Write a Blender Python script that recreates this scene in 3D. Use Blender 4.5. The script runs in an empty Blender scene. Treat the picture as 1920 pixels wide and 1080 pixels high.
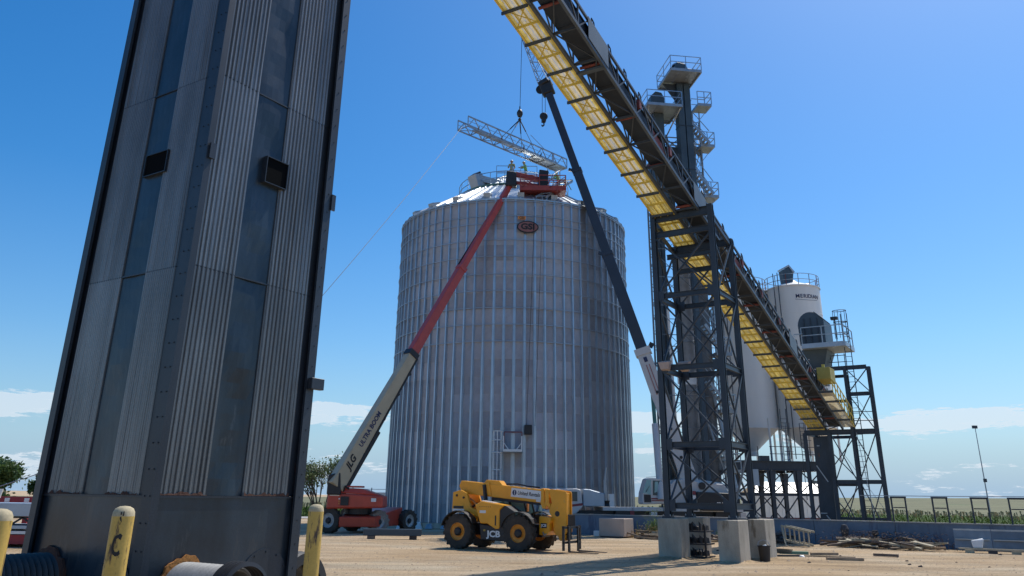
import bpy, math, random
import numpy as np
from mathutils import Vector, Matrix
random.seed(7)
rnd = random.Random(11)
R = math.radians
scn = bpy.context.scene
COL = scn.collection

# ---------------------------------------------------------------- camera
EYE = 2.0
cam_d = bpy.data.cameras.new("camera")
cam = bpy.data.objects.new("camera", cam_d)
COL.objects.link(cam)
cam_d.sensor_width = 36.0
cam_d.lens = 1525 / 1920 * 36
cam_d.shift_y = -180 / 1920
cam_d.clip_start = 0.1
cam_d.clip_end = 8000
cam.matrix_world = Matrix.Translation((0, 0, EYE)) @ Matrix.Rotation(R(90 + 20.5), 4, 'X') @ Matrix.Rotation(R(0.75), 4, 'Z')
scn.camera = cam

# ---------------------------------------------------------------- sky, sun, exposure
SUN_AZ, SUN_EL = 45.0, 58.0
world = bpy.data.worlds.new("World")
scn.world = world
world.use_nodes = True
nt = world.node_tree
nt.nodes.clear()
def N(nt, t, **kw):
    n = nt.nodes.new(t)
    for k, v in kw.items():
        setattr(n, k, v)
    return n
wo = N(nt, 'ShaderNodeOutputWorld')
sky = N(nt, 'ShaderNodeTexSky', sky_type='NISHITA', sun_disc=False)
sky.sun_elevation = R(SUN_EL)
sky.sun_rotation = R(SUN_AZ)
sky.altitude = 300
sky.air_density = 1.0
sky.dust_density = 1.2
sky.ozone_density = 3.0
hsv = N(nt, 'ShaderNodeHueSaturation')
hsv.inputs['Saturation'].default_value = 1.42
nt.links.new(sky.outputs[0], hsv.inputs['Color'])
bg = N(nt, 'ShaderNodeBackground')
bg.inputs['Strength'].default_value = 0.15
tint = N(nt, 'ShaderNodeMix', data_type='RGBA', blend_type='MULTIPLY')
tint.inputs['Factor'].default_value = 1.0
tint.inputs['B'].default_value = (0.84, 0.965, 1.0, 1)
nt.links.new(hsv.outputs[0], tint.inputs['A'])
nt.links.new(tint.outputs['Result'], bg.inputs['Color'])
tc = N(nt, 'ShaderNodeTexCoord')
sep = N(nt, 'ShaderNodeSeparateXYZ')
nt.links.new(tc.outputs['Generated'], sep.inputs[0])
def wnoise(scale, loc, sc, det, rough):
    mp = N(nt, 'ShaderNodeMapping')
    mp.inputs['Scale'].default_value = scale
    mp.inputs['Location'].default_value = loc
    nt.links.new(tc.outputs['Generated'], mp.inputs[0])
    nz = N(nt, 'ShaderNodeTexNoise')
    nz.inputs['Scale'].default_value = sc
    nz.inputs['Detail'].default_value = det
    nz.inputs['Roughness'].default_value = rough
    nt.links.new(mp.outputs[0], nz.inputs['Vector'])
    return nz.outputs[0]
def wramp(src, stops, mode='EASE'):
    r = N(nt, 'ShaderNodeValToRGB')
    r.color_ramp.interpolation = mode
    e = r.color_ramp.elements
    e[0].position = stops[0][0]; e[0].color = (stops[0][1],) * 3 + (1,)
    e[1].position = stops[-1][0]; e[1].color = (stops[-1][1],) * 3 + (1,)
    for p_, c_ in stops[1:-1]:
        x = e.new(p_); x.color = (c_, c_, c_, 1)
    nt.links.new(src, r.inputs[0])
    return r.outputs[0]
# pale air low over the horizon
hz = wramp(sep.outputs['Z'], [(0.0, .95), (.04, .72), (.09, .38), (.17, .14), (.34, 0.0)], 'LINEAR')
bgh = N(nt, 'ShaderNodeBackground')
bgh.inputs['Color'].default_value = (0.44, 0.66, 0.92, 1)
bgh.inputs['Strength'].default_value = 0.80
m1 = N(nt, 'ShaderNodeMixShader')
nt.links.new(hz, m1.inputs[0]); nt.links.new(bg.outputs[0], m1.inputs[1]); nt.links.new(bgh.outputs[0], m1.inputs[2])
# broken cloud bank and a few wisps
band = wramp(sep.outputs['Z'], [(0.0, .42), (.02, .40), (.045, .34), (.062, .40), (.078, .54), (.092, .50), (.104, .30), (.13, .20), (.165, .34), (.185, .20), (.26, .0)], 'LINEAR')
nz = wnoise((3.2, 3.2, 22.0), (0.9, 1.7, 0.2), 1.9, 14, .72)
add = N(nt, 'ShaderNodeMath', operation='ADD')
nt.links.new(nz, add.inputs[0]); nt.links.new(band, add.inputs[1])
cm = wramp(add.outputs[0], [(.95, 0.0), (1.03, .62), (1.14, .85)], 'EASE')
bgc = N(nt, 'ShaderNodeBackground')
bgc.inputs['Color'].default_value = (0.80, 0.88, 0.97, 1)
bgc.inputs['Strength'].default_value = 0.95
mx = N(nt, 'ShaderNodeMixShader')
nt.links.new(cm, mx.inputs[0])
nt.links.new(m1.outputs[0], mx.inputs[1])
nt.links.new(bgc.outputs[0], mx.inputs[2])
nt.links.new(mx.outputs[0], wo.inputs['Surface'])

sun_d = bpy.data.lights.new("sun", 'SUN')
sun_d.energy = 4.2
sun_d.angle = R(0.53)
sun_d.color = (1.0, 0.955, 0.88)
sun = bpy.data.objects.new("sun", sun_d)
COL.objects.link(sun)
_sd = Vector((math.sin(R(SUN_AZ)) * math.cos(R(SUN_EL)), math.cos(R(SUN_AZ)) * math.cos(R(SUN_EL)), math.sin(R(SUN_EL))))
sun.rotation_euler = _sd.to_track_quat('Z', 'Y').to_euler()
sun.location = (30, 30, 60)
scn.view_settings.view_transform = 'Standard'
scn.view_settings.look = 'None'
scn.view_settings.exposure = 0.0
scn.view_settings.gamma = 1.0
scn.view_settings.use_curve_mapping = False
scn.cycles.max_bounces = 6
scn.cycles.transparent_max_bounces = 12
try:
    scn.cycles.use_denoising = True
except Exception:
    pass

# ---------------------------------------------------------------- materials
MATS = {}
def mat(name, col, rough=0.6, metal=0.0, var=0.15, scale=2.0, bump=0.0, bscale=30.0, rust=0.0, rscale=2.5,
        streak=0.0, rand=0.0, wave=0.0, wscale=10.0, trans=0.0, alpha=0.0, wear=None, wearamt=0.0, spec=0.5, fine=0.0):
    if name in MATS:
        return MATS[name]
    m = bpy.data.materials.new(name)
    m.use_nodes = True
    t = m.node_tree
    t.nodes.clear()
    L = t.links.new
    out = N(t, 'ShaderNodeOutputMaterial')
    b = N(t, 'ShaderNodeBsdfPrincipled')
    b.inputs['Roughness'].default_value = rough
    b.inputs['Metallic'].default_value = metal
    b.inputs['Specular IOR Level'].default_value = spec
    co = N(t, 'ShaderNodeTexCoord')
    n1 = N(t, 'ShaderNodeTexNoise')
    n1.inputs['Scale'].default_value = scale
    n1.inputs['Detail'].default_value = 6
    n1.inputs['Roughness'].default_value = 0.6
    src = co.outputs['Object']
    if streak:
        mpn = N(t, 'ShaderNodeMapping')
        mpn.inputs['Scale'].default_value = (1, 1, streak)
        L(src, mpn.inputs[0])
        L(mpn.outputs[0], n1.inputs['Vector'])
    else:
        L(src, n1.inputs['Vector'])
    r1 = N(t, 'ShaderNodeMapRange')
    r1.inputs['From Min'].default_value = 0.3
    r1.inputs['From Max'].default_value = 0.7
    r1.inputs['To Min'].default_value = 1 - var
    r1.inputs['To Max'].default_value = 1 + var
    L(n1.outputs[0], r1.inputs['Value'])
    fac = r1.outputs[0]
    if fine:
        nf = N(t, 'ShaderNodeTexNoise')
        nf.inputs['Scale'].default_value = 60
        nf.inputs['Detail'].default_value = 3
        L(src, nf.inputs['Vector'])
        rf = N(t, 'ShaderNodeMapRange')
        rf.inputs['From Min'].default_value = 0.35
        rf.inputs['From Max'].default_value = 0.65
        rf.inputs['To Min'].default_value = 1 - fine
        rf.inputs['To Max'].default_value = 1 + fine
        L(nf.outputs[0], rf.inputs['Value'])
        mm = N(t, 'ShaderNodeMath', operation='MULTIPLY')
        L(fac, mm.inputs[0]); L(rf.outputs[0], mm.inputs[1])
        fac = mm.outputs[0]
    if rand:
        oi = N(t, 'ShaderNodeObjectInfo')
        rr = N(t, 'ShaderNodeMapRange')
        rr.inputs['To Min'].default_value = 1 - rand
        rr.inputs['To Max'].default_value = 1 + rand
        L(oi.outputs['Random'], rr.inputs['Value'])
        mm = N(t, 'ShaderNodeMath', operation='MULTIPLY')
        L(fac, mm.inputs[0]); L(rr.outputs[0], mm.inputs[1])
        fac = mm.outputs[0]
    vm = N(t, 'ShaderNodeVectorMath', operation='SCALE')
    vm.inputs[0].default_value = col
    L(fac, vm.inputs['Scale'])
    colour = vm.outputs[0]
    def patch(colour, c2, amt, sc, seed):
        n2 = N(t, 'ShaderNodeTexNoise')
        n2.inputs['Scale'].default_value = sc
        n2.inputs['Detail'].default_value = 8
        n2.inputs['Roughness'].default_value = 0.7
        mp2 = N(t, 'ShaderNodeMapping')
        mp2.inputs['Location'].default_value = (seed, seed * 1.7, seed * .6)
        mp2.inputs['Scale'].default_value = (1, 1, 0.2 if streak else 0.6)
        L(src, mp2.inputs[0]); L(mp2.outputs[0], n2.inputs['Vector'])
        r2 = N(t, 'ShaderNodeMapRange')
        r2.inputs['From Min'].default_value = 0.72 - 0.3 * amt
        r2.inputs['From Max'].default_value = 0.76 - 0.24 * amt
        L(n2.outputs[0], r2.inputs['Value'])
        mxx = N(t, 'ShaderNodeMix', data_type='RGBA')
        L(r2.outputs[0], mxx.inputs['Factor'])
        L(colour, mxx.inputs['A'])
        mxx.inputs['B'].default_value = (*c2, 1)
        return mxx.outputs['Result']
    if rust:
        colour = patch(colour, (0.13, 0.045, 0.018), rust, rscale, 3.1)
    if wear is not None:
        colour = patch(colour, wear, wearamt, rscale * 2.2, 8.3)
    L(colour, b.inputs['Base Color'])
    if bump or wave:
        bp = N(t, 'ShaderNodeBump')
        bp.inputs['Strength'].default_value = 1.0
        h = None
        if bump:
            n3 = N(t, 'ShaderNodeTexNoise')
            n3.inputs['Scale'].default_value = bscale
            n3.inputs['Detail'].default_value = 5
            L(src, n3.inputs['Vector'])
            mu = N(t, 'ShaderNodeMath', operation='MULTIPLY')
            mu.inputs[1].default_value = bump
            L(n3.outputs[0], mu.inputs[0])
            h = mu.outputs[0]
        if wave:
            w = N(t, 'ShaderNodeTexWave', wave_type='BANDS', bands_direction='Z', wave_profile='SIN')
            w.inputs['Scale'].default_value = wscale
            w.inputs['Distortion'].default_value = 0.0
            L(src, w.inputs['Vector'])
            mu2 = N(t, 'ShaderNodeMath', operation='MULTIPLY')
            mu2.inputs[1].default_value = wave
            L(w.outputs[1], mu2.inputs[0])
            if h is not None:
                ad = N(t, 'ShaderNodeMath', operation='ADD')
                L(h, ad.inputs[0]); L(mu2.outputs[0], ad.inputs[1])
                h = ad.outputs[0]
            else:
                h = mu2.outputs[0]
        bp.inputs['Distance'].default_value = 1.0
        L(h, bp.inputs['Height'])
        L(bp.outputs[0], b.inputs['Normal'])
    sh = b.outputs[0]
    if trans:
        tr = N(t, 'ShaderNodeBsdfTranslucent')
        L(colour, tr.inputs['Color'])
        ms = N(t, 'ShaderNodeMixShader')
        ms.inputs[0].default_value = trans
        L(sh, ms.inputs[1]); L(tr.outputs[0], ms.inputs[2])
        sh = ms.outputs[0]
    if alpha:
        ta = N(t, 'ShaderNodeBsdfTransparent')
        ms = N(t, 'ShaderNodeMixShader')
        ms.inputs[0].default_value = alpha
        L(sh, ms.inputs[1]); L(ta.outputs[0], ms.inputs[2])
        sh = ms.outputs[0]
    L(sh, out.inputs['Surface'])
    MATS[name] = m
    return m

M_STEEL = mat('dark_blue_steel', (0.030, 0.042, 0.058), 0.45, 0.1, 0.25, 1.2, rust=0.12, fine=.12)
M_TOWER = mat('tower_flat_steel', (0.022, 0.034, 0.047), 0.28, 0.15, 0.55, 1.3, wear=(.050, .060, .070), wearamt=.45, bump=0.010, bscale=1.7, rust=0.10, rscale=1.6, streak=0.35, fine=.1)
M_TCOL = mat('tower_column_steel', (0.028, 0.036, 0.047), 0.40, 0.15, 0.3, 1.5, rust=0.22, rscale=2.0, streak=0.4, fine=.15)
M_TSHEET = mat('weathered_galvanised_sheet', (0.19, 0.195, 0.195), 0.32, 0.40, 0.32, 1.6, rust=0.05, rscale=1.5, streak=0.22, rand=.10, fine=.08, bump=.002, bscale=9)
M_RUST = mat('rust', (0.075, 0.032, 0.02), 0.9, 0.0, 0.4, 6, bump=.01, bscale=30)
M_GALV = mat('galvanised_steel', (0.33, 0.36, 0.385), 0.42, 0.6, 0.15, 3, fine=.08)
M_SILO = mat('silo_corrugated_sheet', (0.365, 0.37, 0.39), 0.36, 0.62, 0.16, 1.0, rand=.17, wave=.010, wscale=4.6, fine=.06)
M_STIFF = mat('silo_stiffener_steel', (0.40, 0.46, 0.52), 0.34, 0.7, 0.12, 1.0, rand=.06)
M_RING = mat('wind_ring_steel', (0.36, 0.40, 0.44), 0.45, 0.6, 0.15, 1.0)
M_ROOF = mat('bright_roof_sheet', (0.55, 0.58, 0.59), 0.33, 0.75, 0.12, .8, rand=.10)
M_YEL = mat('safety_yellow_paint', (0.62, 0.48, 0.085), 0.5, 0, 0.15, 2, rust=.05, fine=.06)
M_YGRATE = mat('yellow_walkway_grating', (0.70, 0.62, 0.30), 0.6, 0, 0.28, 2.5, trans=.50, alpha=.05, rand=.12, streak=.5)
M_PGRATE = mat('pale_walkway_grating', (0.68, 0.62, 0.46), 0.6, 0, 0.15, 3, trans=.50, alpha=.22, rand=.1)
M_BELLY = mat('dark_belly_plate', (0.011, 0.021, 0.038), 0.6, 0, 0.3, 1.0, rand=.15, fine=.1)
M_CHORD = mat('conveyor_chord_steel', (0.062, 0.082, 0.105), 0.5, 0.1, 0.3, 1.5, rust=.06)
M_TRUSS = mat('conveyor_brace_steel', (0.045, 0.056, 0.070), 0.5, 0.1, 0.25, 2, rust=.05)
M_REDID = mat('faded_red_paint', (0.17, 0.042, 0.034), 0.6, 0, 0.3, 3, rust=.2)
M_CONC = mat('concrete', (0.42, 0.37, 0.29), 0.9, 0, 0.30, 1.6, wear=(.20, .16, .11), wearamt=.45, rscale=.8, bump=.012, bscale=25, streak=.4, fine=.12)
M_WALL = mat('blue_painted_wall', (0.145, 0.185, 0.235), 0.7, 0, 0.22, 1.0, bump=.004, bscale=12, streak=.6, wear=(.10, .12, .17), wearamt=.5, rscale=.6, fine=.06)
M_WTOP = mat('wall_top_concrete', (0.36, 0.34, 0.31), 0.9, 0, 0.2, 2, fine=.1)
M_CREAM = mat('cream_painted_bin', (0.76, 0.745, 0.70), 0.45, 0, 0.07, .6, streak=.2, wear=(.42, .39, .33), wearamt=.12, rscale=.5)
M_LAT = mat('dull_lattice_steel', (0.17, 0.20, 0.225), 0.6, 0.3, 0.2, 3, fine=.08)
M_DUCT = mat('spotted_duct_metal', (0.40, 0.40, 0.40), 0.6, 0.1, 0.25, 1.4, fine=.08)
M_WHITE = mat('white_paint', (0.66, 0.67, 0.68), 0.45, 0, 0.08, 2, fine=.03, wear=(.35, .33, .30), wearamt=.15)
M_JCB = mat('yellow_machine_paint', (0.84, 0.355, 0.013), 0.36, 0, 0.10, 2, wear=(.46, .30, .15), wearamt=.30, rscale=1.6, fine=.03)
M_BLACK = mat('black_machine_paint', (0.016, 0.016, 0.018), 0.5, 0, 0.2, 3, fine=.1)
M_RUBBER = mat('dusty_tyre_rubber', (0.055, 0.046, 0.037), 0.9, 0, 0.35, 4, bump=.004, bscale=40, fine=.15)
M_RUBBERL = mat('pale_dusty_tyre_rubber', (0.24, 0.21, 0.18), 0.9, 0, 0.3, 5, fine=.15)
M_RIM = mat('orange_wheel_rim', (0.62, 0.25, 0.03), 0.5, 0, 0.2, 4, wear=(.25, .14, .06), wearamt=.35)
M_RIMG = mat('grey_wheel_rim', (0.42, 0.42, 0.41), 0.5, 0.2, 0.2, 5)
M_GLASS = mat('dark_cab_glass', (0.03, 0.05, 0.055), 0.08, 0, 0.05, 1)
M_GLASSL = mat('bright_cab_glass', (0.25, 0.42, 0.44), 0.10, 0.2, 0.1, 1, alpha=.25)
M_JRED = mat('orange_red_machine_paint', (0.50, 0.065, 0.035), 0.42, 0, 0.12, 2, wear=(.30, .06, .04), wearamt=.25, fine=.04)
M_BRED = mat('dusty_red_basket', (0.27, 0.045, 0.038), 0.55, 0, 0.2, 3, fine=.1)
M_DRED = mat('dark_red_boom_paint', (0.42, 0.058, 0.046), 0.42, 0, 0.15, 2, fine=.05)
M_CREAMB = mat('cream_boom_paint', (0.42, 0.355, 0.235), 0.42, 0, 0.08, 1.5, fine=.04)
M_CRANE = mat('grey_white_crane_paint', (0.52, 0.51, 0.50), 0.45, 0, 0.08, 2, fine=.04)
M_CBOOM = mat('dark_crane_boom_paint', (0.028, 0.034, 0.052), 0.38, 0.1, 0.15, 1)
M_BOLL = mat('chipped_yellow_paint', (0.58, 0.385, 0.085), 0.5, 0, 0.14, 3, wear=(.07, .045, .03), wearamt=.55, rscale=6.5, streak=.5, fine=.05)
M_WOOD = mat('weathered_wood', (0.27, 0.20, 0.135), 0.9, 0, 0.3, 4, rand=.5, fine=.2)
M_WOODD = mat('dark_weathered_wood', (0.11, 0.085, 0.07), 0.9, 0, 0.3, 4, rand=.4, fine=.2)
M_WOODL = mat('pale_wood', (0.42, 0.36, 0.25), 0.85, 0, 0.2, 5, rand=.2, fine=.15)
M_PIPE = mat('corrugated_pipe_metal', (0.22, 0.22, 0.215), 0.6, 0.15, 0.25, 3, fine=.1)
M_PIPED = mat('dark_corrugated_pipe', (0.042, 0.046, 0.046), 0.65, 0.0, 0.3, 3)
M_BLUEGREY = mat('duct_blue_grey_paint', (0.045, 0.072, 0.095), 0.5, 0.1, 0.2, 1.0, rust=.05)
M_DECAL = mat('white_decal', (0.72, 0.72, 0.70), 0.5, 0, 0.05, 6)
M_INK = mat('black_ink', (0.012, 0.012, 0.014), 0.6, 0, 0.05, 5)
M_NAVY = mat('navy_ink', (0.02, 0.03, 0.09), 0.6, 0, 0.05, 5)
M_SIGN = mat('faded_brown_red_sign', (0.24, 0.10, 0.09), 0.6, 0, 0.15, 3)
M_ORANGE = mat('orange_paint', (0.62, 0.23, 0.05), 0.6, 0, 0.15, 3)
M_STRIPE = mat('maroon_stripe_paint', (0.22, 0.03, 0.04), 0.5, 0, 0.1, 3)
M_BEIGE = mat('beige_board', (0.46, 0.36, 0.29), 0.8, 0, 0.08, 1.5, fine=.04)
M_SKIN = mat('skin', (0.40, 0.22, 0.15), 0.6, 0, 0.05, 5)
M_HIVIS = mat('hi_vis_green_vest', (0.28, 0.48, 0.12), 0.7, 0, 0.1, 5)
M_HIVISY = mat('hi_vis_yellow_vest', (0.40, 0.34, 0.13), 0.7, 0, 0.1, 5)
M_CLOTH = mat('dark_work_cloth', (0.03, 0.035, 0.05), 0.9, 0, 0.2, 5)
M_HAT = mat('hard_hat_white', (0.7, 0.7, 0.66), 0.4, 0, 0.05, 5)
M_GREEN = mat('faded_green_steel', (0.10, 0.20, 0.15), 0.5, 0.2, 0.2, 2)
M_BARK = mat('bark', (0.10, 0.075, 0.055), 0.95, 0, 0.3, 5)
M_LEAF = mat('tree_leaf', (0.075, 0.125, 0.035), 0.6, 0, 0.45, .6, trans=.35)
M_LEAFP = mat('pale_tree_leaf', (0.13, 0.17, 0.07), 0.6, 0, 0.35, .8, trans=.35)
M_CORN = mat('corn_leaf', (0.055, 0.105, 0.022), 0.7, 0, 0.45, .8, trans=.25, spec=.15)
M_TASSEL = mat('corn_tassel', (0.32, 0.27, 0.13), 0.8, 0, 0.3, 3)
M_WEED = mat('dry_weed', (0.28, 0.21, 0.10), 0.9, 0, 0.4, 3, trans=.2)
M_WEEDG = mat('green_weed', (0.13, 0.19, 0.06), 0.8, 0, 0.4, 3, trans=.3)
M_ROPE = mat('wire_rope', (0.03, 0.03, 0.032), 0.6, 0.3, 0.1, 5)
M_STONE = mat('pebble', (0.30, 0.235, 0.17), 0.95, 0, 0.3, 5, rand=.1)
M_LAMP = mat('lamp_housing', (0.5, 0.5, 0.5), 0.3, .5, 0.1, 5)
M_DEBRIS = mat('dark_scrap', (0.06, 0.055, 0.055), 0.8, 0.2, 0.4, 4, rand=.4)
M_BLUETANK = mat('tank_white_metal', (0.74, 0.75, 0.74), 0.35, 0.2, 0.08, 1)
M_GREYPANEL = mat('grey_cladding_panel', (0.36, 0.42, 0.48), 0.4, 0.3, 0.1, 1)
M_RED = mat('maroon_trailer_paint', (0.30, 0.02, 0.03), 0.5, 0, 0.15, 2)

# ---------------------------------------------------------------- mesh builder
class MB:
    def __init__(s):
        s.v = []; s.f = []
    def add(s, vs, fs):
        o = len(s.v)
        s.v.extend([tuple(v) for v in vs])
        s.f.extend([tuple(i + o for i in f) for f in fs])
        return s
    def hexa(s, p):
        return s.add(p, [(0, 3, 2, 1), (4, 5, 6, 7), (0, 1, 5, 4), (1, 2, 6, 5), (2, 3, 7, 6), (3, 0, 4, 7)])
    def box(s, x0, x1, y0, y1, z0, z1):
        return s.hexa([(x0, y0, z0), (x1, y0, z0), (x1, y1, z0), (x0, y1, z0), (x0, y0, z1), (x1, y0, z1), (x1, y1, z1), (x0, y1, z1)])
    def bar(s, p0, p1, w, h=None, up=(0, 0, 1), w2=None, h2=None):
        h = w if h is None else h
        w2 = w if w2 is None else w2; h2 = h if h2 is None else h2
        p0 = Vector(p0); p1 = Vector(p1); d = (p1 - p0).normalized(); up = Vector(up)
        if abs(d.dot(up)) > 0.985:
            up = Vector((0, 1, 0)) if abs(d.y) < .9 else Vector((1, 0, 0))
        x = d.cross(up).normalized(); y = x.cross(d).normalized()
        P = []
        for p, ww, hh in ((p0, w, h), (p1, w2, h2)):
            for a, b in ((-1, -1), (1, -1), (1, 1), (-1, 1)):
                P.append(p + x * a * ww / 2 + y * b * hh / 2)
        return s.add(P, [(3, 2, 1, 0), (4, 5, 6, 7), (0, 1, 5, 4), (1, 2, 6, 5), (2, 3, 7, 6), (3, 0, 4, 7)])
    def tube(s, p0, p1, r, n=8, r2=None, caps=True):
        r2 = r if r2 is None else r2
        p0 = Vector(p0); p1 = Vector(p1); d = (p1 - p0).normalized()
        up = Vector((0, 0, 1)) if abs(d.z) < .95 else Vector((1, 0, 0))
        x = d.cross(up).normalized(); y = x.cross(d)
        P = []
        for p, rr in ((p0, r), (p1, r2)):
            for i in range(n):
                a = 2 * math.pi * i / n
                P.append(p + x * math.cos(a) * rr + y * math.sin(a) * rr)
        F = [(i, (i + 1) % n, n + (i + 1) % n, n + i) for i in range(n)]
        if caps:
            F += [tuple(range(n))[::-1], tuple(range(n, 2 * n))]
        return s.add(P, F)
    def path(s, pts, r, n=6):
        for a, b in zip(pts[:-1], pts[1:]):
            s.tube(a, b, r, n)
        return s
    def lathe(s, prof, n, c=(0, 0, 0), ax=(0, 0, 1), closed=False):
        ax = Vector(ax).normalized(); c = Vector(c)
        up = Vector((0, 0, 1)) if abs(ax.z) < .9 else Vector((1, 0, 0))
        x = up.cross(ax).normalized(); y = ax.cross(x)
        P = []
        for rr, h in prof:
            for i in range(n):
                a = 2 * math.pi * i / n
                P.append(c + ax * h + x * math.cos(a) * rr + y * math.sin(a) * rr)
        F = []
        m = len(prof)
        for j in range(m - 1):
            for i in range(n):
                F.append((j * n + i, j * n + (i + 1) % n, (j + 1) * n + (i + 1) % n, (j + 1) * n + i))
        if closed:
            F.append(tuple(range(n))[::-1]); F.append(tuple(range((m - 1) * n, m * n)))
        return s.add(P, F)
    def prism(s, poly, o, u, v, w):
        """poly in (u,v) plane at o, extruded by vector w"""
        o = Vector(o); u = Vector(u); v = Vector(v); w = Vector(w)
        n = len(poly)
        P = [o + u * a + v * b for a, b in poly] + [o + u * a + v * b + w for a, b in poly]
        F = [tuple(range(n))[::-1], tuple(range(n, 2 * n))] + [(i, (i + 1) % n, n + (i + 1) % n, n + i) for i in range(n)]
        return s.add(P, F)
    def ibeam(s, p0, p1, w, h, t=.02, up=(0, 0, 1)):
        p0 = Vector(p0); p1 = Vector(p1); d = (p1 - p0).normalized(); up = Vector(up)
        if abs(d.dot(up)) > .98: up = Vector((0, 1, 0))
        x = d.cross(up).normalized(); y = x.cross(d)
        s.bar(p0 + y * (h / 2 - t / 2), p1 + y * (h / 2 - t / 2), w, t, up)
        s.bar(p0 - y * (h / 2 - t / 2), p1 - y * (h / 2 - t / 2), w, t, up)
        s.bar(p0, p1, t, h - 2 * t, up)
        return s

def finish(o, smooth=False, bevel=0.0, seg=1):
    if smooth:
        me = o.data
        me.polygons.foreach_set('use_smooth', [True] * len(me.polygons))
        try:
            me.set_sharp_from_angle(angle=R(40))
        except Exception:
            pass
    if bevel:
        b = o.modifiers.new('bevel', 'BEVEL')
        b.width = bevel; b.segments = seg; b.limit_method = 'ANGLE'; b.angle_limit = R(40)
        b.harden_normals = False
    return o

def mesh_of(mb, name, off=(0, 0, 0)):
    me = bpy.data.meshes.new(name)
    ox, oy, oz = off
    me.from_pydata([(a - ox, b - oy, c - oz) for a, b, c in mb.v], [], mb.f)
    me.update()
    return me

SITE = 57.5     # the whole plant is laid out on axes turned by this angle
LEGA = 8.0      # and the elevator tower by this one
def rotz(p, deg):
    c, s = math.cos(R(deg)), math.sin(R(deg))
    return Vector((c * p[0] - s * p[1], s * p[0] + c * p[1], p[2]))

class Thing:
    """a top-level Empty; part geometry is given in axes turned by ang (or in its own axes when local=True)"""
    def __init__(s, name, label, cat, base, ang=0.0, group=None, local=False, kind=None):
        s.off = Vector((0, 0, 0)) if local else Vector(base)
        s.ang = ang
        s.o = bpy.data.objects.new(name, None)
        s.o.empty_display_size = .2
        COL.objects.link(s.o)
        s.o.location = Vector(base) if local else rotz(base, ang)
        s.o.rotation_euler = (0, 0, R(ang))
        s.o['label'] = label
        if kind:
            s.o['kind'] = kind
        s.o['category'] = cat
        if group: s.o['group'] = group
    def part(s, name, mb, m, parent=None, label=None, kind=None, smooth=False, bevel=0.0, seg=1):
        me = mesh_of(mb, name, s.off)
        me.materials.append(m)
        o = bpy.data.objects.new(name, me)
        COL.objects.link(o)
        o.parent = parent or s.o
        if label: o['label'] = label
        if kind: o['kind'] = kind
        return finish(o, smooth, bevel, seg)
    def bar(s, name, p0, p1, w, m, h=None, up=(0, 0, 1), parent=None):
        return s.part(name, MB().bar(p0, p1, w, h, up), m, parent)
    def tube(s, name, p0, p1, r, m, n=6, parent=None):
        return s.part(name, MB().tube(p0, p1, r, n), m, parent, smooth=n > 6)
    def shared(s, name, me, loc=(0, 0, 0), rz=0.0, parent=None, rot=None):
        o = bpy.data.objects.new(name, me)
        COL.objects.link(o)
        o.parent = parent or s.o
        o.location = loc
        o.rotation_euler = rot if rot is not None else (0, 0, rz)
        return o
    def text(s, name, txt, size, m, c, right, up, parent=None, ext=.004, bold=0.0, shear=0.0, sx=1.0):
        cu = bpy.data.curves.new(name, 'FONT')
        cu.body = txt; cu.size = size; cu.extrude = ext; cu.offset = bold; cu.shear = shear
        cu.align_x = 'CENTER'; cu.align_y = 'CENTER'
        cu.resolution_u = 3
        cu.materials.append(m)
        tmp = bpy.data.objects.new(name, cu)
        me = bpy.data.meshes.new_from_object(tmp)
        bpy.data.objects.remove(tmp); bpy.data.curves.remove(cu)
        me.name = name
        if not me.materials: me.materials.append(m)
        o = bpy.data.objects.new(name, me)
        COL.objects.link(o)
        o.parent = parent or s.o
        r = Vector(right).normalized(); u = Vector(up); u = (u - r * u.dot(r)).normalized(); n = r.cross(u)
        mm = Matrix((r, u, n)).transposed().to_4x4()
        mm.translation = Vector(c) - s.off
        o.matrix_local = mm @ Matrix.Diagonal((sx, 1, 1, 1))
        return o

def solo(name, label, cat, mb, m, base, ang=0.0, group=None, local=False, kind=None, smooth=False, bevel=0.0):
    me = mesh_of(mb, name, (0, 0, 0) if local else base)
    me.materials.append(m)
    o = bpy.data.objects.new(name, me)
    COL.objects.link(o)
    o.location = Vector(base) if local else rotz(base, ang)
    o.rotation_euler = (0, 0, R(ang))
    if label: o['label'] = label
    if kind: o['kind'] = kind
    if cat: o['category'] = cat
    if group: o['group'] = group
    return finish(o, smooth, bevel)

def mesh_np(name, verts, faces_flat, nper, m):
    me = bpy.data.meshes.new(name)
    nf = len(faces_flat) // nper
    me.vertices.add(len(verts))
    me.vertices.foreach_set('co', np.asarray(verts, dtype=np.float32).ravel())
    me.loops.add(len(faces_flat))
    me.loops.foreach_set('vertex_index', np.asarray(faces_flat, dtype=np.int32))
    me.polygons.add(nf)
    me.polygons.foreach_set('loop_start', np.arange(0, nf * nper, nper, dtype=np.int32))
    me.update(calc_edges=True)
    me.materials.append(m)
    return me

# ================================================================ GROUND, FIELD, VEGETATION
def fbm(x, y, seed=0, octs=4, base=.08):
    r = np.random.RandomState(seed)
    x = np.asarray(x, dtype=float); y = np.asarray(y, dtype=float); z = np.zeros_like(x)
    a = 1.0; f = base
    for _ in range(octs):
        for k in range(3):
            th = r.rand() * 6.28; ph = r.rand() * 6.28
            z += a * np.sin((x * math.cos(th) + y * math.sin(th)) * f * 6.28 * (0.7 + .6 * r.rand()) + ph) / 3
        a *= .5; f *= 2.1
    return z

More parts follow.
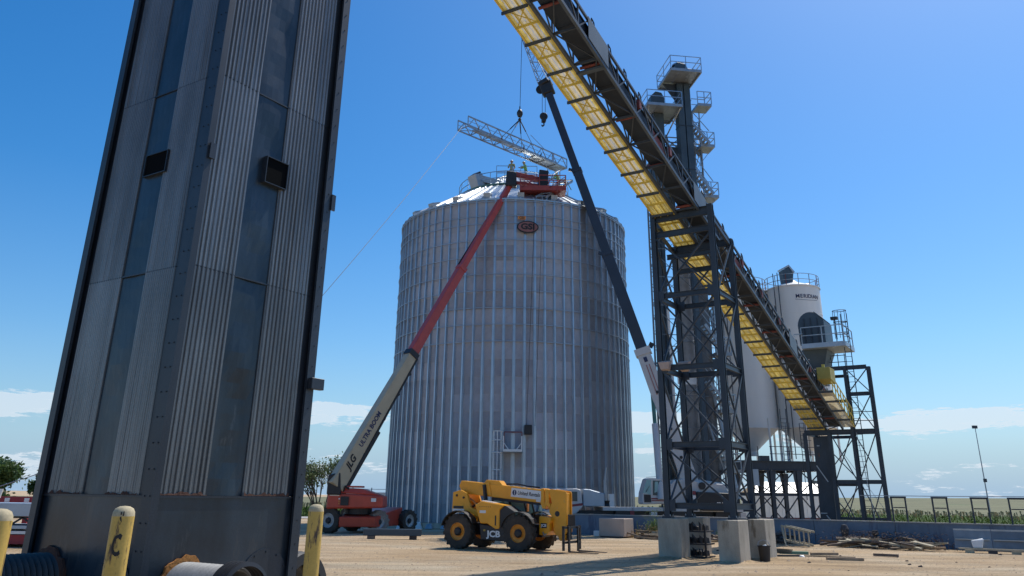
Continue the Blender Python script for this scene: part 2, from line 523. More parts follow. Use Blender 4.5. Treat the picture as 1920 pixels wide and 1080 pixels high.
def ground_material():
    m = bpy.data.materials.new('sandy_dirt')
    m.use_nodes = True
    t = m.node_tree; L = t.links.new
    b = t.nodes['Principled BSDF']
    b.inputs['Roughness'].default_value = 0.95
    b.inputs['Specular IOR Level'].default_value = 0.15
    co = N(t, 'ShaderNodeTexCoord')
    def noise(sc, det, scale=(1, 1, 1), rot=0.0):
        mpp = N(t, 'ShaderNodeMapping'); mpp.inputs['Scale'].default_value = scale; mpp.inputs['Rotation'].default_value = (0, 0, rot)
        L(co.outputs['Object'], mpp.inputs[0])
        n = N(t, 'ShaderNodeTexNoise'); n.inputs['Scale'].default_value = sc; n.inputs['Detail'].default_value = det
        n.inputs['Roughness'].default_value = .62
        L(mpp.outputs[0], n.inputs['Vector']); return n.outputs[0]
    big = noise(.16, 5, (1, 1.6, 1))
    cr = N(t, 'ShaderNodeValToRGB')
    e = cr.color_ramp.elements
    e[0].position = .36; e[0].color = (.46, .325, .19, 1)
    e[1].position = .66; e[1].color = (.54, .435, .30, 1)
    x = e.new(.5); x.color = (.51, .375, .235, 1)
    L(big, cr.inputs[0])
    trk = noise(.55, 6, (.22, 1.5, 1), R(8))
    r1 = N(t, 'ShaderNodeMapRange'); r1.inputs['From Min'].default_value = .42; r1.inputs['From Max'].default_value = .62
    r1.inputs['To Min'].default_value = .84; r1.inputs['To Max'].default_value = 1.10
    L(trk, r1.inputs['Value'])
    fn = noise(9, 8)
    r2 = N(t, 'ShaderNodeMapRange'); r2.inputs['From Min'].default_value = .3; r2.inputs['From Max'].default_value = .7
    r2.inputs['To Min'].default_value = .80; r2.inputs['To Max'].default_value = 1.16
    L(fn, r2.inputs['Value'])
    mu = N(t, 'ShaderNodeMath', operation='MULTIPLY'); L(r1.outputs[0], mu.inputs[0]); L(r2.outputs[0], mu.inputs[1])
    vm = N(t, 'ShaderNodeVectorMath', operation='SCALE'); L(cr.outputs[0], vm.inputs[0]); L(mu.outputs[0], vm.inputs['Scale'])
    # tyre tracks: pairs of worn bands with a cleat pattern
    sepx = N(t, 'ShaderNodeSeparateXYZ'); L(co.outputs['Object'], sepx.inputs[0])
    wob = noise(.09, 2)
    tot = None; cle = None
    def M(op, a, b_=None, c_=None):
        n = N(t, 'ShaderNodeMath', operation=op)
        for i_, q in enumerate((a, b_, c_)):
            if q is None: continue
            if isinstance(q, (int, float)): n.inputs[i_].default_value = q
            else: L(q, n.inputs[i_])
        return n.outputs[0]
    for ang_, c0_, g_ in ((8, 27.0, 1.9), (-14, 19.5, 1.7), (22, 24.0, 2.0), (3, 40.5, 1.9), (-30, 30.0, 1.6)):
        nx_, ny_ = -math.sin(R(ang_)), math.cos(R(ang_))
        dd = M('ADD', M('MULTIPLY', sepx.outputs[0], nx_), M('MULTIPLY', sepx.outputs[1], ny_))
        dd = M('ADD', dd, M('MULTIPLY', wob, 7.0))
        al = M('ADD', M('MULTIPLY', sepx.outputs[0], ny_), M('MULTIPLY', sepx.outputs[1], -nx_))
        for off_ in (0, g_):
            q = M('ABSOLUTE', M('SUBTRACT', dd, c0_ + 3.5 + off_))
            band_ = N(t, 'ShaderNodeMapRange'); band_.inputs['From Min'].default_value = .16; band_.inputs['From Max'].default_value = .26
            band_.inputs['To Min'].default_value = 1; band_.inputs['To Max'].default_value = 0
            L(q, band_.inputs['Value'])
            sn = M('SINE', M('ADD', M('MULTIPLY', al, 26.0), M('MULTIPLY', q, 22.0)))
            one = M('MULTIPLY', band_.outputs[0], M('ADD', M('MULTIPLY', sn, .35), .65))
            tot = one if tot is None else M('MAXIMUM', tot, one)
    tot = M('MULTIPLY', tot, M('SMOOTH_MIN', M('MULTIPLY', noise(.5, 4), 1.3), 1.0, .3))
    dk = M('SUBTRACT', 1.0, M('MULTIPLY', tot, .26))
    vm2 = N(t, 'ShaderNodeVectorMath', operation='SCALE'); L(vm.outputs[0], vm2.inputs[0]); L(dk, vm2.inputs['Scale'])
    vm = vm2
    # damp grey stains of odd shapes
    st = noise(.9, 7, (.5, 1.3, 1))
    r3 = N(t, 'ShaderNodeMapRange'); r3.inputs['From Min'].default_value = .60; r3.inputs['From Max'].default_value = .74
    r3.inputs['To Max'].default_value = .45
    L(st, r3.inputs['Value'])
    mxx = N(t, 'ShaderNodeMix', data_type='RGBA'); L(r3.outputs[0], mxx.inputs['Factor']); L(vm.outputs[0], mxx.inputs['A'])
    mxx.inputs['B'].default_value = (.29, .25, .205, 1)
    L(mxx.outputs['Result'], b.inputs['Base Color'])
    bp = N(t, 'ShaderNodeBump'); bp.inputs['Distance'].default_value = .06; bp.inputs['Strength'].default_value = .9
    ad = N(t, 'ShaderNodeMath', operation='ADD'); L(noise(26, 6), ad.inputs[0]); L(fn, ad.inputs[1])
    L(M('SUBTRACT', ad.outputs[0], M('MULTIPLY', tot, .7)), bp.inputs['Height']); L(bp.outputs[0], b.inputs['Normal'])
    return m

def axis_vals(breaks):
    out = []
    for a, b, st in breaks:
        out += list(np.arange(a, b, st))
    out.append(breaks[-1][1])
    return np.array(out)
def sheet(name, xs, ys, zf, m, label, kind='structure', cat='ground'):
    X, Y = np.meshgrid(xs, ys)
    Z = zf(X, Y)
    v = np.stack([X, Y, Z], -1).reshape(-1, 3)
    nx, ny = len(xs), len(ys)
    i = (np.arange(ny - 1)[:, None] * nx + np.arange(nx - 1)[None, :]).ravel()
    f = np.stack([i, i + 1, i + nx + 1, i + nx], -1).ravel()
    me = mesh_np(name, v, f, 4, m)
    o = bpy.data.objects.new(name, me); COL.objects.link(o)
    o['kind'] = kind; o['label'] = label; o['category'] = cat
    me.polygons.foreach_set('use_smooth', [True] * len(me.polygons))
    return o
def dip(X, Y):
    d = np.sqrt(X * X + Y * Y)
    return np.clip((d - 78) / 7, 0, 1)
def zground(X, Y):
    d = np.sqrt(X * X + Y * Y)
    z = fbm(X, Y, 3, 4, .05) * .035 + fbm(X * .4, Y * 1.6, 5, 3, .35) * .010
    fade = np.clip((d - 14) / 10, 0.25, 1) * np.clip((75 - d) / 10, 0, 1)
    s = dip(X, Y)
    return z * fade * .8 - 1.5 * s * s * (3 - 2 * s)
xs = axis_vals([(-3000, -400, 650), (-400, -120, 40), (-120, -36, 4), (-36, 36, .45), (36, 120, 4), (120, 400, 40), (400, 3000, 650)])
ys = axis_vals([(-400, -40, 60), (-40, 8, 4), (8, 60, .45), (60, 100, 1.5), (100, 400, 30), (400, 3000, 650)])
sheet('ground', xs, ys, zground, ground_material(), 'bare sandy dirt yard with tyre marks and scattered stones')

# far crop canopy
M_FIELD = mat('far_crop_canopy', (0.165, 0.155, 0.075), 0.95, 0, 0.32, .05, bump=.3, bscale=.8, wear=(.10, .14, .05), wearamt=.5, rscale=.02, fine=.2)
def zfield(X, Y):
    d = np.sqrt(X * X + Y * Y)
    return .52 + np.clip((d - 120) / 500, 0, 1) * (.0085 * X) + fbm(X, Y, 9, 2, .004) * np.clip((d - 150) / 600, 0, 1) * .8
ys2 = axis_vals([(99, 200, 8), (200, 600, 50), (600, 3000, 300)])
xs2 = axis_vals([(-3000, -300, 300), (-300, 300, 20), (300, 3000, 300)])
sheet('field', xs2, ys2, zfield, M_FIELD, 'flat golden green crop field running to the horizon', cat='field')

# standing corn along the field edge
def corn():
    rs = np.random.RandomState(4)
    V = []; F = []
    TV = []; TF = []
    def leaf(V, F, p, az, L, w, rise, droop):
        c, s = math.cos(az), math.sin(az)
        px, py = -s * w / 2, c * w / 2
        pts = [(0, 0), (.45 * L, rise), (L, rise - droop)]
        o = len(V)
        for k, (r_, h_) in enumerate(pts):
            ww = (1, 1.0, .15)[k]
            V.append((p[0] + c * r_ - px * ww, p[1] + s * r_ - py * ww, p[2] + h_))
            V.append((p[0] + c * r_ + px * ww, p[1] + s * r_ + py * ww, p[2] + h_))
        for k in (0, 2):
            F.extend([o + k, o + k + 1, o + k + 3, o + k + 2])
    for row in range(13):
        d = 86.5 + row * 1.1
        n = int(d * R(76) / .42)
        for i in range(n):
            az = R(-36) + R(76) * i / n + rs.randn() * .001
            x, y = math.sin(az) * d + rs.randn() * .06, math.cos(az) * d + rs.randn() * .12
            h = 2.05 + rs.rand() * .4
            nl = 6 if row < 5 else 4
            for k in range(nl):
                hh = h * (0.25 + .70 * (k + rs.rand() * .6) / nl) if row < 5 else h * (.5 + .48 * k / nl)
                leaf(V, F, (x, y, -1.5 + hh), rs.rand() * 6.28, .55 + rs.rand() * .35, .085 + rs.rand() * .05, .16 + rs.rand() * .16, .15 + rs.rand() * .4)
            o = len(V)
            for zz, ww in ((-1.5, .025), (-1.5 + h, .012)):
                V.append((x - ww, y, zz)); V.append((x + ww, y, zz))
            F.extend([o, o + 1, o + 3, o + 2])
            if rs.rand() < .7:
                o = len(TV)
                t_ = rs.rand() * 3.1
                cx, sx = math.cos(t_) * .09, math.sin(t_) * .09
                TV.extend([(x - cx * .3, y - sx * .3, h - 1.55), (x + cx * .3, y + sx * .3, h - 1.55), (x + cx, y + sx, h - 1.2), (x - cx, y - sx, h - 1.2)])
                TF.extend([o, o + 1, o + 2, o + 3])
    for nm, v, f, m, lab in (('corn_plants', V, F, M_CORN, 'rows of tall green corn along the edge of the yard'), ('corn_tassels', TV, TF, M_TASSEL, 'pale tassels standing on top of the corn')):
        o = bpy.data.objects.new(nm, mesh_np(nm, v, f, 4, m)); COL.objects.link(o)
        o['kind'] = 'stuff'; o['label'] = lab; o['category'] = 'corn'
corn()

def tree(name, label, base, h, spread, m_leaf, seed, nleaf, trunk_r, dense, lean=0.0, group=None, leaf=.16):
    rs = random.Random(seed)
    T = Thing(name, label, 'tree', base, local=True, group=group)
    tb = MB(); tips = []
    def grow(p, d, L, r, depth):
        q = p + d * L
        tb.tube(p, q, r, 6, r * .72, caps=False)
        if depth == 0 or r < .012:
            tips.append((q, L)); return
        if depth <= (4 if dense > 1 else 2): tips.append((p + d * L * .6, L * .8))
        if dense > 1 and depth >= 4:
            for _ in range(3): tips.append((p + Vector((rs.gauss(0, h * .16), rs.gauss(0, h * .16), rs.uniform(.0, .16) * h)), L))
        k = rs.choice((2, 3, 3))
        for i in range(k):
            a = rs.uniform(0, 6.28); tilt = rs.uniform(.25, .75) * spread
            nd = (d + Vector((math.cos(a), math.sin(a), 0)) * tilt + Vector((0, 0, .10))).normalized()
            grow(q, nd, L * rs.uniform(.62, .86), r * .66, depth - 1)
    stems = 1 if dense > 1 else 3
    for i in range(stems):
        a = rs.uniform(0, 6.28)
        d0 = Vector((math.cos(a) * .28 * (stems > 1) + lean, math.sin(a) * .28 * (stems > 1), 1)).normalized()
        grow(Vector((0, 0, 0)), d0, h * .26, trunk_r, 5)
    T.part('trunk', tb, M_BARK, smooth=True)
    V = []; F = []
    for i in range(nleaf):
        q, L = rs.choice(tips)
        rad = (.55 if dense > 1 else .42) * h * .12
        g = Vector((rs.gauss(0, rad), rs.gauss(0, rad), rs.gauss(0, rad * .8)))
        c = q + g
        n = Vector((rs.gauss(0, 1), rs.gauss(0, 1), rs.gauss(.4, 1))).normalized()
        u = n.orthogonal().normalized(); u = Matrix.Rotation(rs.uniform(0, 6.28), 3, n) @ u; v = n.cross(u)
        s = rs.uniform(.6, 1.3) * leaf
        o = len(V)
        V.extend([c - u * s, c + v * s * .5, c + u * s, c - v * s * .5])
        F.extend([o, o + 1, o + 2, o + 3])
    me = mesh_np('crown', [tuple(p) for p in V], F, 4, m_leaf)
    o = bpy.data.objects.new('crown', me); COL.objects.link(o); o.parent = T.o
tree('tree', 'sparse young tree with pale airy leaves beside the lift boom', (-19.0, 88.2, -1.5), 7.4, .62, M_LEAFP, 5, 2000, .13, 1, leaf=.15)
tree('tree', 'largest dense green tree near the left edge beyond the trailer', (-59.5, 100.5, -1.4), 6.6, .8, M_LEAF, 8, 9000, .30, 3, leaf=.26, group='dense trees at the left edge')
tree('tree', 'dense green tree cut by the left edge of the view', (-63.5, 104.5, -1.4), 6.2, .8, M_LEAF, 9, 8000, .28, 3, leaf=.26, group='dense trees at the left edge')
tree('tree', 'smaller dense green tree touching the edge of the dark steel tower', (-56.0, 106.0, -1.4), 5.6, .8, M_LEAF, 12, 6000, .24, 3, leaf=.26, group='dense trees at the left edge')

# loose stones on the dirt
def stones():
    rs = np.random.RandomState(21)
    V = []; F = []
    base = np.array([(1, 0, 0), (-.6, .8, 0), (-.6, -.8, 0), (.1, .1, .8), (0, 0, -.5)])
    for i in range(7000):
        y = 12 + 33 * rs.rand() ** 1.15; x = (rs.rand() * 1.5 - .72) * y
        s = .010 + .034 * rs.rand() ** 3
        if rs.rand() < .02: s *= 2.2
        a = rs.rand() * 6.28
        c, sn = math.cos(a), math.sin(a)
        z = float(zground(np.array([x]), np.array([y]))[0])
        o = len(V)
        for b in base:
            V.append((x + s * (b[0] * c - b[1] * sn), y + s * (b[0] * sn + b[1] * c), z + s * b[2] + .2 * s))
        F.extend([o, o + 1, o + 3, o + 1, o + 2, o + 3, o + 2, o, o + 3])
    o = bpy.data.objects.new('gravel', mesh_np('gravel', V, F, 3, M_STONE)); COL.objects.link(o)
    o['kind'] = 'stuff'; o['label'] = 'small loose stones strewn over the dirt yard'; o['category'] = 'stones'
stones()

# ================================================================ BIG GALVANISED BIN
def silo():
    CX, CY, RR, HT = .15, 64.3, 9.0, 22.12
    T = Thing('grain_bin', 'huge round corrugated grain bin with conical roof behind the yellow telehandler', 'grain bin', (CX, CY, 0), local=True)
    T.part('foundation', MB().lathe([(9.35, 0), (9.35, .32), (0, .33)], 80), M_CONC, smooth=False)
    # wall sheets: 20 round, 19 high, staggered
    NR, NC = 19, 20
    hh = (HT - .33) / NR
    def sheet_mesh(lo):
        v = []; f = []
        n = 8
        for j in range(2):
            for i in range(n + 1):
                a = (2 * math.pi / NC) * (i / n - .5) * .9985
                r_ = RR + (.016 if j == 0 else 0) + lo
                v.append((r_ * math.sin(a), -r_ * math.cos(a), (-.0 if j == 0 else hh + .03)))
        for i in range(n):
            f.append((i, i + 1, n + 2 + i, n + 1 + i))
        me = bpy.data.meshes.new('wall_sheet'); me.from_pydata(v, [], f); me.update(); me.materials.append(M_SILO)
        me.polygons.foreach_set('use_smooth', [True] * n)
        return me
    ms = [sheet_mesh(0), sheet_mesh(.004)]
    back = MB()
    for r_ in range(NR):
        for c in range(NC):
            a = 2 * math.pi / NC * (c + (.5 if r_ % 2 else 0)) + .013
            z = .33 + r_ * hh
            cc = math.cos(a)
            if cc > -.62:      # seen from the yard
                T.shared('wall_sheet', ms[c % 2], (0, 0, z), a)
            else:
                ca, sa = math.cos(a), math.sin(a)
                back.add([(x * ca - y * sa, x * sa + y * ca, zz + z) for x, y, zz in [tuple(p.co) for p in ms[0].vertices]], [tuple(p.vertices) for p in ms[0].polygons])
    T.part('wall_sheet', back, M_SILO, kind='stuff')
    # stiffeners: hat section in stacked lengths, wider towards the ground
    sm = MB()
    secs = [(.33, 6.2, .26, .15), (6.2, 11.0, .22, .135), (11.0, 16.0, .19, .12), (16.0, HT - .05, .17, .105)]
    for z0, z1, w, d in secs:
        sm.box(-w / 2, w / 2, -RR - .035, -RR - .01, z0, z1)
        sm.box(-w * .24, w * .24, -RR - d, -RR - .035, z0, z1)
    me = mesh_of(sm, 'stiffener'); me.materials.append(M_STIFF)
    for k in range(80):
        T.shared('stiffener', me, (0, 0, 0), 2 * math.pi / 80 * k + .013)
    # wind rings on the upper wall
    for z in (21.94, 20.84, 20.27, 19.04, 17.82, 16.54, 15.36, 14.16, 13.01, 11.85):
        v = MB(); r1, r2 = RR + .108, RR + .15
        v.lathe([(r1, -.024), (r2, -.024), (r2, .024), (r1, .024), (r1, -.024)], 96, (0, 0, z))
        T.part('wind_ring', v, M_RING)
    T.part('eave_ring', MB().lathe([(RR - .05, -.05), (RR + .13, -.05), (RR + .13, .05), (RR - .05, .07)], 96, (0, 0, HT)), M_ROOF)
    # roof sheets with standing ribs
    NP = 60; s_ = .62
    def z_at(r): return HT + .05 + (RR + .15 - r) * s_
    rm = MB()
    r0, r1 = RR + .17, 1.0
    a = math.pi / NP
    P = lambda r, ang, dz=0: (r * math.sin(ang), -r * math.cos(ang), z_at(r) + dz)
    rm.add([P(r0, -a), P(r0, a), P(r1, a), P(r1, -a)], [(0, 1, 2, 3)])
    w0, w1 = .05, .03
    for sg in (-1,):
        A = [P(r0, sg * a - w0 / r0, 0), P(r0, sg * a, .09), P(r0, sg * a + w0 / r0, 0), P(r1, sg * a - w1, 0), P(r1, sg * a, .06), P(r1, sg * a + w1, 0)]
        rm.add(A, [(0, 1, 4, 3), (1, 2, 5, 4), (0, 2, 1)])
    me = mesh_of(rm, 'roof_panel'); me.materials.append(M_ROOF)
    for k in range(NP):
        T.shared('roof_panel', me, (0, 0, 0), 2 * math.pi / NP * k)
    # eave vents
    vm = MB()
    vm.add([(-.24, -8.75, 22.35), (.24, -8.75, 22.35), (.24, -8.0, 22.55), (-.24, -8.0, 22.55), (-.24, -8.85, 22.72), (.24, -8.85, 22.72), (.18, -8.05, 23.0), (-.18, -8.05, 23.0)],
           [(0, 1, 5, 4), (1, 2, 6, 5), (2, 3, 7, 6), (3, 0, 4, 7), (4, 5, 6, 7), (0, 3, 2, 1)])
    me = mesh_of(vm, 'roof_vent'); me.materials.append(M_GALV)
    for k in range(22):
        T.shared('roof_vent', me, (0, 0, 0), 2 * math.pi / 22 * (k + .2))
    # walkway ring and hand rail half way up
    zr = 25.05; rr = 4.45
    T.part('walkway_ring', MB().lathe([(rr - .35, 0), (rr + .3, 0), (rr + .3, .12), (rr - .35, .12), (rr - .35, 0)], 48, (0, 0, zr - .1)), M_GREEN)
    for k in range(24):
        a = 2 * math.pi * k / 24 + .1
        x, y = rr * math.sin(a) * 1.03, -rr * math.cos(a) * 1.03
        T.tube('rail_post', (x, y, zr), (x, y, zr + 1.08), .028, M_STIFF, 5)
    for dz in (.55, 1.08):
        T.part('hand_rail', MB().lathe([(rr * 1.03 - .025, -.025), (rr * 1.03 + .025, -.025), (rr * 1.03 + .025, .025), (rr * 1.03 - .025, .025), (rr * 1.03 - .025, -.025)], 48, (0, 0, zr + dz)), M_STIFF)
    # peak cap and platform with its own rail
    T.part('peak_cap', MB().lathe([(1.35, 0), (1.35, .35), (1.1, .5), (.5, .62), (0, .64)], 32, (0, 0, 26.75)), M_GREEN, smooth=True)
    T.part('peak_platform', MB().box(-1.5, 2.0, -1.9, -.2, 26.45, 26.55), M_STIFF)
    for x in (-1.45, -.15, .55, 1.9):
        for y in (-1.85, -.25):
            T.tube('rail_post', (x, y, 26.5), (x, y, 27.65), .03, M_STIFF, 5)
    for y in (-1.85, -.25):
        for z in (27.1, 27.65):
            T.bar('hand_rail', (-1.45, y, z), (-.15, y, z), .045, M_STIFF)
            T.bar('hand_rail', (.55, y, z), (1.9, y, z), .045, M_STIFF)
    # slanted inlet duct on the left of the roof
    d = MB(); d.bar((-2.65, -3.0, 24.5), (-3.15, -3.5, 26.15), .9, .8)
    T.part('inlet_duct', d, M_GREYPANEL)
    T.part('inlet_mouth_shade', MB().bar((-3.12, -3.47, 26.1), (-3.19, -3.54, 26.22), .78, .70), M_BLACK)  # black plate painted for the shade inside the open duct end
    T.part('inlet_slope', MB().bar((-2.75, -3.25, 25.9), (-.9, -2.9, 24.6 + .9), .6, .5), M_GREYPANEL)
    # ladder and stair scaffold hanging over the eave at the right
    sc = [(2.0, -8.2, 22.6), (2.9, -7.9, 22.7), (3.5, -6.6, 23.6), (2.5, -6.9, 23.5)]
    for x, y, z in sc:
        T.tube('scaffold_post', (x, y, z - .4), (x, y, z + 1.9), .03, M_GALV, 5)
    for i in range(4):
        a_, b_ = sc[i], sc[(i + 1) % 4]
        for dz in (.3, 1.0, 1.8):
            T.tube('scaffold_rail', (a_[0], a_[1], a_[2] + dz), (b_[0], b_[1], b_[2] + dz), .025, M_GALV, 5)
        T.tube('scaffold_brace', (a_[0], a_[1], a_[2]), (b_[0], b_[1], b_[2] + 1.8), .02, M_GALV, 5)
    for k in range(7):
        t_ = k / 6
        T.bar('stair_tread', (1.6 + t_ * 2.2, -8.8 + t_ * 2.9, 22.4 + t_ * 2.4), (2.3 + t_ * 2.2, -9.0 + t_ * 2.9, 22.4 + t_ * 2.4), .2, M_GALV, .04)
    for s2 in (0, .7):
        T.bar('stair_stringer', (1.6 + s2, -8.9, 22.35), (3.8 + s2, -6.0, 24.75), .06, M_GALV, .16)
    for k in range(5):
        x = 1.6 + .42 * k
        T.tube('hanging_bracket', (x, -9.25, 22.25), (x + (.25 if k % 2 else -.2), -9.4, 21.0 + .2 * (k % 3)), .022, M_GALV, 5)
    for (x0, z0, x1, z1) in ((3.1, 25.0, 4.1, 25.9), (4.1, 25.9, 4.6, 25.0), (2.6, 25.9, 4.1, 25.9)):
        T.tube('hand_rail', (x0, -3.6, z0), (x1, -3.4, z1), .035, M_GREEN, 5)
    # name sign and the small tag above it
    yf = -9.22
    ang = R(6.2)
    rgt = Vector((math.cos(ang), math.sin(ang), 0)); nrm = Vector((math.sin(ang), -math.cos(ang), 0)); upv = Vector((0, 0, 1))
    c = nrm * 9.26 + Vector((0, 0, 19.95))
    ov = lambda a_, b_: [(a_ * math.cos(t * math.pi / 16), b_ * math.sin(t * math.pi / 16)) for t in range(32)]
    sg = T.part('sign_board', MB().prism(ov(.78, .45), c, rgt, upv, nrm * .05), M_INK)
    T.part('sign_face', MB().prism(ov(.70, .375), c + nrm * .05, rgt, upv, nrm * .012), M_SIGN, parent=sg)
    T.text('sign_letters', 'GSI', .60, M_INK, c + nrm * .068 - upv * .0, rgt, upv, parent=sg, bold=.022, sx=1.16)
    ang = R(3.6)
    rgt = Vector((math.cos(ang), math.sin(ang), 0)); nrm = Vector((math.sin(ang), -math.cos(ang), 0))
    c = nrm * 9.25 + Vector((0, 0, 20.62))
    tg = T.part('tag_plate', MB().prism([(-.28, -.12), (.28, -.12), (.28, .13), (-.28, .13)], c, rgt, upv, nrm * .03), M_ORANGE)
    T.text('tag_letters', 'GSI', .26, M_INK, c + nrm * .034, rgt, upv, parent=tg, bold=.006)
    # door platform, ladder with cage and small dark box on the wall
    y = -9.35
    def q(x, z, dy=0): return (x - .15, y - dy, z)
    T.part('door_platform', MB().box(-.5, .72, -10.2, -9.1, 4.62, 4.74), M_GALV)
    for x in (-.34, .83):
        T.tube('platform_post', q(x, 4.7, .8), q(x, 5.6, .8), .045, M_DECAL, 6)
        T.tube('platform_brace', q(x, 5.2, .8), q(x + (.35 if x < 0 else -.35), 4.75, .8), .03, M_DECAL, 5)
    T.tube('door_frame', q(-.3, 5.9, .05), q(.85, 5.9, .05), .05, M_SIGN, 6)
    T.tube('door_frame', q(-.3, 4.8, .05), q(-.3, 5.9, .05), .04, M_SIGN, 6)
    T.tube('door_frame', q(.85, 4.8, .05), q(.85, 5.9, .05), .04, M_SIGN, 6)
    T.bar('platform_lip', q(-.36, 4.72, .85), q(.86, 4.72, .85), .06, M_DECAL, .14)
    for x in (-.5, -.95):
        T.tube('ladder_rail', q(x, .6, .25), q(x, 5.95, .25), .045, M_DECAL, 5)
    for k in range(17):
        T.tube('ladder_rung', q(-.95, .8 + .3 * k, .25), q(-.5, .8 + .3 * k, .25), .018, M_GALV, 5)
    for z in (2.8, 3.55, 4.6, 5.35, 5.9):
        pts = [q(-.5, z, .25)] + [q(-.725 + .32 * math.cos(t), z, .25 + .62 * math.sin(t)) for t in [math.pi * k / 6 for k in range(7)]] + [q(-.95, z, .25)]
        T.part('cage_hoop', MB().path(pts, .04, 5), M_DECAL)
    for t in (math.pi * .2, math.pi * .5, math.pi * .8):
        T.tube('cage_bar', q(-.725 + .32 * math.cos(t), 2.8, .25 + .62 * math.sin(t)), q(-.725 + .32 * math.cos(t), 5.9, .25 + .62 * math.sin(t)), .032, M_DECAL, 5)
    T.part('wall_box', MB().box(.85, 1.35, -9.6, -9.15, 5.75, 6.35), M_BLACK, bevel=.03)
    for x in (1.2, 1.75):
        T.tube('wall_cable', (x - .2, -9.28, 6.3), (x + .3, -9.28, 21.5), .014, M_ROPE, 4)
silo()
for i, (x, y, s_) in enumerate(((-5.6, 54.0, .3), (-4.9, 54.6, .24), (-6.6, 53.6, .2), (-3.9, 54.3, .26))):
    b = MB(); b.hexa([(-s_, -s_, 0), (s_, -s_ * .8, 0), (s_ * 1.2, s_, 0), (-s_ * .9, s_, 0), (-s_ * .6, -s_ * .4, s_ * 1.2), (s_ * .8, -s_ * .4, s_ * 1.5), (s_ * .7, s_ * .6, s_ * 1.3), (-s_ * .6, s_ * .6, s_)])
    solo('bundle', 'pale wrapped bundle lying at the foot of the grain bin', 'bundle', b, M_GALV if i % 2 else M_DECAL, (x, y, .02), local=True, group='pale bundles at the foot of the grain bin', bevel=.03)

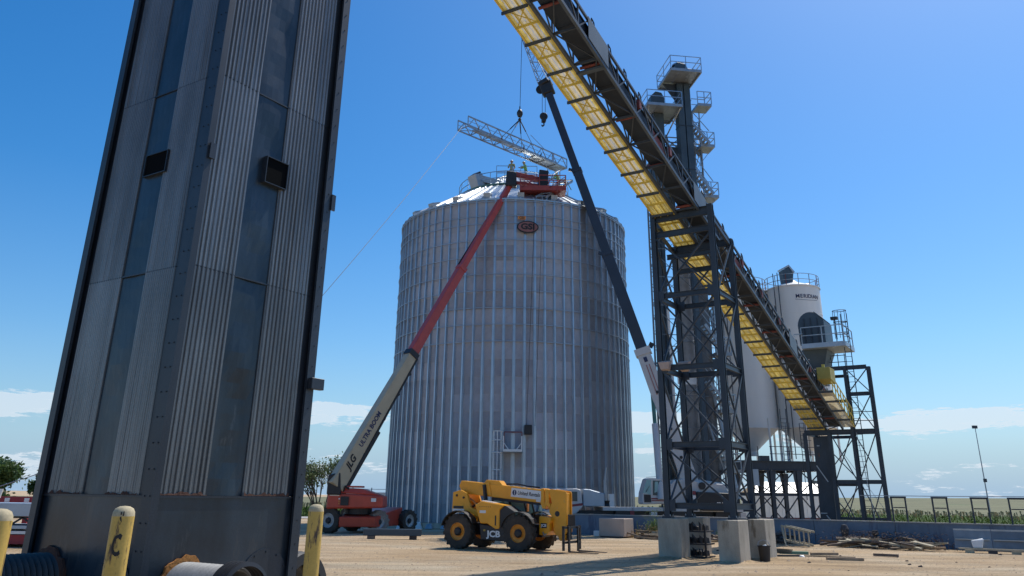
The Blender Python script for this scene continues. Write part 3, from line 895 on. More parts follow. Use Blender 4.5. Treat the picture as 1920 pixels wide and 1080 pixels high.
# ================================================================ DARK STEEL TOWER, NEAR LEFT
def dark_tower():
    a0, b0 = 6.35, 8.98           # near corner, site axes
    WA, WB, TOP = 2.38, 2.50, 19.0
    T = Thing('conveyor_tower', 'tall dark steel tower with ribbed galvanised sheets filling the left of the view', 'steel tower', (a0, b0, 0), SITE)
    rs = random.Random(3)
    joints = [1.93, 4.79, 7.60, 10.45, 13.3, 16.15, TOP]
    # right face lies in plane b=b0, left face in plane a=a0 ; faces sit .09 inside the columns
    IN = .10
    def rpt(t, d, z): return (a0 + t, b0 + IN - d, z)      # d outward
    def lpt(t, d, z): return (a0 + IN - d, b0 + t, z)
    def face_sheet(pt, t0, t1, z0, z1, n, dep=.028, flip=False):
        mb = MB(); pitch = (t1 - t0) / n
        prof = [(t0, .022)]
        for i in range(n):
            c = t0 + (i + .5) * pitch
            prof += [(c - pitch * .30, .022), (c - pitch * .2, .022 + dep * .75), (c - pitch * .07, .022 + dep), (c + pitch * .07, .022 + dep), (c + pitch * .2, .022 + dep * .75), (c + pitch * .30, .022)]
        prof.append((t1, .022))
        wob = [rs.uniform(-.003, .003) for _ in prof]
        v = [pt(t, d + w, z0) for (t, d), w in zip(prof, wob)] + [pt(t, d, z1) for (t, d), w in zip(prof, wob)]
        m = len(prof)
        mb.add(v, [(i, i + 1, m + i + 1, m + i) for i in range(m - 1)])
        # edges so that the sheet has thickness
        mb.add([pt(t0, .0, z0), pt(t0, .022, z0), pt(t0, .022, z1), pt(t0, .0, z1)], [(0, 1, 2, 3)])
        mb.add([pt(t1, .0, z0), pt(t1, .022, z0), pt(t1, .022, z1), pt(t1, .0, z1)], [(0, 1, 2, 3)])
        return mb
    def flat(pt, t0, t1, z0, z1, d0, d1, warp=0.0, nz=14):
        mb = MB()
        if warp:
            nx = 5; v = []
            for j in range(nz + 1):
                for i in range(nx + 1):
                    u = i / nx; w = j / nz; env = math.sin(math.pi * u)
                    v.append(pt(t0 + (t1 - t0) * u, d1 + warp * env * (math.sin(w * 9 + z0) + .6 * math.sin(w * 21 + u * 3)), z0 + (z1 - z0) * w))
            f = [(j * (nx + 1) + i, j * (nx + 1) + i + 1, (j + 1) * (nx + 1) + i + 1, (j + 1) * (nx + 1) + i) for j in range(nz) for i in range(nx)]
            mb.add(v, f)
        else:
            mb.hexa([pt(t0, d0, z0), pt(t1, d0, z0), pt(t1, d1, z0), pt(t0, d1, z0), pt(t0, d0, z1), pt(t1, d0, z1), pt(t1, d1, z1), pt(t0, d1, z1)])
        return mb
    # core box
    T.part('inner_casing', MB().box(a0 + .14, a0 + WA - .14, b0 + .14, b0 + WB - .14, 0, TOP), M_TOWER)
    # base plates
    T.part('base_plate', flat(rpt, .10, WA - .12, 0, joints[0], -.03, .035), M_TOWER)
    T.part('base_plate', flat(lpt, .18, WB - .12, 0, joints[0], -.03, .035), M_TOWER)
    T.part('ledge', flat(rpt, .10, WA - .12, joints[0], joints[0] + .025, -.03, .055), M_TCOL)
    T.part('ledge', flat(lpt, .18, WB - .12, joints[0], joints[0] + .025, -.03, .05), M_TCOL)
    for k in range(len(joints) - 1):
        z0, z1 = joints[k] + (.028 if k == 0 else .004), joints[k + 1]
        for t0, t1, n in ((.03, .80, 11), (1.385, 2.16, 11)):
            T.part('ribbed_sheet', face_sheet(rpt, t0, t1, z0, z1, n, dep=.022), M_TSHEET)
        for t0, t1, n in ((.375, 1.02, 15), (1.56, 2.34, 18)):
            T.part('ribbed_sheet', face_sheet(lpt, t0, t1, z0, z1, n, dep=.009), M_TSHEET)
        T.part('edge_strip', flat(rpt, 2.161, WA - .04, z0, z1, -.02, .018), M_TCOL)
        T.part('edge_strip', flat(lpt, 2.341, WB - .04, z0, z1, -.02, .018), M_TCOL)
        T.part('edge_strip', flat(lpt, .18, .374, z0, z1, -.02, .018), M_TCOL)
        T.part('flat_sheet', flat(rpt, .80, 1.385, z0, z1, 0, .004, warp=.013), M_TOWER)
        T.part('flat_sheet', flat(lpt, 1.02, 1.56, z0, z1, 0, .004, warp=.006), M_TOWER)
        if k:
            T.part('seam_strip', flat(rpt, .03, 2.16, z0 - .012, z0 + .008, .0, .026), M_TCOL)
            T.part('seam_strip', flat(lpt, .375, 2.34, z0 - .012, z0 + .008, .0, .026), M_TCOL)
    # rust along the bottom edge of the sheets
    for pt, t0, t1 in ((rpt, .03, .80), (rpt, 1.385, 2.16), (lpt, .375, 1.02), (lpt, 1.56, 2.34)):
        mb = MB(); n = 16
        v = []
        for i in range(n + 1):
            t_ = t0 + (t1 - t0) * i / n
            v.append(pt(t_, .057, joints[0] + .03)); v.append(pt(t_, .053, joints[0] + .035 + rs.random() ** 2 * .05))
        mb.add(v, [(2 * i, 2 * i + 2, 2 * i + 3, 2 * i + 1) for i in range(n)])
        T.part('rust_edge', mb, M_RUST)
    # corner columns, channel shaped
    def col(name, x0, x1, y0, y1):
        T.part(name, MB().box(x0, x1, y0, y1, 0, TOP), M_TCOL)
    col('corner_column', a0, a0 + .03, b0, b0 + .20)
    col('corner_column', a0 + .0305, a0 + .10, b0, b0 + .025)
    col('corner_column', a0 + .03, a0 + .11, b0 + .17, b0 + .1995)
    col('corner_column', a0 + WA - .15, a0 + WA, b0 - .02, b0 + .02)
    col('corner_column', a0 + WA - .035, a0 + WA, b0 + .021, b0 + .2)
    col('corner_column', a0 - .02, a0 + .02, b0 + WB - .14, b0 + WB)
    col('corner_column', a0 + .021, a0 + .2, b0 + WB - .035, b0 + WB)
    col('corner_column', a0 + WA - .2, a0 + WA, b0 + WB - .2, b0 + WB)
    T.part('far_wall', MB().box(a0 + WA - .12, a0 + WA - .05, b0 + .2, b0 + WB - .2, 0, TOP), M_TOWER)
    T.part('far_wall', MB().box(a0 + .2, a0 + WA - .2, b0 + WB - .12, b0 + WB - .05, 0, TOP), M_TOWER)
    bolts = MB()
    for z in np.arange(.15, 12.0, .30):
        for t in (.0, ):
            p = Vector((a0 - .001, b0 + .05, z)); bolts.tube(p, p + Vector((-.010, 0, 0)), .010, 5)
            p = Vector((a0 - .001, b0 + .15, z)); bolts.tube(p, p + Vector((-.010, 0, 0)), .010, 5)
            p = Vector((a0 + WA - .07, b0 - .02, z)); bolts.tube(p, p + Vector((0, -.010, 0)), .010, 5)
    T.part('fasteners', bolts, M_TCOL, kind='stuff')
    # vent hoods
    def hood(pt, t0, t1, z0, z1, d):
        fr = MB()
        th = .012
        for (ta, tb, za, zb) in ((t0, t1, z1 - th, z1), (t0, t1, z0, z0 + th), (t0, t0 + th, z0 + th, z1 - th), (t1 - th, t1, z0 + th, z1 - th)):
            fr.hexa([pt(ta, .0, za), pt(tb, .0, za), pt(tb, d, za), pt(ta, d, za), pt(ta, .0, zb), pt(tb, .0, zb), pt(tb, d, zb), pt(ta, d, zb)])
        h = T.part('vent_hood', fr, M_TCOL)
        bk = MB().hexa([pt(t0 + th, .006, z0 + th), pt(t1 - th, .006, z0 + th), pt(t1 - th, d - .02, z0 + th), pt(t0 + th, d - .02, z0 + th),
                        pt(t0 + th, .006, z1 - th), pt(t1 - th, .006, z1 - th), pt(t1 - th, d - .02, z1 - th), pt(t0 + th, d - .02, z1 - th)])
        T.part('vent_shade_block', bk, mat('vent_shade_black', (.004, .005, .006), .9, spec=.05), parent=h)  # solid black block fills the hood, standing in for its inner shade
    hood(rpt, 1.04, 1.46, 6.25, 6.66, .10)
    hood(lpt, .94, 1.45, 6.26, 6.60, .06)
    # small plates on the edges
    T.part('clip_plate', MB().box(a0 + .035, a0 + .13, b0 - .035, b0 - .005, 6.26, 6.48), M_TCOL)
    T.part('clip_plate', MB().box(a0 + WA - .02, a0 + WA + .06, b0 - .05, b0 - .024, 6.2, 6.46), M_TCOL)
    T.part('bracket', MB().box(a0 + WA - .13, a0 + WA + .12, b0 - .11, b0 - .023, 3.42, 3.58), M_TCOL, bevel=.006)
    # bolted blanking discs and pipe stubs through the base plates
    def disc(pt, t, z, r):
        mb = MB(); n = 32
        v = [pt(t + r * math.cos(6.2832 * i / n), .036, z + r * math.sin(6.2832 * i / n)) for i in range(n)] + [pt(t + r * math.cos(6.2832 * i / n), .052, z + r * math.sin(6.2832 * i / n)) for i in range(n)]
        mb.add(v, [tuple(range(n, 2 * n))] + [(i, (i + 1) % n, n + (i + 1) % n, n + i) for i in range(n)])
        d = T.part('blanking_disc', mb, M_TCOL)
        for k in range(12):
            a = 6.2832 * k / 12
            p = Vector(pt(t + (r - .04) * math.cos(a), .05, z + (r - .04) * math.sin(a)))
            q = Vector(pt(t + (r - .04) * math.cos(a), .066, z + (r - .04) * math.sin(a)))
            T.tube('bolt', p, q, .012, M_TCOL, 6, parent=d)
    disc(rpt, 1.87, .90, .41)
    disc(lpt, .62, .86, .41)
    for pt, t, z, r, ln, mm, ax in ((rpt, .62, .90, .30, .95, M_PIPE, (0, -1, 0)), (lpt, 1.98, .88, .37, 1.3, M_PIPED, (-1, 0, 0))):
        c0 = Vector(pt(t, .04, z))
        prof = []
        n = int(ln / .07)
        for i in range(n * 2 + 1):
            prof.append((r + (.016 if i % 2 else -.022), i * ln / (n * 2)))
        p = T.part('pipe_stub', MB().lathe(prof + [(r - .04, ln), (r - .05, ln * .5)], 40, c0, ax), mm, smooth=True)
        ring = []
        for i in range(9):
            ring.append((r + .035 + (.05 if i % 2 else 0.01), .0 + i * .012))
        mb = MB(); nn = 40; rs2 = random.Random(5)
        outr = [r + .05 + rs2.random() * .05 for _ in range(nn)]
        x = Vector((0, 0, 1)).cross(Vector(ax)).normalized(); yv = Vector((0, 0, 1))
        v = []
        for dd in (0, .035):
            for i in range(nn):
                a = 6.2832 * i / nn
                v.append(c0 + Vector(ax) * dd + (x * math.cos(a) + yv * math.sin(a)) * outr[i])
        for i in range(nn):
            a = 6.2832 * i / nn
            v.append(c0 + Vector(ax) * .04 + (x * math.cos(a) + yv * math.sin(a)) * r)
        f = [(i, (i + 1) % nn, nn + (i + 1) % nn, nn + i) for i in range(nn)] + [(nn + i, nn + (i + 1) % nn, 2 * nn + (i + 1) % nn, 2 * nn + i) for i in range(nn)]
        mb.add(v, f)
        T.part('rusty_collar', mb, M_RUST if mm is M_PIPED else mat('bright_rust', (.36, .15, .035), .9, 0, .45, 9, bump=.01))
        if mm is M_PIPE:
            for k in range(4):
                T.part('rubber_ring', MB().lathe([(r + .02, -.03), (r + .065, -.015), (r + .065, .015), (r + .02, .03)], 40, c0 + Vector(ax) * (ln - .05 + .065 * k), ax), M_BLACK, smooth=True)
dark_tower()

# corrugated culvert pipe lying beyond the tower
def culvert():
    c = Vector((-3.36, 12.95, .60)); ax = Vector((.62, -.25, 0)).normalized()
    T = Thing('culvert_pipe', 'grey corrugated culvert pipe with black rings behind the yellow bollard', 'pipe', (c.x, c.y, 0))
    prof = []
    for i in range(31):
        prof.append((.52 + (.025 if i % 2 else 0), -.55 + i * .026))
    T.part('pipe_barrel', MB().lathe(prof + [(.46, .23), (.45, -.3)], 48, c, ax), M_PIPE, smooth=True)
    for k in range(3):
        T.part('black_ring', MB().lathe([(.46, -.045), (.60, -.04), (.62, 0), (.60, .04), (.46, .045)], 48, c + ax * (.27 + .11 * k), ax), M_BLACK, smooth=True)
culvert()

# bollards
def bollard(x, y, h, label, lean=0.0, mark=False):
    T = Thing('bollard', label, 'bollard', (x, y, 0), local=True, group='yellow steel bollards around the tower')
    r = .081
    prof = [(r, 0), (r, h - .05), (r * .96, h - .02), (r * .8, h + .005), (r * .45, h + .02), (0, h + .024)]
    o = T.part('post', MB().lathe(prof[:2], 40), M_BOLL, smooth=True)
    T.part('rounded_cap', MB().lathe(prof[1:], 40), mat('pale_cap_concrete', (.48, .40, .25), .85, 0, .15, 8, fine=.1), smooth=True)
    T.o.rotation_euler = (0, R(lean), rnd.uniform(0, 6))
    if mark:
        # a worn black scrawl like a C and two small dark scratches
        mb = MB(); rs = random.Random(2)
        def on(a, z): return (math.sin(a) * (r + .0025), -math.cos(a) * (r + .0025), z)
        base = R(18) - T.o.rotation_euler[2]
        n = 15
        for k in range(n):
            t0 = R(55) + R(250) * k / n; t1 = R(55) + R(255) * (k + 1) / n
            w = .011 + rs.random() * .009
            def q(t, s): return on(base + (.42 * math.cos(t)) * (1 + s * .2), 1.62 - .0 + (.062 + s * w) * math.sin(t))
            mb.add([q(t0, -1), q(t1, -1), q(t1, 1), q(t0, 1)], [(0, 1, 2, 3)])
        T.part('paint_mark', mb, M_INK)
        mb = MB()
        for k in range(8):
            a = base + rs.uniform(-.15, .1); z = 1.80 + rs.uniform(-.035, .05); w = .03 + rs.random() * .03; hh = .004 + .008 * rs.random()
            mb.add([on(a - w, z - hh), on(a + w, z - hh), on(a + w, z + hh), on(a - w, z + hh)], [(0, 1, 2, 3)])
        T.part('scratch', mb, M_INK)
bollard(-2.94, 6.71, 1.87, 'chipped yellow bollard with a black scrawl in front of the tower corner', 0, True)
bollard(-2.06, 9.40, 1.87, 'chipped yellow bollard right of the tower beside the culvert pipe')
bollard(-3.30, 5.70, 1.86, 'yellow bollard cut by the left edge of the view', 0)

# ================================================================ INCLINED CONVEYOR AND ITS FRAMES
def zc(a): return 21.48 - .2967 * a
def conveyor():
    BR, BL, BY = 10.08, 11.0, 11.95
    T = Thing('belt_conveyor', 'long inclined truss conveyor with yellow walkway climbing overhead to the upper left', 'conveyor', (52.0, 10.5, 0), SITE)
    A0, A1 = 5.0, 52.4
    P = lambda a, b, dz=0: (a, b, zc(a) + dz)
    HT = .84
    st = 1.408
    aa = []
    a = 19.51 - 10 * st
    while a < A1 - .2:
        aa.append(a); a += st
    segs = [A0] + [18.2 + 5.65 * k for k in range(6)] + [A1]
    for b in (BR, BL):
        for dz in (0, HT):
            for s0, s1 in zip(segs[:-1], segs[1:]):
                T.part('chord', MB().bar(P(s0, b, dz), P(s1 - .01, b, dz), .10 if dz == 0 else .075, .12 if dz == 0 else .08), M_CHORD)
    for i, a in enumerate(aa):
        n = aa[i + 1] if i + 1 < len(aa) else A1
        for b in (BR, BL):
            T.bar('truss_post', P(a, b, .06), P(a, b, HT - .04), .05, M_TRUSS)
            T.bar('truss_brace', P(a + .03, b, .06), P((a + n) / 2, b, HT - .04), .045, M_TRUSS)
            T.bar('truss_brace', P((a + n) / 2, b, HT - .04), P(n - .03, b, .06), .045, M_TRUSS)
        T.bar('floor_beam', P(a, BR + .05, -.005), P(a, BL - .05, -.005), .06, M_TRUSS, .08)
        if i % 2:
            T.bar('floor_brace', P(a, BR + .08, .01), P(n, BL - .08, .01), .04, M_TRUSS)
        else:
            T.bar('floor_brace', P(a, BL - .08, .01), P(n, BR + .08, .01), .04, M_TRUSS)
        T.bar('walkway_bracket', P(a, BL + .06, -.09), P(a, BY + .05, -.09), .06, M_TRUSS, .10)
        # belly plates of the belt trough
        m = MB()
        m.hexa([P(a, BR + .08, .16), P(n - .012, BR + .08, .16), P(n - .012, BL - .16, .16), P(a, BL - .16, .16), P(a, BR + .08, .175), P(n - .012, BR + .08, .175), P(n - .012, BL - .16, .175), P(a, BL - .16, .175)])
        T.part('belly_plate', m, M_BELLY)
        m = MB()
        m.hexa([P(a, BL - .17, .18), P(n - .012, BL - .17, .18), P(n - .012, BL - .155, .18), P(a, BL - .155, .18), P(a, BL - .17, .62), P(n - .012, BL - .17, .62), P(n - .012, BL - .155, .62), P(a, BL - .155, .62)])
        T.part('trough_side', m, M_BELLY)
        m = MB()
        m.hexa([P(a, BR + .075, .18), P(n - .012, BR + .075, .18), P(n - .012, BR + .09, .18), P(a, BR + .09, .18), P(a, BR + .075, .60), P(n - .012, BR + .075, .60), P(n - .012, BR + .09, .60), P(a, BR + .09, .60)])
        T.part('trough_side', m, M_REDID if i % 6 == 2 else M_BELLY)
        # yellow walkway floor in boards with stringers
        nb = 6
        for k in range(nb):
            b0 = BL + .10 + (BY - BL - .14) * k / nb; b1 = b0 + (BY - BL - .14) / nb - .018
            m = MB().hexa([P(a, b0, -.02), P(n - .01, b0, -.02), P(n - .01, b1, -.02), P(a, b1, -.02), P(a, b0, -.005), P(n - .01, b0, -.005), P(n - .01, b1, -.005), P(a, b1, -.005)])
            if len([1 for _ in range(1)]) and k < nb:
                T.part('walkway_board', m, M_PGRATE if a < 27 and k in (1, 2, 3, 4) else M_YGRATE)
        T.bar('walkway_joist', P((a + n) / 2, BL + .08, -.06), P((a + n) / 2, BY - .02, -.06), .05, M_YEL, .07)
        if a < 27:
            T.bar('walkway_brace', P((a + n) / 2 - .05, BL + .2, -.05), P((a + n) / 2 - .65, BY - .15, -.05), .035, M_YEL, .02)
            T.bar('walkway_brace', P((a + n) / 2 - .65, BL + .2, -.05), P((a + n) / 2 - .05, BY - .15, -.05), .035, M_YEL, .02)
        # outer handrail of the walkway
        T.bar('rail_post', P(a, BY, 0), P(a, BY, 1.05), .045, M_YEL)
    for b in (BL + .07, BL + .36, BL + .66, BY - .03):
        for s0, s1 in zip(segs[:-1], segs[1:]):
            T.part('walkway_stringer', MB().bar(P(s0, b, -.03), P(s1, b, -.03), .045 if BL + .1 < b < BY - .1 else .07, .05), M_YEL)
    for dz in (.55, 1.05):
        for s0, s1 in zip(segs[:-1], segs[1:]):
            T.part('hand_rail', MB().bar(P(s0, BY, dz), P(s1, BY, dz), .04, .04), M_YEL)
    # belt, return idlers in faded red, hoops over the belt
    T.part('belt', MB().bar(P(A0, 10.5, .70), P(A1, 10.5, .70), .74, .015), M_BELLY)
    k = 0; a = 23.91 - 2.7 * 6
    while a < 51:
        T.tube('return_idler', P(a, BR + .06, .08), P(a, BL - .1, .08), .055, M_REDID, 8)
        T.part('idler_frame', MB().bar(P(a + .22, BR + .03, .5), P(a + .22, BR + .03, .86), .18, .12), M_REDID)
        a += 2.7
    a = aa[0] + .6
    while a < 51:
        pts = [P(a, BR - .02, .84), P(a, BR - .02, 1.07), P(a + .1, BR + .02, 1.15), P(a + .24, BR + .02, 1.12), P(a + .26, BR, .86)]
        T.part('cover_hoop', MB().path(pts, .024, 6), M_TRUSS)
        a += 1.20
    for a0, a1 in ((20.1, 21.5), (29.0, 30.3), (41.7, 43.0)):
        m = MB().hexa([P(a0, BR - .075, .07), P(a1, BR - .075, .07), P(a1, BR - .06, .07), P(a0, BR - .06, .07), P(a0, BR - .075, .86), P(a1, BR - .075, .86), P(a1, BR - .06, .86), P(a0, BR - .06, .86)])
        T.part('side_plate', m, mat('grey_side_plate', (.13, .155, .17), .5, .2, .15, 1))
    T.bar('wide_beam', P(21.3, BR, -.03), P(21.3, BL + .05, -.03), .20, M_CHORD, .08)
    # tail: yellow guard box, platform and stair on the right side
    T.part('guard_box', MB().hexa([(46.9, 9.32, 8.15), (46.9, 10.02, 8.15), (48.1, 10.02, 8.0), (48.1, 9.32, 8.0), (46.9, 9.32, 8.78), (46.9, 10.02, 8.78), (48.1, 10.02, 8.78), (48.1, 9.32, 8.78)]),
           mat('dull_yellow_guard', (.40, .33, .075), .55, 0, .1, 2), bevel=.01)
    T.part('guard_lug', MB().box(47.0, 47.1, 9.6, 9.75, 8.78, 8.95), M_YEL)
    for k in range(8):
        a0 = 46.95 + k * .645; a1 = a0 + .62
        T.part('platform_board', MB().hexa([P(a0, 9.35, -.02), P(a1, 9.35, -.02), P(a1, 10.0, -.02), P(a0, 10.0, -.02), P(a0, 9.35, 0), P(a1, 9.35, 0), P(a1, 10.0, 0), P(a0, 10.0, 0)]), M_PGRATE)
        if k % 2 == 0:
            T.bar('platform_beam', P(a0, 9.3, -.08), P(a0, 10.05, -.08), .06, M_TRUSS, .10)
        T.bar('platform_post', P(a0 + .3, 9.36, 0), P(a0 + .3, 9.36, .95), .045, M_YEL)
    for dz in (0, .48, .95):
        T.part('platform_rail', MB().bar(P(46.95, 9.36, dz), P(52.1, 9.36, dz), .045, .05), M_YEL)
conveyor()

def support_frame():
    T = Thing('support_tower', 'braced four-legged dark steel tower on concrete piers carrying the conveyor', 'steel tower', (30.6, 10.75, 1.39), SITE)
    aF, aB, bR, bL = 29.55, 31.75, 9.60, 12.0
    zb = 1.40
    leg = lambda a, b, zt, nm='leg': T.part(nm, MB().ibeam((a, b, zb), (a, b, zt), .20, .20, .022, up=(1, 0, 0)), M_STEEL)
    for b, x in ((bL, .02), (bR, 0)):
        leg(aF, b, 12.85); leg(aB, b, 12.0)
    for a, b in ((aF, bL), (aF, bR), (aB, bL), (aB, bR)):
        T.part('foot_plate', MB().box(a - .17, a + .17, b - .17, b + .17, 1.33, 1.40), M_STEEL)
        for da in (-.13, .13):
            for db in (-.13, .13):
                T.part('anchor_bolt', MB().tube((a + da, b + db, 1.40), (a + da, b + db, 1.46), .018, 6), M_GALV)
    def H(p, q, h=.20, w=.12): T.part('beam', MB().ibeam(p, q, w, h, .018), M_STEEL)
    # front and back faces
    lv = [1.75, 3.84, 6.62, 9.40]
    for z in lv:
        for a in (aF, aB):
            H((a, bR + .10, z), (a, bL - .10, z))
        for b in (bR, bL):
            H((aF + .1, b, z), (aB - .1, b, z))
    for z in (11.9,):
        H((aF, bR + .10, z), (aF, bL - .10, z), .24)
    H((aF, bR + .10, 12.62), (aF, bL - .10, 12.62), .34, .16)
    H((aB, bR + .10, 11.85), (aB, bL - .10, 11.85), .30, .16)
    H((aB, bR + .10, 10.9), (aB, bL - .10, 10.9), .2)
    for b in (bR, bL):
        T.bar('sloping_beam', (aF + .1, b, 12.3), (aB - .1, b, 11.75), .10, M_STEEL, .14)
    H((30.6, bR + .1, 11.25), (30.6, bL - .1, 11.25), .2)
    lv2 = lv + [11.85]
    for z0, z1 in zip(lv2[:-1], lv2[1:]):
        for a in (aF, aB):
            T.bar('brace', (a - .05, bR + .1, z0 + .1), (a - .05, bL - .1, z1 - .12), .06, M_STEEL, .06)
            T.bar('brace', (a + .05, bL - .1, z0 + .1), (a + .05, bR + .1, z1 - .12), .06, M_STEEL, .06)
            T.part('gusset', MB().box(a - .085, a - .02, bR + .1, bR + .32, z0 - .18, z0 + .2), M_STEEL)
            T.part('gusset', MB().box(a - .085, a - .02, bL - .32, bL - .1, z0 - .18, z0 + .2), M_STEEL)
        for b in (bR, bL):
            T.bar('brace', (aF + .1, b - .05, z0 + .1), (aB - .1, b - .05, z1 - .12), .06, M_STEEL, .06)
            T.bar('brace', (aB - .1, b + .05, z0 + .1), (aF + .1, b + .05, z1 - .12), .06, M_STEEL, .06)
    # pale lamp housings clamped at the second level
    for a, b in ((aF - .12, bL - .25), (aF + .3, bL - .85)):
        l = T.part('flood_lamp', MB().hexa([(a - .12, b - .14, 6.55), (a + .1, b - .14, 6.5), (a + .1, b + .16, 6.5), (a - .12, b + .16, 6.55), (a - .16, b - .22, 6.82), (a + .12, b - .22, 6.9), (a + .12, b + .24, 6.9), (a - .16, b + .24, 6.82)]), mat('dusty_lamp', (.42, .33, .29), .7, 0, .1, 8), bevel=.01)
support_frame()

for a0, a1, b0, b1, h, lab in (
        (29.30, 30.10, 11.45, 12.33, 1.33, 'square concrete pier with rust streaks under the left front leg of the steel tower'),
        (31.45, 32.20, 11.40, 12.28, 1.33, 'square concrete pier under the left rear leg behind stacked crates'),
        (28.75, 29.85, 9.22, 9.95, 1.33, 'nearest square concrete pier under the right front leg of the steel tower'),
        (31.0, 32.2, 8.98, 9.90, 1.33, 'square concrete pier under the right rear leg beside the black bucket')):
    mb = MB().box(a0, a1, b0, b1, -.15, h)
    solo('concrete_pier', lab, 'concrete pier', mb, M_CONC, ((a0 + a1) / 2, (b0 + b1) / 2, -.15), SITE, group='concrete piers under the conveyor tower', bevel=.02)

def dirt_skirt(a0, a1, b0, b1, seed):
    rr = random.Random(seed); V = []; F = []
    n = 44; ca, cb = (a0 + a1) / 2, (b0 + b1) / 2
    for i in range(n):
        t = 6.2832 * i / n
        c, sn = math.cos(t), math.sin(t)
        k = 1 / max(abs(c) / ((a1 - a0) / 2), abs(sn) / ((b1 - b0) / 2))
        for q, (ex, z) in enumerate(((-.04, .05 + rr.random() * .07), (.10 + rr.random() * .08, .02 + rr.random() * .03), (.34 + rr.random() * .35, -.03))):
            p = rotz((ca + c * (k + ex), cb + sn * (k + ex), 0), SITE)
            V.append((p.x, p.y, z + .0))
    for i in range(n):
        j = (i + 1) % n
        for q in (0, 1):
            F += [3 * i + q, 3 * i + q + 1, 3 * j + q + 1, 3 * j + q]
    o = bpy.data.objects.new('dirt_bank', mesh_np('dirt_bank', V, F, 4, bpy.data.materials['sandy_dirt'])); COL.objects.link(o)
    o['kind'] = 'stuff'; o['label'] = 'loose dirt banked up against the foot of a concrete pier'; o['category'] = 'dirt'
for k_, q_ in enumerate(((29.30, 30.10, 11.45, 12.33), (31.45, 32.20, 11.40, 12.28), (28.75, 29.85, 9.22, 9.95), (31.0, 32.2, 8.98, 9.90))):
    dirt_skirt(*q_, k_)

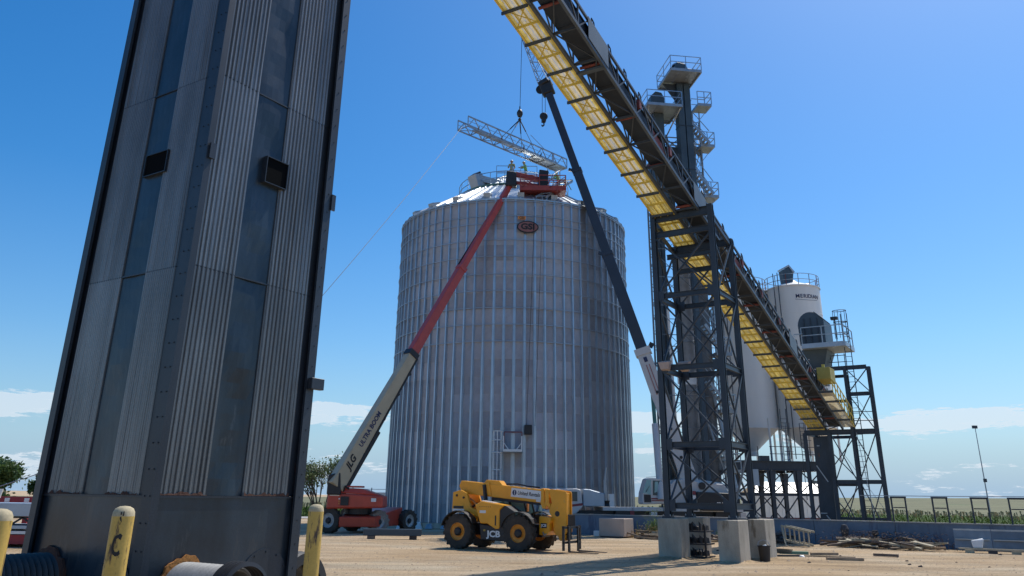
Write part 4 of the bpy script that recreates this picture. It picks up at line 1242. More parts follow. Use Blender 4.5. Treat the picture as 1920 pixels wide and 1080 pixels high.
def boot_tower():
    A = 52.2
    T = Thing('loading_tower', 'dark braced steel frame with platforms at the foot of the conveyor', 'steel tower', (53.4, 10.2, 0), SITE)
    bs = [12.25, 10.85, 9.53, 8.2]
    zp = 5.75
    def leg(a, b, z1, w=.20): T.part('leg', MB().ibeam((a, b, 0), (a, b, z1), w, w, .022, up=(1, 0, 0)), M_STEEL)
    leg(A, bs[0], zp); leg(A, bs[1], zp); leg(A, bs[2], 9.5, .18); leg(A, bs[3], 9.42, .22)
    A2 = 55.0
    for b in (12.25, 9.95): leg(A2, b, 9.4, .18)
    def H(p, q, h=.22, w=.12): T.part('beam', MB().ibeam(p, q, w, h, .02), M_STEEL)
    H((A, bs[0], zp), (A, bs[3] + .1, zp), .30, .16)
    H((A, bs[1] - .1, 3.0), (A, bs[3] + .1, 3.0))
    H((A, bs[1] - .1, 1.05), (A, bs[3] + .1, 1.05), .14)
    H((A, bs[2], 7.88), (A, bs[3] + .1, 7.88))
    H((A, 11.9, 9.42), (A, bs[3] + .1, 9.42), .24)
    for z in (3.0, zp, 7.9, 9.42):
        H((A + .1, bs[0] if z < 6 else 12.0, z), (A2, 12.25 if z < 6 else 12.0, z), .18)
        H((A + .1, 9.6, z - .04), (A2, 9.95, z - .04), .18)
        H((A2, 12.25, z - .1), (A2, 9.95, z - .1), .18)
    def X(a, b0, b1, z0, z1):
        T.bar('brace', (a - .04, b0, z0), (a - .04, b1, z1), .055, M_STEEL)
        T.bar('brace', (a + .04, b1, z0), (a + .04, b0, z1), .055, M_STEEL)
    for z0, z1 in ((.1, 2.9), (3.1, 5.6)):
        X(A, bs[1] - .1, bs[2] + .1, z0, z1); X(A, bs[2] - .1, bs[3] + .1, z0, z1)
        X(A2, 12.1, 10.0, z0, z1)
    X(A, bs[2] - .1, bs[3] + .1, 8.0, 9.3); X(A, bs[2] - .1, bs[3] + .1, 5.9, 7.75)
    for z in (6.4, 6.9, 2.2, 1.6):
        T.bar('thin_rail', (A + .3, bs[2] - .1, z), (A + .3, bs[3] + .15, z - .02), .04, M_STEEL)
    # enclosed dark chute between the first two legs
    T.part('chute', MB().hexa([(A + .25, 11.05, 0), (A + .25, 11.95, 0), (A + 1.5, 11.95, 0), (A + 1.5, 11.05, 0), (A + .25, 11.0, 5.5), (A + .25, 11.85, 5.5), (A + 1.5, 11.85, 5.5), (A + 1.5, 11.0, 5.5)]), M_STEEL)
    T.bar('pale_brace', (A - .1, 11.75, 3.9), (A - .1, 11.2, 3.0), .05, M_GALV)
    T.bar('pale_brace', (A - .1, 11.5, 1.2), (A - .1, 11.2, .8), .05, M_GALV)
    for i, z in enumerate((5.0, 1.3, .95)):
        T.bar('pale_step', (A - .14, 11.8 - .2 * (i == 0), z), (A - .14, 11.45, z), .05, M_GALV)
    # upper platform with hand rails
    zu = 10.95
    T.part('upper_platform', MB().hexa([(51.7, 9.2, zu - .28), (51.7, 11.75, zu - .28), (54.5, 12.2, zu - .28), (54.5, 9.2, zu - .28), (51.7, 9.2, zu), (51.7, 11.75, zu), (54.5, 12.2, zu), (54.5, 9.2, zu)]), M_GREYPANEL)
    for z in (.5, 1.0):
        T.bar('hand_rail', (51.75, 11.7, zu + z), (51.75, 9.25, zu + z), .05, M_GALV)
        T.bar('hand_rail', (51.75, 9.25, zu + z), (54.4, 9.25, zu + z), .05, M_GALV)
        T.bar('hand_rail', (51.75, 11.7, zu + z), (54.4, 12.4, zu + z), .05, M_GALV)
    for p in ((51.75, 11.7), (51.75, 10.5), (51.75, 9.25), (53.0, 9.25), (54.4, 9.25), (54.4, 12.3)):
        T.bar('rail_post', (p[0], p[1], zu), (p[0], p[1], zu + 1.0), .055, M_GALV)
    T.bar('sensor_bar', (51.6, 12.1, zu + .6), (51.6, 11.6, zu + .6), .08, M_GALV, .05)
    # lamp
    T.bar('lamp_post', (53.0, 9.9, zu), (53.0, 9.9, zu + 1.6), .05, M_STEEL)
    T.part('lamp_head', MB().box(52.8, 53.1, 9.7, 10.1, zu + 1.55, zu + 1.72), M_BLACK)
    # intermediate rails on the second platform
    for z in (9.6, 10.0, 10.4):
        T.bar('hand_rail', (53.6, 10.9, z), (53.6, 9.6, z), .04, M_STEEL)
    for b in (10.9, 10.5, 10.1, 9.7):
        T.bar('rail_post', (53.6, b, 9.5), (53.6, b, 10.5), .045, M_STEEL)
    # caged ladder
    for b in (9.05, 9.4):
        T.bar('ladder_rail', (A + .15, b, .3), (A + .15, b, 12.7), .045, M_STEEL)
    for k in range(40):
        T.bar('ladder_rung', (A + .15, 9.05, .5 + .3 * k), (A + .15, 9.4, .5 + .3 * k), .025, M_STEEL)
    for z in (12.9, 12.2, 11.5):
        pts = [(A + .15 + .0, 9.05, z)] + [(A + .15 + .35 * math.sin(t) * .8, 9.45 - .4 * math.cos(t), z) for t in [math.pi * 2 * k / 10 for k in range(11)]]
        T.part('cage_hoop', MB().path(pts, .022, 5), M_STEEL)
    for k in range(6):
        t = math.pi * 2 * k / 6 + .4
        T.bar('cage_bar', (A + .15 + .28 * math.sin(t), 9.45 - .4 * math.cos(t), 11.2), (A + .15 + .28 * math.sin(t), 9.45 - .4 * math.cos(t), 12.9), .028, M_STEEL)
    T.bar('ladder_foot', (A - .1, 7.6 + 1.3, .9), (A - .1, 7.4 + 1.9, 5.7), .03, M_GALV)
    for (b0, z0, b1, z1) in ((10.9, 5.4, 8.35, 1.2), (9.5, 8.2, 8.3, 6.0)):
        T.bar('cable', (A + 1.2, b0, z0), (A + 1.2, b1, z1), .02, M_GALV)
boot_tower()

def hood():
    T = Thing('elevator_housing', 'dark rounded elevator head housing on a platform above the conveyor tail', 'machine', (53, 11.1, 10.95), SITE)
    a0, a1 = 52.3, 54.6
    prof = [(10.42, 10.95), (11.95, 10.95), (11.98, 12.2)] + [(11.2 + .78 * math.cos(t), 12.2 + .82 * math.sin(t)) for t in [math.pi * k / 12 for k in range(0, 9)]] + [(10.42, 12.45)]
    T.part('housing', MB().prism([(b, z) for b, z in prof], (a0, 0, 0), (0, 1, 0), (0, 0, 1), (a1 - a0, 0, 0)), M_BLUEGREY, bevel=.04)
    T.part('top_panel', MB().hexa([(52.25, 10.45, 12.5), (52.25, 10.95, 12.96), (54.4, 10.95, 12.96), (54.4, 10.45, 12.5), (52.25, 10.42, 12.53), (52.25, 10.93, 13.0), (54.4, 10.93, 13.0), (54.4, 10.42, 12.53)]), M_BLUEGREY)
    T.part('hopper', MB().hexa([(52.6, 10.75, 9.5), (52.6, 11.45, 9.5), (54.0, 11.45, 9.5), (54.0, 10.75, 9.5), (52.35, 10.40, 10.66), (52.35, 11.95, 10.66), (54.5, 11.95, 10.66), (54.5, 10.40, 10.66)]), M_BLUEGREY)
    T.part('spout', MB().box(52.8, 53.8, 10.8, 11.4, 8.6, 9.5), M_STEEL)
    for b in (10.8, 11.2, 11.6):
        T.part('stiffening_rib', MB().box(52.24, 52.3, b - .03, b + .03, 10.95, 12.6), M_STEEL)
    T.part('motor', MB().tube((52.1, 12.2, 9.6), (52.1, 11.6, 9.62), .16, 12), M_BLACK)
hood()

# ================================================================ WALL, RAILING FRAMES
def wall():
    T = Thing('containment_wall', 'long low blue painted concrete wall across the back of the yard', 'wall', (44.7, 7, 0), SITE)
    bs = [24.6, 21.4, 18.0, 14.2, 10.5, 6.8, 3.2, -.6, -4.5, -9.0, -14.0]
    rs = random.Random(4)
    for k, (b1, b0) in enumerate(zip(bs[:-1], bs[1:])):
        T.part('wall_panel', MB().box(44.6, 44.86, b0 + .012, b1 - .012, -.1, 1.05), M_WALL)
        T.part('coping', MB().box(44.56, 44.9, b0 + .01, b1 - .01, 1.053, 1.10), M_WTOP)
    # return of the wall at the left end
    T.part('wall_panel', MB().box(44.87, 47.5, 24.3, 24.58, -.1, 1.02), M_WALL)
wall()
for i, (b0, b1, lab) in enumerate(((6.83, 6.22, 'dark pipe railing frame on the blue wall beside the loading tower'), (5.06, 4.46, 'dark pipe railing frame on the blue wall, second right of the loading tower'),
                          (3.45, 2.81, 'dark pipe railing frame on the blue wall under the tall thin mast'), (1.97, 1.3, 'dark pipe railing frame on the blue wall cut by the right edge'))):
    T = Thing('railing_frame', lab, 'railing', (44.75, (b0 + b1) / 2, 1.1), SITE, group='pipe railing frames on the blue wall')
    for b in (b0, b1):
        T.bar('post', (44.75, b, 1.1), (44.75, b, 2.14), .07, M_STEEL)
    T.bar('top_rail', (44.75, b0 + .05, 2.17), (44.75, b1 - .05, 2.17), .08, M_STEEL)
    T.bar('mid_rail', (44.75, b0 - .05, 1.72), (44.75, b1 + .05, 1.72), .045, M_STEEL)
mb = MB(); mb.path([(44.75, 8.2, 2.24), (44.75, 5, 2.235), (44.75, 1.5, 2.25), (44.75, -6, 2.28)], .016, 5)
solo('guard_cable', 'thin pale cable stretched along the top of the railing frames', 'cable', mb, M_GALV, (44.75, 3, 2.2), SITE)

# thin leaning mast far right
T = Thing('mast', 'tall thin mast with a small camera head standing in the field', 'mast', (58.09, 105.0, .5))
T.part('pole', MB().tube((58.09, 105, .4), (58.11, 105, 10.7), .085, 8, .045), M_GALV)
T.part('mast_head', MB().box(57.8, 58.35, 104.85, 105.15, 10.6, 10.95), M_STEEL)
T.part('control_box', MB().box(57.95, 58.3, 104.8, 105.0, 4.3, 4.7), M_STEEL)

# ================================================================ ELEVATOR TOWER
def elevator_tower():
    T = Thing('elevator_tower', 'tall galvanised lattice tower with stairs, platforms and dark elevator legs behind the conveyor', 'tower', (19.8, 56.2, 0), LEGA)
    x0, x1, y0, y1 = 17.6, 22.0, 54.0, 58.4
    H = 29.0
    for x, y in ((x0, y0), (x1, y0), (x1 + 1.2, y1), (x0 + 1.45, y1)):
        T.tube('leg', (x, y, 0), (x, y, H), .065, M_LAT, 8)
    lv = [0.3 + 2.05 * k for k in range(15)]
    cs = [(x0, y0), (x1, y0), (x1 + 1.2, y1), (x0 + 1.45, y1)]
    for i in range(4):
        a, b = cs[i], cs[(i + 1) % 4]
        for k, z in enumerate(lv):
            T.bar('strut', (a[0], a[1], z), (b[0], b[1], z), .05, M_LAT)
            if k + 1 < len(lv):
                z2 = lv[k + 1]
                m = ((a[0] + b[0]) / 2, (a[1] + b[1]) / 2)
                if k % 2:
                    T.bar('brace', (a[0], a[1], z), (m[0], m[1], z2), .038, M_LAT)
                    T.bar('brace', (b[0], b[1], z), (m[0], m[1], z2), .038, M_LAT)
                else:
                    T.bar('brace', (m[0], m[1], z), (a[0], a[1], z2), .038, M_LAT)
                    T.bar('brace', (m[0], m[1], z), (b[0], b[1], z2), .038, M_LAT)
    # narrow truss mast on the left side of the tower
    for k in range(24):
        z = .6 + 1.1 * k
        T.bar('mast_lacing', (x0, y0, z), (x0 + .55, y0 + .1, z + .55), .028, M_LAT)
        T.bar('mast_lacing', (x0 + .55, y0 + .1, z + .55), (x0, y0, z + 1.1), .028, M_LAT)
    T.tube('mast_pipe', (x0 + .55, y0 + .1, 0), (x0 + .55, y0 + .1, 27), .04, M_LAT, 8)
    # elevator legs (double trunk in front, others inside)
    for xa, xb in ((19.95, 20.40), (20.48, 20.95)):
        n = 9
        for k in range(n):
            z0 = 31.6 / n * k; z1 = 31.6 / n * (k + 1) - .02
            if z1 < 19:
                if xa > 20.2: continue
                T.part('leg_casing', MB().box(20.28, 20.56, 52.9, 53.3, z0, z1), M_BLUEGREY)
                continue
            T.part('leg_casing', MB().box(xa, xb, 52.7, 53.5, z0, z1), M_BLUEGREY)
            T.part('casing_flange', MB().box(xa - .03, xb + .03, 52.67, 53.53, z1 - .05, z1 + .015), M_STEEL)
    T.part('leg_casing', MB().box(18.3, 18.72, 55, 55.5, 1.5, 28.5), M_BLUEGREY)
    T.part('leg_casing', MB().box(18.85, 19.1, 55, 55.5, 1.5, 28.5), M_BLUEGREY)
    T.part('leg_casing', MB().box(21.2, 21.6, 55.4, 55.9, 1.5, 24), M_STEEL)
    for z0, z1 in ((2.5, 5.6), (5.62, 9.1), (9.12, 12.6), (12.62, 16.1), (16.12, 20.0)):
        T.part('round_duct', MB().lathe([(.58, 0), (.58, z1 - z0)], 24, (20.95, 56.6, z0), closed=True), M_DUCT, smooth=True)
        T.part('duct_band', MB().lathe([(.60, 0), (.64, .02), (.64, .08), (.60, .1)], 24, (20.95, 56.6, z1 - .08)), M_GALV)
        T.part('round_duct', MB().lathe([(.42, 0), (.42, z1 - z0)], 20, (21.45, 54.45, z0), closed=True), mat('dull_duct', (.15, .155, .16), .5, .2, .2, 2), smooth=True)
    T.tube('fill_pipe', (18.95, 54.3, 3.0), (18.8, 54.3, 14.5), .10, M_CREAM, 10)
    T.tube('fill_pipe', (19.3, 54.2, 1.0), (18.95, 54.25, 6.0), .12, M_CREAM, 10)
    # spouts near the ground, pale
    for (p, q, r) in (((21.5, 54.2, 9.5), (22.6, 53.5, 2.0), .13), ((20.4, 54.1, 9.0), (21.9, 53.6, 3.4), .10), ((21.9, 54.3, 14.5), (22.3, 54.0, 9.6), .10), ((21.2, 54.6, 24.2), (21.75, 54.2, 22.8), .16), ((21.3, 54.6, 27.9), (22.0, 54.2, 26.3), .16)):
        T.tube('spout', p, q, r, M_GALV, 10)
    # top platform, seen from below, with head housing
    def platform(x0, x1, y0, y1, z, rail=True, m=M_GALV, nb=3):
        w = (x1 - x0) / nb
        for k in range(nb):
            T.part('platform_plate', MB().box(x0 + k * w + .01, x0 + (k + 1) * w - .01, y0, y1, z - .06, z), m)
        T.bar('platform_edge', (x0, y0, z - .10), (x1, y0, z - .10), .07, m, .22)
        T.bar('platform_edge', (x0, y1, z - .10), (x1, y1, z - .10), .07, m, .22)
        T.bar('platform_edge', (x0, y0 + .04, z - .10), (x0, y1 - .04, z - .10), .07, m, .22)
        T.bar('platform_edge', (x1, y0 + .04, z - .10), (x1, y1 - .04, z - .10), .07, m, .22)
        if rail:
            c = [(x0, y0), (x1, y0), (x1, y1), (x0, y1)]
            for i in range(4):
                a, b = c[i], c[(i + 1) % 4]
                for dz in (.55, 1.05):
                    T.bar('hand_rail', (a[0], a[1], z + dz), (b[0], b[1], z + dz), .045, M_STIFF)
                T.bar('rail_post', (a[0], a[1], z), (a[0], a[1], z + 1.05), .05, M_STIFF)
                T.bar('rail_post', ((a[0] + b[0]) / 2, (a[1] + b[1]) / 2, z), ((a[0] + b[0]) / 2, (a[1] + b[1]) / 2, z + 1.05), .045, M_STIFF)
    platform(18.85, 21.2, 50.8, 54.0, 31.75)
    T.part('head_housing', MB().prism([(-.5, 0), (.5, 0), (.5, .9), (.35, 1.25), (-.3, 1.35), (-.5, 1.05)], (20.2, 52.2, 31.76), (1, 0, 0), (0, 0, 1), (0, 1.2, 0)), M_BLUEGREY, bevel=.03)
    T.part('head_motor', MB().box(20.75, 21.1, 52.4, 53.1, 31.9, 32.75), M_BLUEGREY, bevel=.03)
    T.part('head_cap', MB().lathe([(.52, 0), (.5, .12), (.2, .2), (0, .2)], 20, (20.2, 52.8, 33.05)), M_GALV, smooth=True)
    T.part('knee_brace', MB().prism([(0, 0), (0, -1.5), (-1.0, 0)], (19.93, 53.0, 31.6), (1, 0, 0), (0, 0, 1), (0, .1, 0)), M_STEEL)
    # second head and its platform
    platform(17.2, 19.85, 51.6, 54.6, 29.2)
    T.part('head_housing', MB().prism([(-.55, 0), (.5, 0), (.5, 1.2), (.3, 1.62), (-.15, 1.7), (-.55, 1.3)], (18.5, 53.0, 29.2), (1, 0, 0), (0, 0, 1), (0, .9, 0)), M_BLUEGREY, bevel=.03)
    T.part('leg_casing', MB().box(18.1, 18.9, 53.1, 53.8, 20.0, 29.1), M_BLUEGREY)
    for (p, q) in (((17.3, 51.8, 29.1), (18.2, 53.9, 27.0)), ((19.8, 51.8, 29.1), (19.0, 53.9, 27.0)), ((18.5, 54.0, 28.0), (21.0, 54.0, 26.2)), ((18.6, 54.0, 26.2), (21.0, 54.0, 28.0)), ((17.7, 54, 27.6), (21.9, 54, 27.6)), ((17.7, 54, 27.2), (21.9, 54, 27.2))):
        T.bar('platform_strut', p, q, .07, M_GALV)
    T.part('dust_box', MB().box(18.9, 21.0, 54.6, 56.2, 25.2, 27.1), M_BLUEGREY)
    T.part('dust_box', MB().box(18.4, 19.9, 54.5, 55.4, 22.2, 24.0), M_BLUEGREY)
    # stair tower on the right with landings
    land = [30.35, 26.95, 22.9, 19.0, 15.2, 11.4, 7.6, 3.8]
    for k, z in enumerate(land):
        xa, xb = 21.75, 22.85
        T.part('landing', MB().box(xa, xb, 53.3, 54.6, z - .22, z), M_GALV)
        for dz in (.5, 1.0):
            T.bar('hand_rail', (xa, 53.32, z + dz), (xb, 53.32, z + dz), .05, M_STIFF)
            T.bar('hand_rail', (xb, 53.32, z + dz), (xb, 54.6, z + dz), .05, M_STIFF)
            T.bar('hand_rail', (xa, 54.6, z + dz), (xb, 54.6, z + dz), .05, M_STIFF)
        for x, y in ((xa, 53.32), (xb, 53.32), (xb, 54.6), ((xa + xb) / 2, 53.32)):
            T.bar('rail_post', (x, y, z), (x, y, z + 1.0), .055, M_STIFF)
        T.bar('landing_strut', (xb - .1, 53.9, z - .2), (xa - .15, 53.9, z - 1.7), .045, M_GALV)
        if k + 1 < len(land):
            zn = land[k + 1]
            zm = zn + (z - zn) * .5
            # flight 1: from landing down-left to inner landing, flight 2 back to next landing
            for (xs_, zs_, xe_, ze_, yy, bright) in ((xa, z, 20.95, zm, 54.6, 0), (20.9, zm, xa + .55, zn, 52.9, 1)):
                for dy in (0, .7):
                    T.bar('stair_stringer', (xs_, yy + dy, zs_ - .1), (xe_, yy + dy, ze_ - .1), .05, M_GALV, .2)
                    T.bar('hand_rail', (xs_, yy + dy, zs_ + .9), (xe_, yy + dy, ze_ + .9), .045, M_GALV)
                n = 8
                for j in range(n):
                    t = (j + .5) / n
                    x = xs_ + (xe_ - xs_) * t; zz = zs_ + (ze_ - zs_) * t
                    T.bar('stair_tread', (x, yy + .03, zz - .08), (x, yy + .67, zz - .08), .2, M_GALV, .035)
    for x, y in ((21.75, 54.6), (22.3, 54.6)):
        T.tube('stair_post', (x, y, 0), (x, y, 30.3), .05, M_GALV, 6)
    T.part('lamp', MB().lathe([(.0, 0), (.1, .02), (.1, .1), (0, .12)], 12, (21.9, 53.2, 21.6), (0, -1, 0)), M_DECAL)
    T.part('pale_panel', MB().box(19.0, 20.3, 53.6, 53.7, 9.2, 9.7), M_DECAL)
elevator_tower()

# ================================================================ CREAM HOPPER BINS ON THEIR STAND
def hopper_bin(cx, cy, label, sign):
    T = Thing('hopper_bin', label, 'hopper bin', (cx, cy, 4.6), LEGA, group='cream steel hopper bins')
    r = 2.06; z0, z1 = 7.15, 17.75
    n = 5
    for k in range(n):
        za = z0 + (z1 - z0) * k / n; zb = z0 + (z1 - z0) * (k + 1) / n - .012
        T.part('wall_ring', MB().lathe([(r, za), (r, zb)], 64, (cx, cy, 0)), M_CREAM, smooth=True)
        T.part('weld_seam', MB().lathe([(r + .002, zb - .02), (r + .014, zb), (r + .002, zb + .02)], 64, (cx, cy, 0)), M_CREAM)
    T.part('roof', MB().lathe([(r + .06, z1 - .03), (r + .06, z1 + .06), (.5, z1 + .65), (.35, z1 + .8), (0, z1 + .82)], 64, (cx, cy, 0)), M_CREAM)
    T.part('skirt_ring', MB().lathe([(r + .01, z0 - .12), (r + .05, z0 - .12), (r + .05, z0 + .02), (r + .01, z0 + .02)], 64, (cx, cy, 0)), M_CREAM)
    T.part('hopper_cone', MB().lathe([(r, z0 - .02), (.30, 5.45), (.30, 5.1)], 64, (cx, cy, 0)), M_CREAM, smooth=True)
    for k in range(8):
        a = 2 * math.pi * (k + .3) / 8
        T.part('bin_leg', MB().tube((cx + (r + .03) * math.cos(a), cy + (r + .03) * math.sin(a), 4.62), (cx + (r + .03) * math.cos(a), cy + (r + .03) * math.sin(a), z0 + .6), .085, 8), M_CREAM)
    # top rail
    for k in range(14):
        a = 2 * math.pi * k / 14
        x, y = cx + r * math.cos(a), cy + r * math.sin(a)
        T.bar('rail_post', (x, y, z1), (x, y, z1 + .95), .045, M_REDID if k % 3 == 0 else M_GALV)
    for dz in (.5, .95):
        T.part('hand_rail', MB().lathe([(r - .02, -.02), (r + .02, -.02), (r + .02, .02), (r - .02, .02), (r - .02, -.02)], 40, (cx, cy, z1 + dz)), M_GALV)
    if sign:
        T.part('inlet_box', MB().prism([(-.32, 0), (.32, 0), (.48, 1.0), (.1, 1.5), (-.42, 1.25)], (cx - .55, cy - .6, z1 + .3), (1, 0, 0), (0, 0, 1), (0, .7, 0)), M_BLUEGREY)
        T.part('inlet_cover', MB().prism([(-.46, 1.25), (.12, 1.56), (.52, 1.04), (.62, 1.15), (.15, 1.72), (-.5, 1.36)], (cx - .55, cy - .62, z1 + .3), (1, 0, 0), (0, 0, 1), (0, .75, 0)), M_GREYPANEL)
        T.part('manway_dome', MB().lathe([(.5, 0), (.48, .15), (.3, .33), (0, .4)], 24, (cx + 1.1, cy - .2, z1 + .25)), M_CREAM, smooth=True)
        # name lettering following the curve, one letter at a time
        word = 'MERIDIAN'
        wd = [.32, .26, .27, .13, .29, .13, .30, .31]
        tot = sum(wd); pos = -tot / 2
        a_c = R(18.5)   # towards the viewer
        for ch, w in zip(word, wd):
            mid = pos + w / 2; pos += w
            a = -math.pi / 2 + R(-13) + a_c + mid / r
            nrm = Vector((math.cos(a), math.sin(a), 0)); rgt = Vector((-math.sin(a), math.cos(a), 0))
            T.text('letter', ch, .42, M_NAVY, Vector((cx, cy, 16.86)) + nrm * (r + .012), rgt, (0, 0, 1), ext=.002, bold=.008)
        mb = MB(); v = []
        m = 24
        for k in range(m + 1):
            t = k / m
            s = -tot / 2 - .05 + (tot + .22) * t
            a = -math.pi / 2 + R(-13) + a_c + s / r
            zz = 16.62 - .07 * math.sin(math.pi * min(1, t * 1.1)) + (.42 * max(0, t - .86) / .14 if t > .86 else 0)
            for dz in (0, .025):
                v.append((cx + (r + .013) * math.cos(a), cy + (r + .013) * math.sin(a), zz + dz))
        mb.add(v, [(2 * k, 2 * k + 2, 2 * k + 3, 2 * k + 1) for k in range(m)])
        T.part('swoosh', mb, M_NAVY)
    # side ladder
    a = R(-150)
    for s in (-.2, .2):
        x, y = cx + (r + .15) * math.cos(a) - s * math.sin(a), cy + (r + .15) * math.sin(a) + s * math.cos(a)
        T.bar('ladder_rail', (x, y, 4.8), (x, y, z1 + 1.1), .05, M_STEEL)
hopper_bin(31.4, 60.3, 'cream hopper bin with black lettering and a curved swoosh near its top', True)
hopper_bin(27.7, 62.1, 'cream hopper bin half hidden behind the braced conveyor tower', False)

def bin_stand():
    T = Thing('bin_stand', 'heavy dark blue steel stand with haunched columns under the cream bins', 'steel stand', (27.4, 60, 0), LEGA)
    x0, x1, y0, y1 = 22.9, 31.2, 58.0, 64.3
    z = 4.58
    for y in (y0, y1):
        T.part('ring_beam', MB().ibeam((x0, y, z - .32), (x1, y, z - .32), .3, .64, .03), M_STEEL)
    for x in (x0, 27.0, x1):
        T.part('cross_beam', MB().ibeam((x, y0 + .16, z - .32), (x, y1 - .16, z - .32), .25, .6, .03), M_STEEL)
    xs_ = [23.0, 24.3, 27.05, 29.05, 31.05]
    for y in (y0, y1):
        for x in xs_:
            T.part('column', MB().ibeam((x, y, 0), (x, y, z - .65), .26, .26, .03, up=(0, 1, 0)), M_STEEL)
            T.part('haunch', MB().prism([(-.13, 0), (-.13, -1.9), (-.35, 0)], (x, y - .06, z - .65), (1, 0, 0), (0, 0, 1), (0, .12, 0)), M_STEEL)
            T.part('haunch', MB().prism([(.13, 0), (.13, -1.9), (.35, 0)], (x, y - .06, z - .65), (1, 0, 0), (0, 0, 1), (0, .12, 0)), M_STEEL)
        for xa, xb in zip(xs_[1:-1], xs_[2:]):
            T.part('tie_beam', MB().ibeam((xa + .14, y, 2.35), (xb - .14, y, 2.35), .14, .2, .02), M_STEEL)
            for z0, z1 in ((.2, 2.2), (2.5, 4.0)):
                T.bar('brace', (xa + .15, y - .05, z0), (xb - .15, y - .05, z1), .07, M_STEEL)
                T.bar('brace', (xb - .15, y + .05, z0), (xa + .15, y + .05, z1), .07, M_STEEL)
    T.part('deck_plate', MB().box(x0, x1, y0, y1, z + .005, z + .03), M_GALV)
    for xx in (24.5, 26.2, 27.2, 28.6, 30.2):
        T.bar('rail_post', (xx, y0, z), (xx, y0, z + 1.0), .05, M_STEEL)
    for dz in (.5, 1.0):
        T.bar('hand_rail', (27.1, y0, z + dz), (x1, y0, z + dz), .045, M_STEEL)
    T.part('control_cabinet', MB().box(25.6, 26.0, y0 - .25, y0 + .05, 2.9, 4.0), M_GREYPANEL)
    T.part('beam_box', MB().box(26.3, 27.0, y0 - .1, y0 + .3, z + .02, z + .35), M_STEEL)
    # caged ladders down from the deck
    for xl in (28.0, 29.4, 30.4):
        for s in (0, .45):
            T.bar('ladder_rail', (xl + s, y0 - .35, 2.0 if xl > 29 else z), (xl + s, y0 - .35, 8.2 if xl < 29 else 7.2), .04, M_STEEL)
        for k in range(11):
            T.bar('ladder_rung', (xl, y0 - .35, 4.7 + .28 * k), (xl + .45, y0 - .35, 4.7 + .28 * k), .025, M_STEEL)
        for zz in (5.2, 6.0, 6.8):
            T.bar('cage_band', (xl - .1, y0 - .8, zz), (xl + .55, y0 - .8, zz), .03, M_STEEL)
        T.bar('cage_bar', (xl + .1, y0 - .8, 5.0), (xl + .1, y0 - .8, 7.2), .025, M_STEEL)
        T.bar('cage_bar', (xl + .4, y0 - .8, 5.0), (xl + .4, y0 - .8, 7.2), .025, M_STEEL)
bin_stand()

# white container like tank behind the stand
T = Thing('white_tank', 'long white metal tank with ribbed side behind the dark stand', 'tank', (33.2, 69, 0), LEGA)
n = 12
for k in range(n):
    xa = 30.2 + 6.6 * k / n; xb = 30.2 + 6.6 * (k + 1) / n - .02
    T.part('side_panel', MB().box(xa, xb, 68.0, 68.1 + (.03 if k % 2 else 0), 0, 2.45), M_BLUETANK)
T.part('end_panel', MB().box(30.2, 30.3, 68.15, 71.0, 0, 2.45), M_BLUETANK)
T.part('roof_slope', MB().hexa([(30.1, 67.9, 2.46), (36.9, 67.9, 2.46), (36.9, 69.6, 3.34), (31.0, 69.6, 3.34), (30.1, 67.9, 2.52), (36.9, 67.9, 2.52), (36.9, 69.6, 3.40), (31.0, 69.6, 3.40)]), M_BLUETANK)
T.part('roof_slope', MB().hexa([(31.0, 69.61, 3.34), (36.9, 69.61, 3.34), (36.9, 71.1, 2.46), (30.1, 71.1, 2.46), (31.0, 69.61, 3.4), (36.9, 69.61, 3.4), (36.9, 71.1, 2.52), (30.1, 71.1, 2.52)]), M_BLUETANK)
T.part('base_stripe', MB().box(30.15, 36.8, 67.94, 67.98, .35, .62), M_REDID)

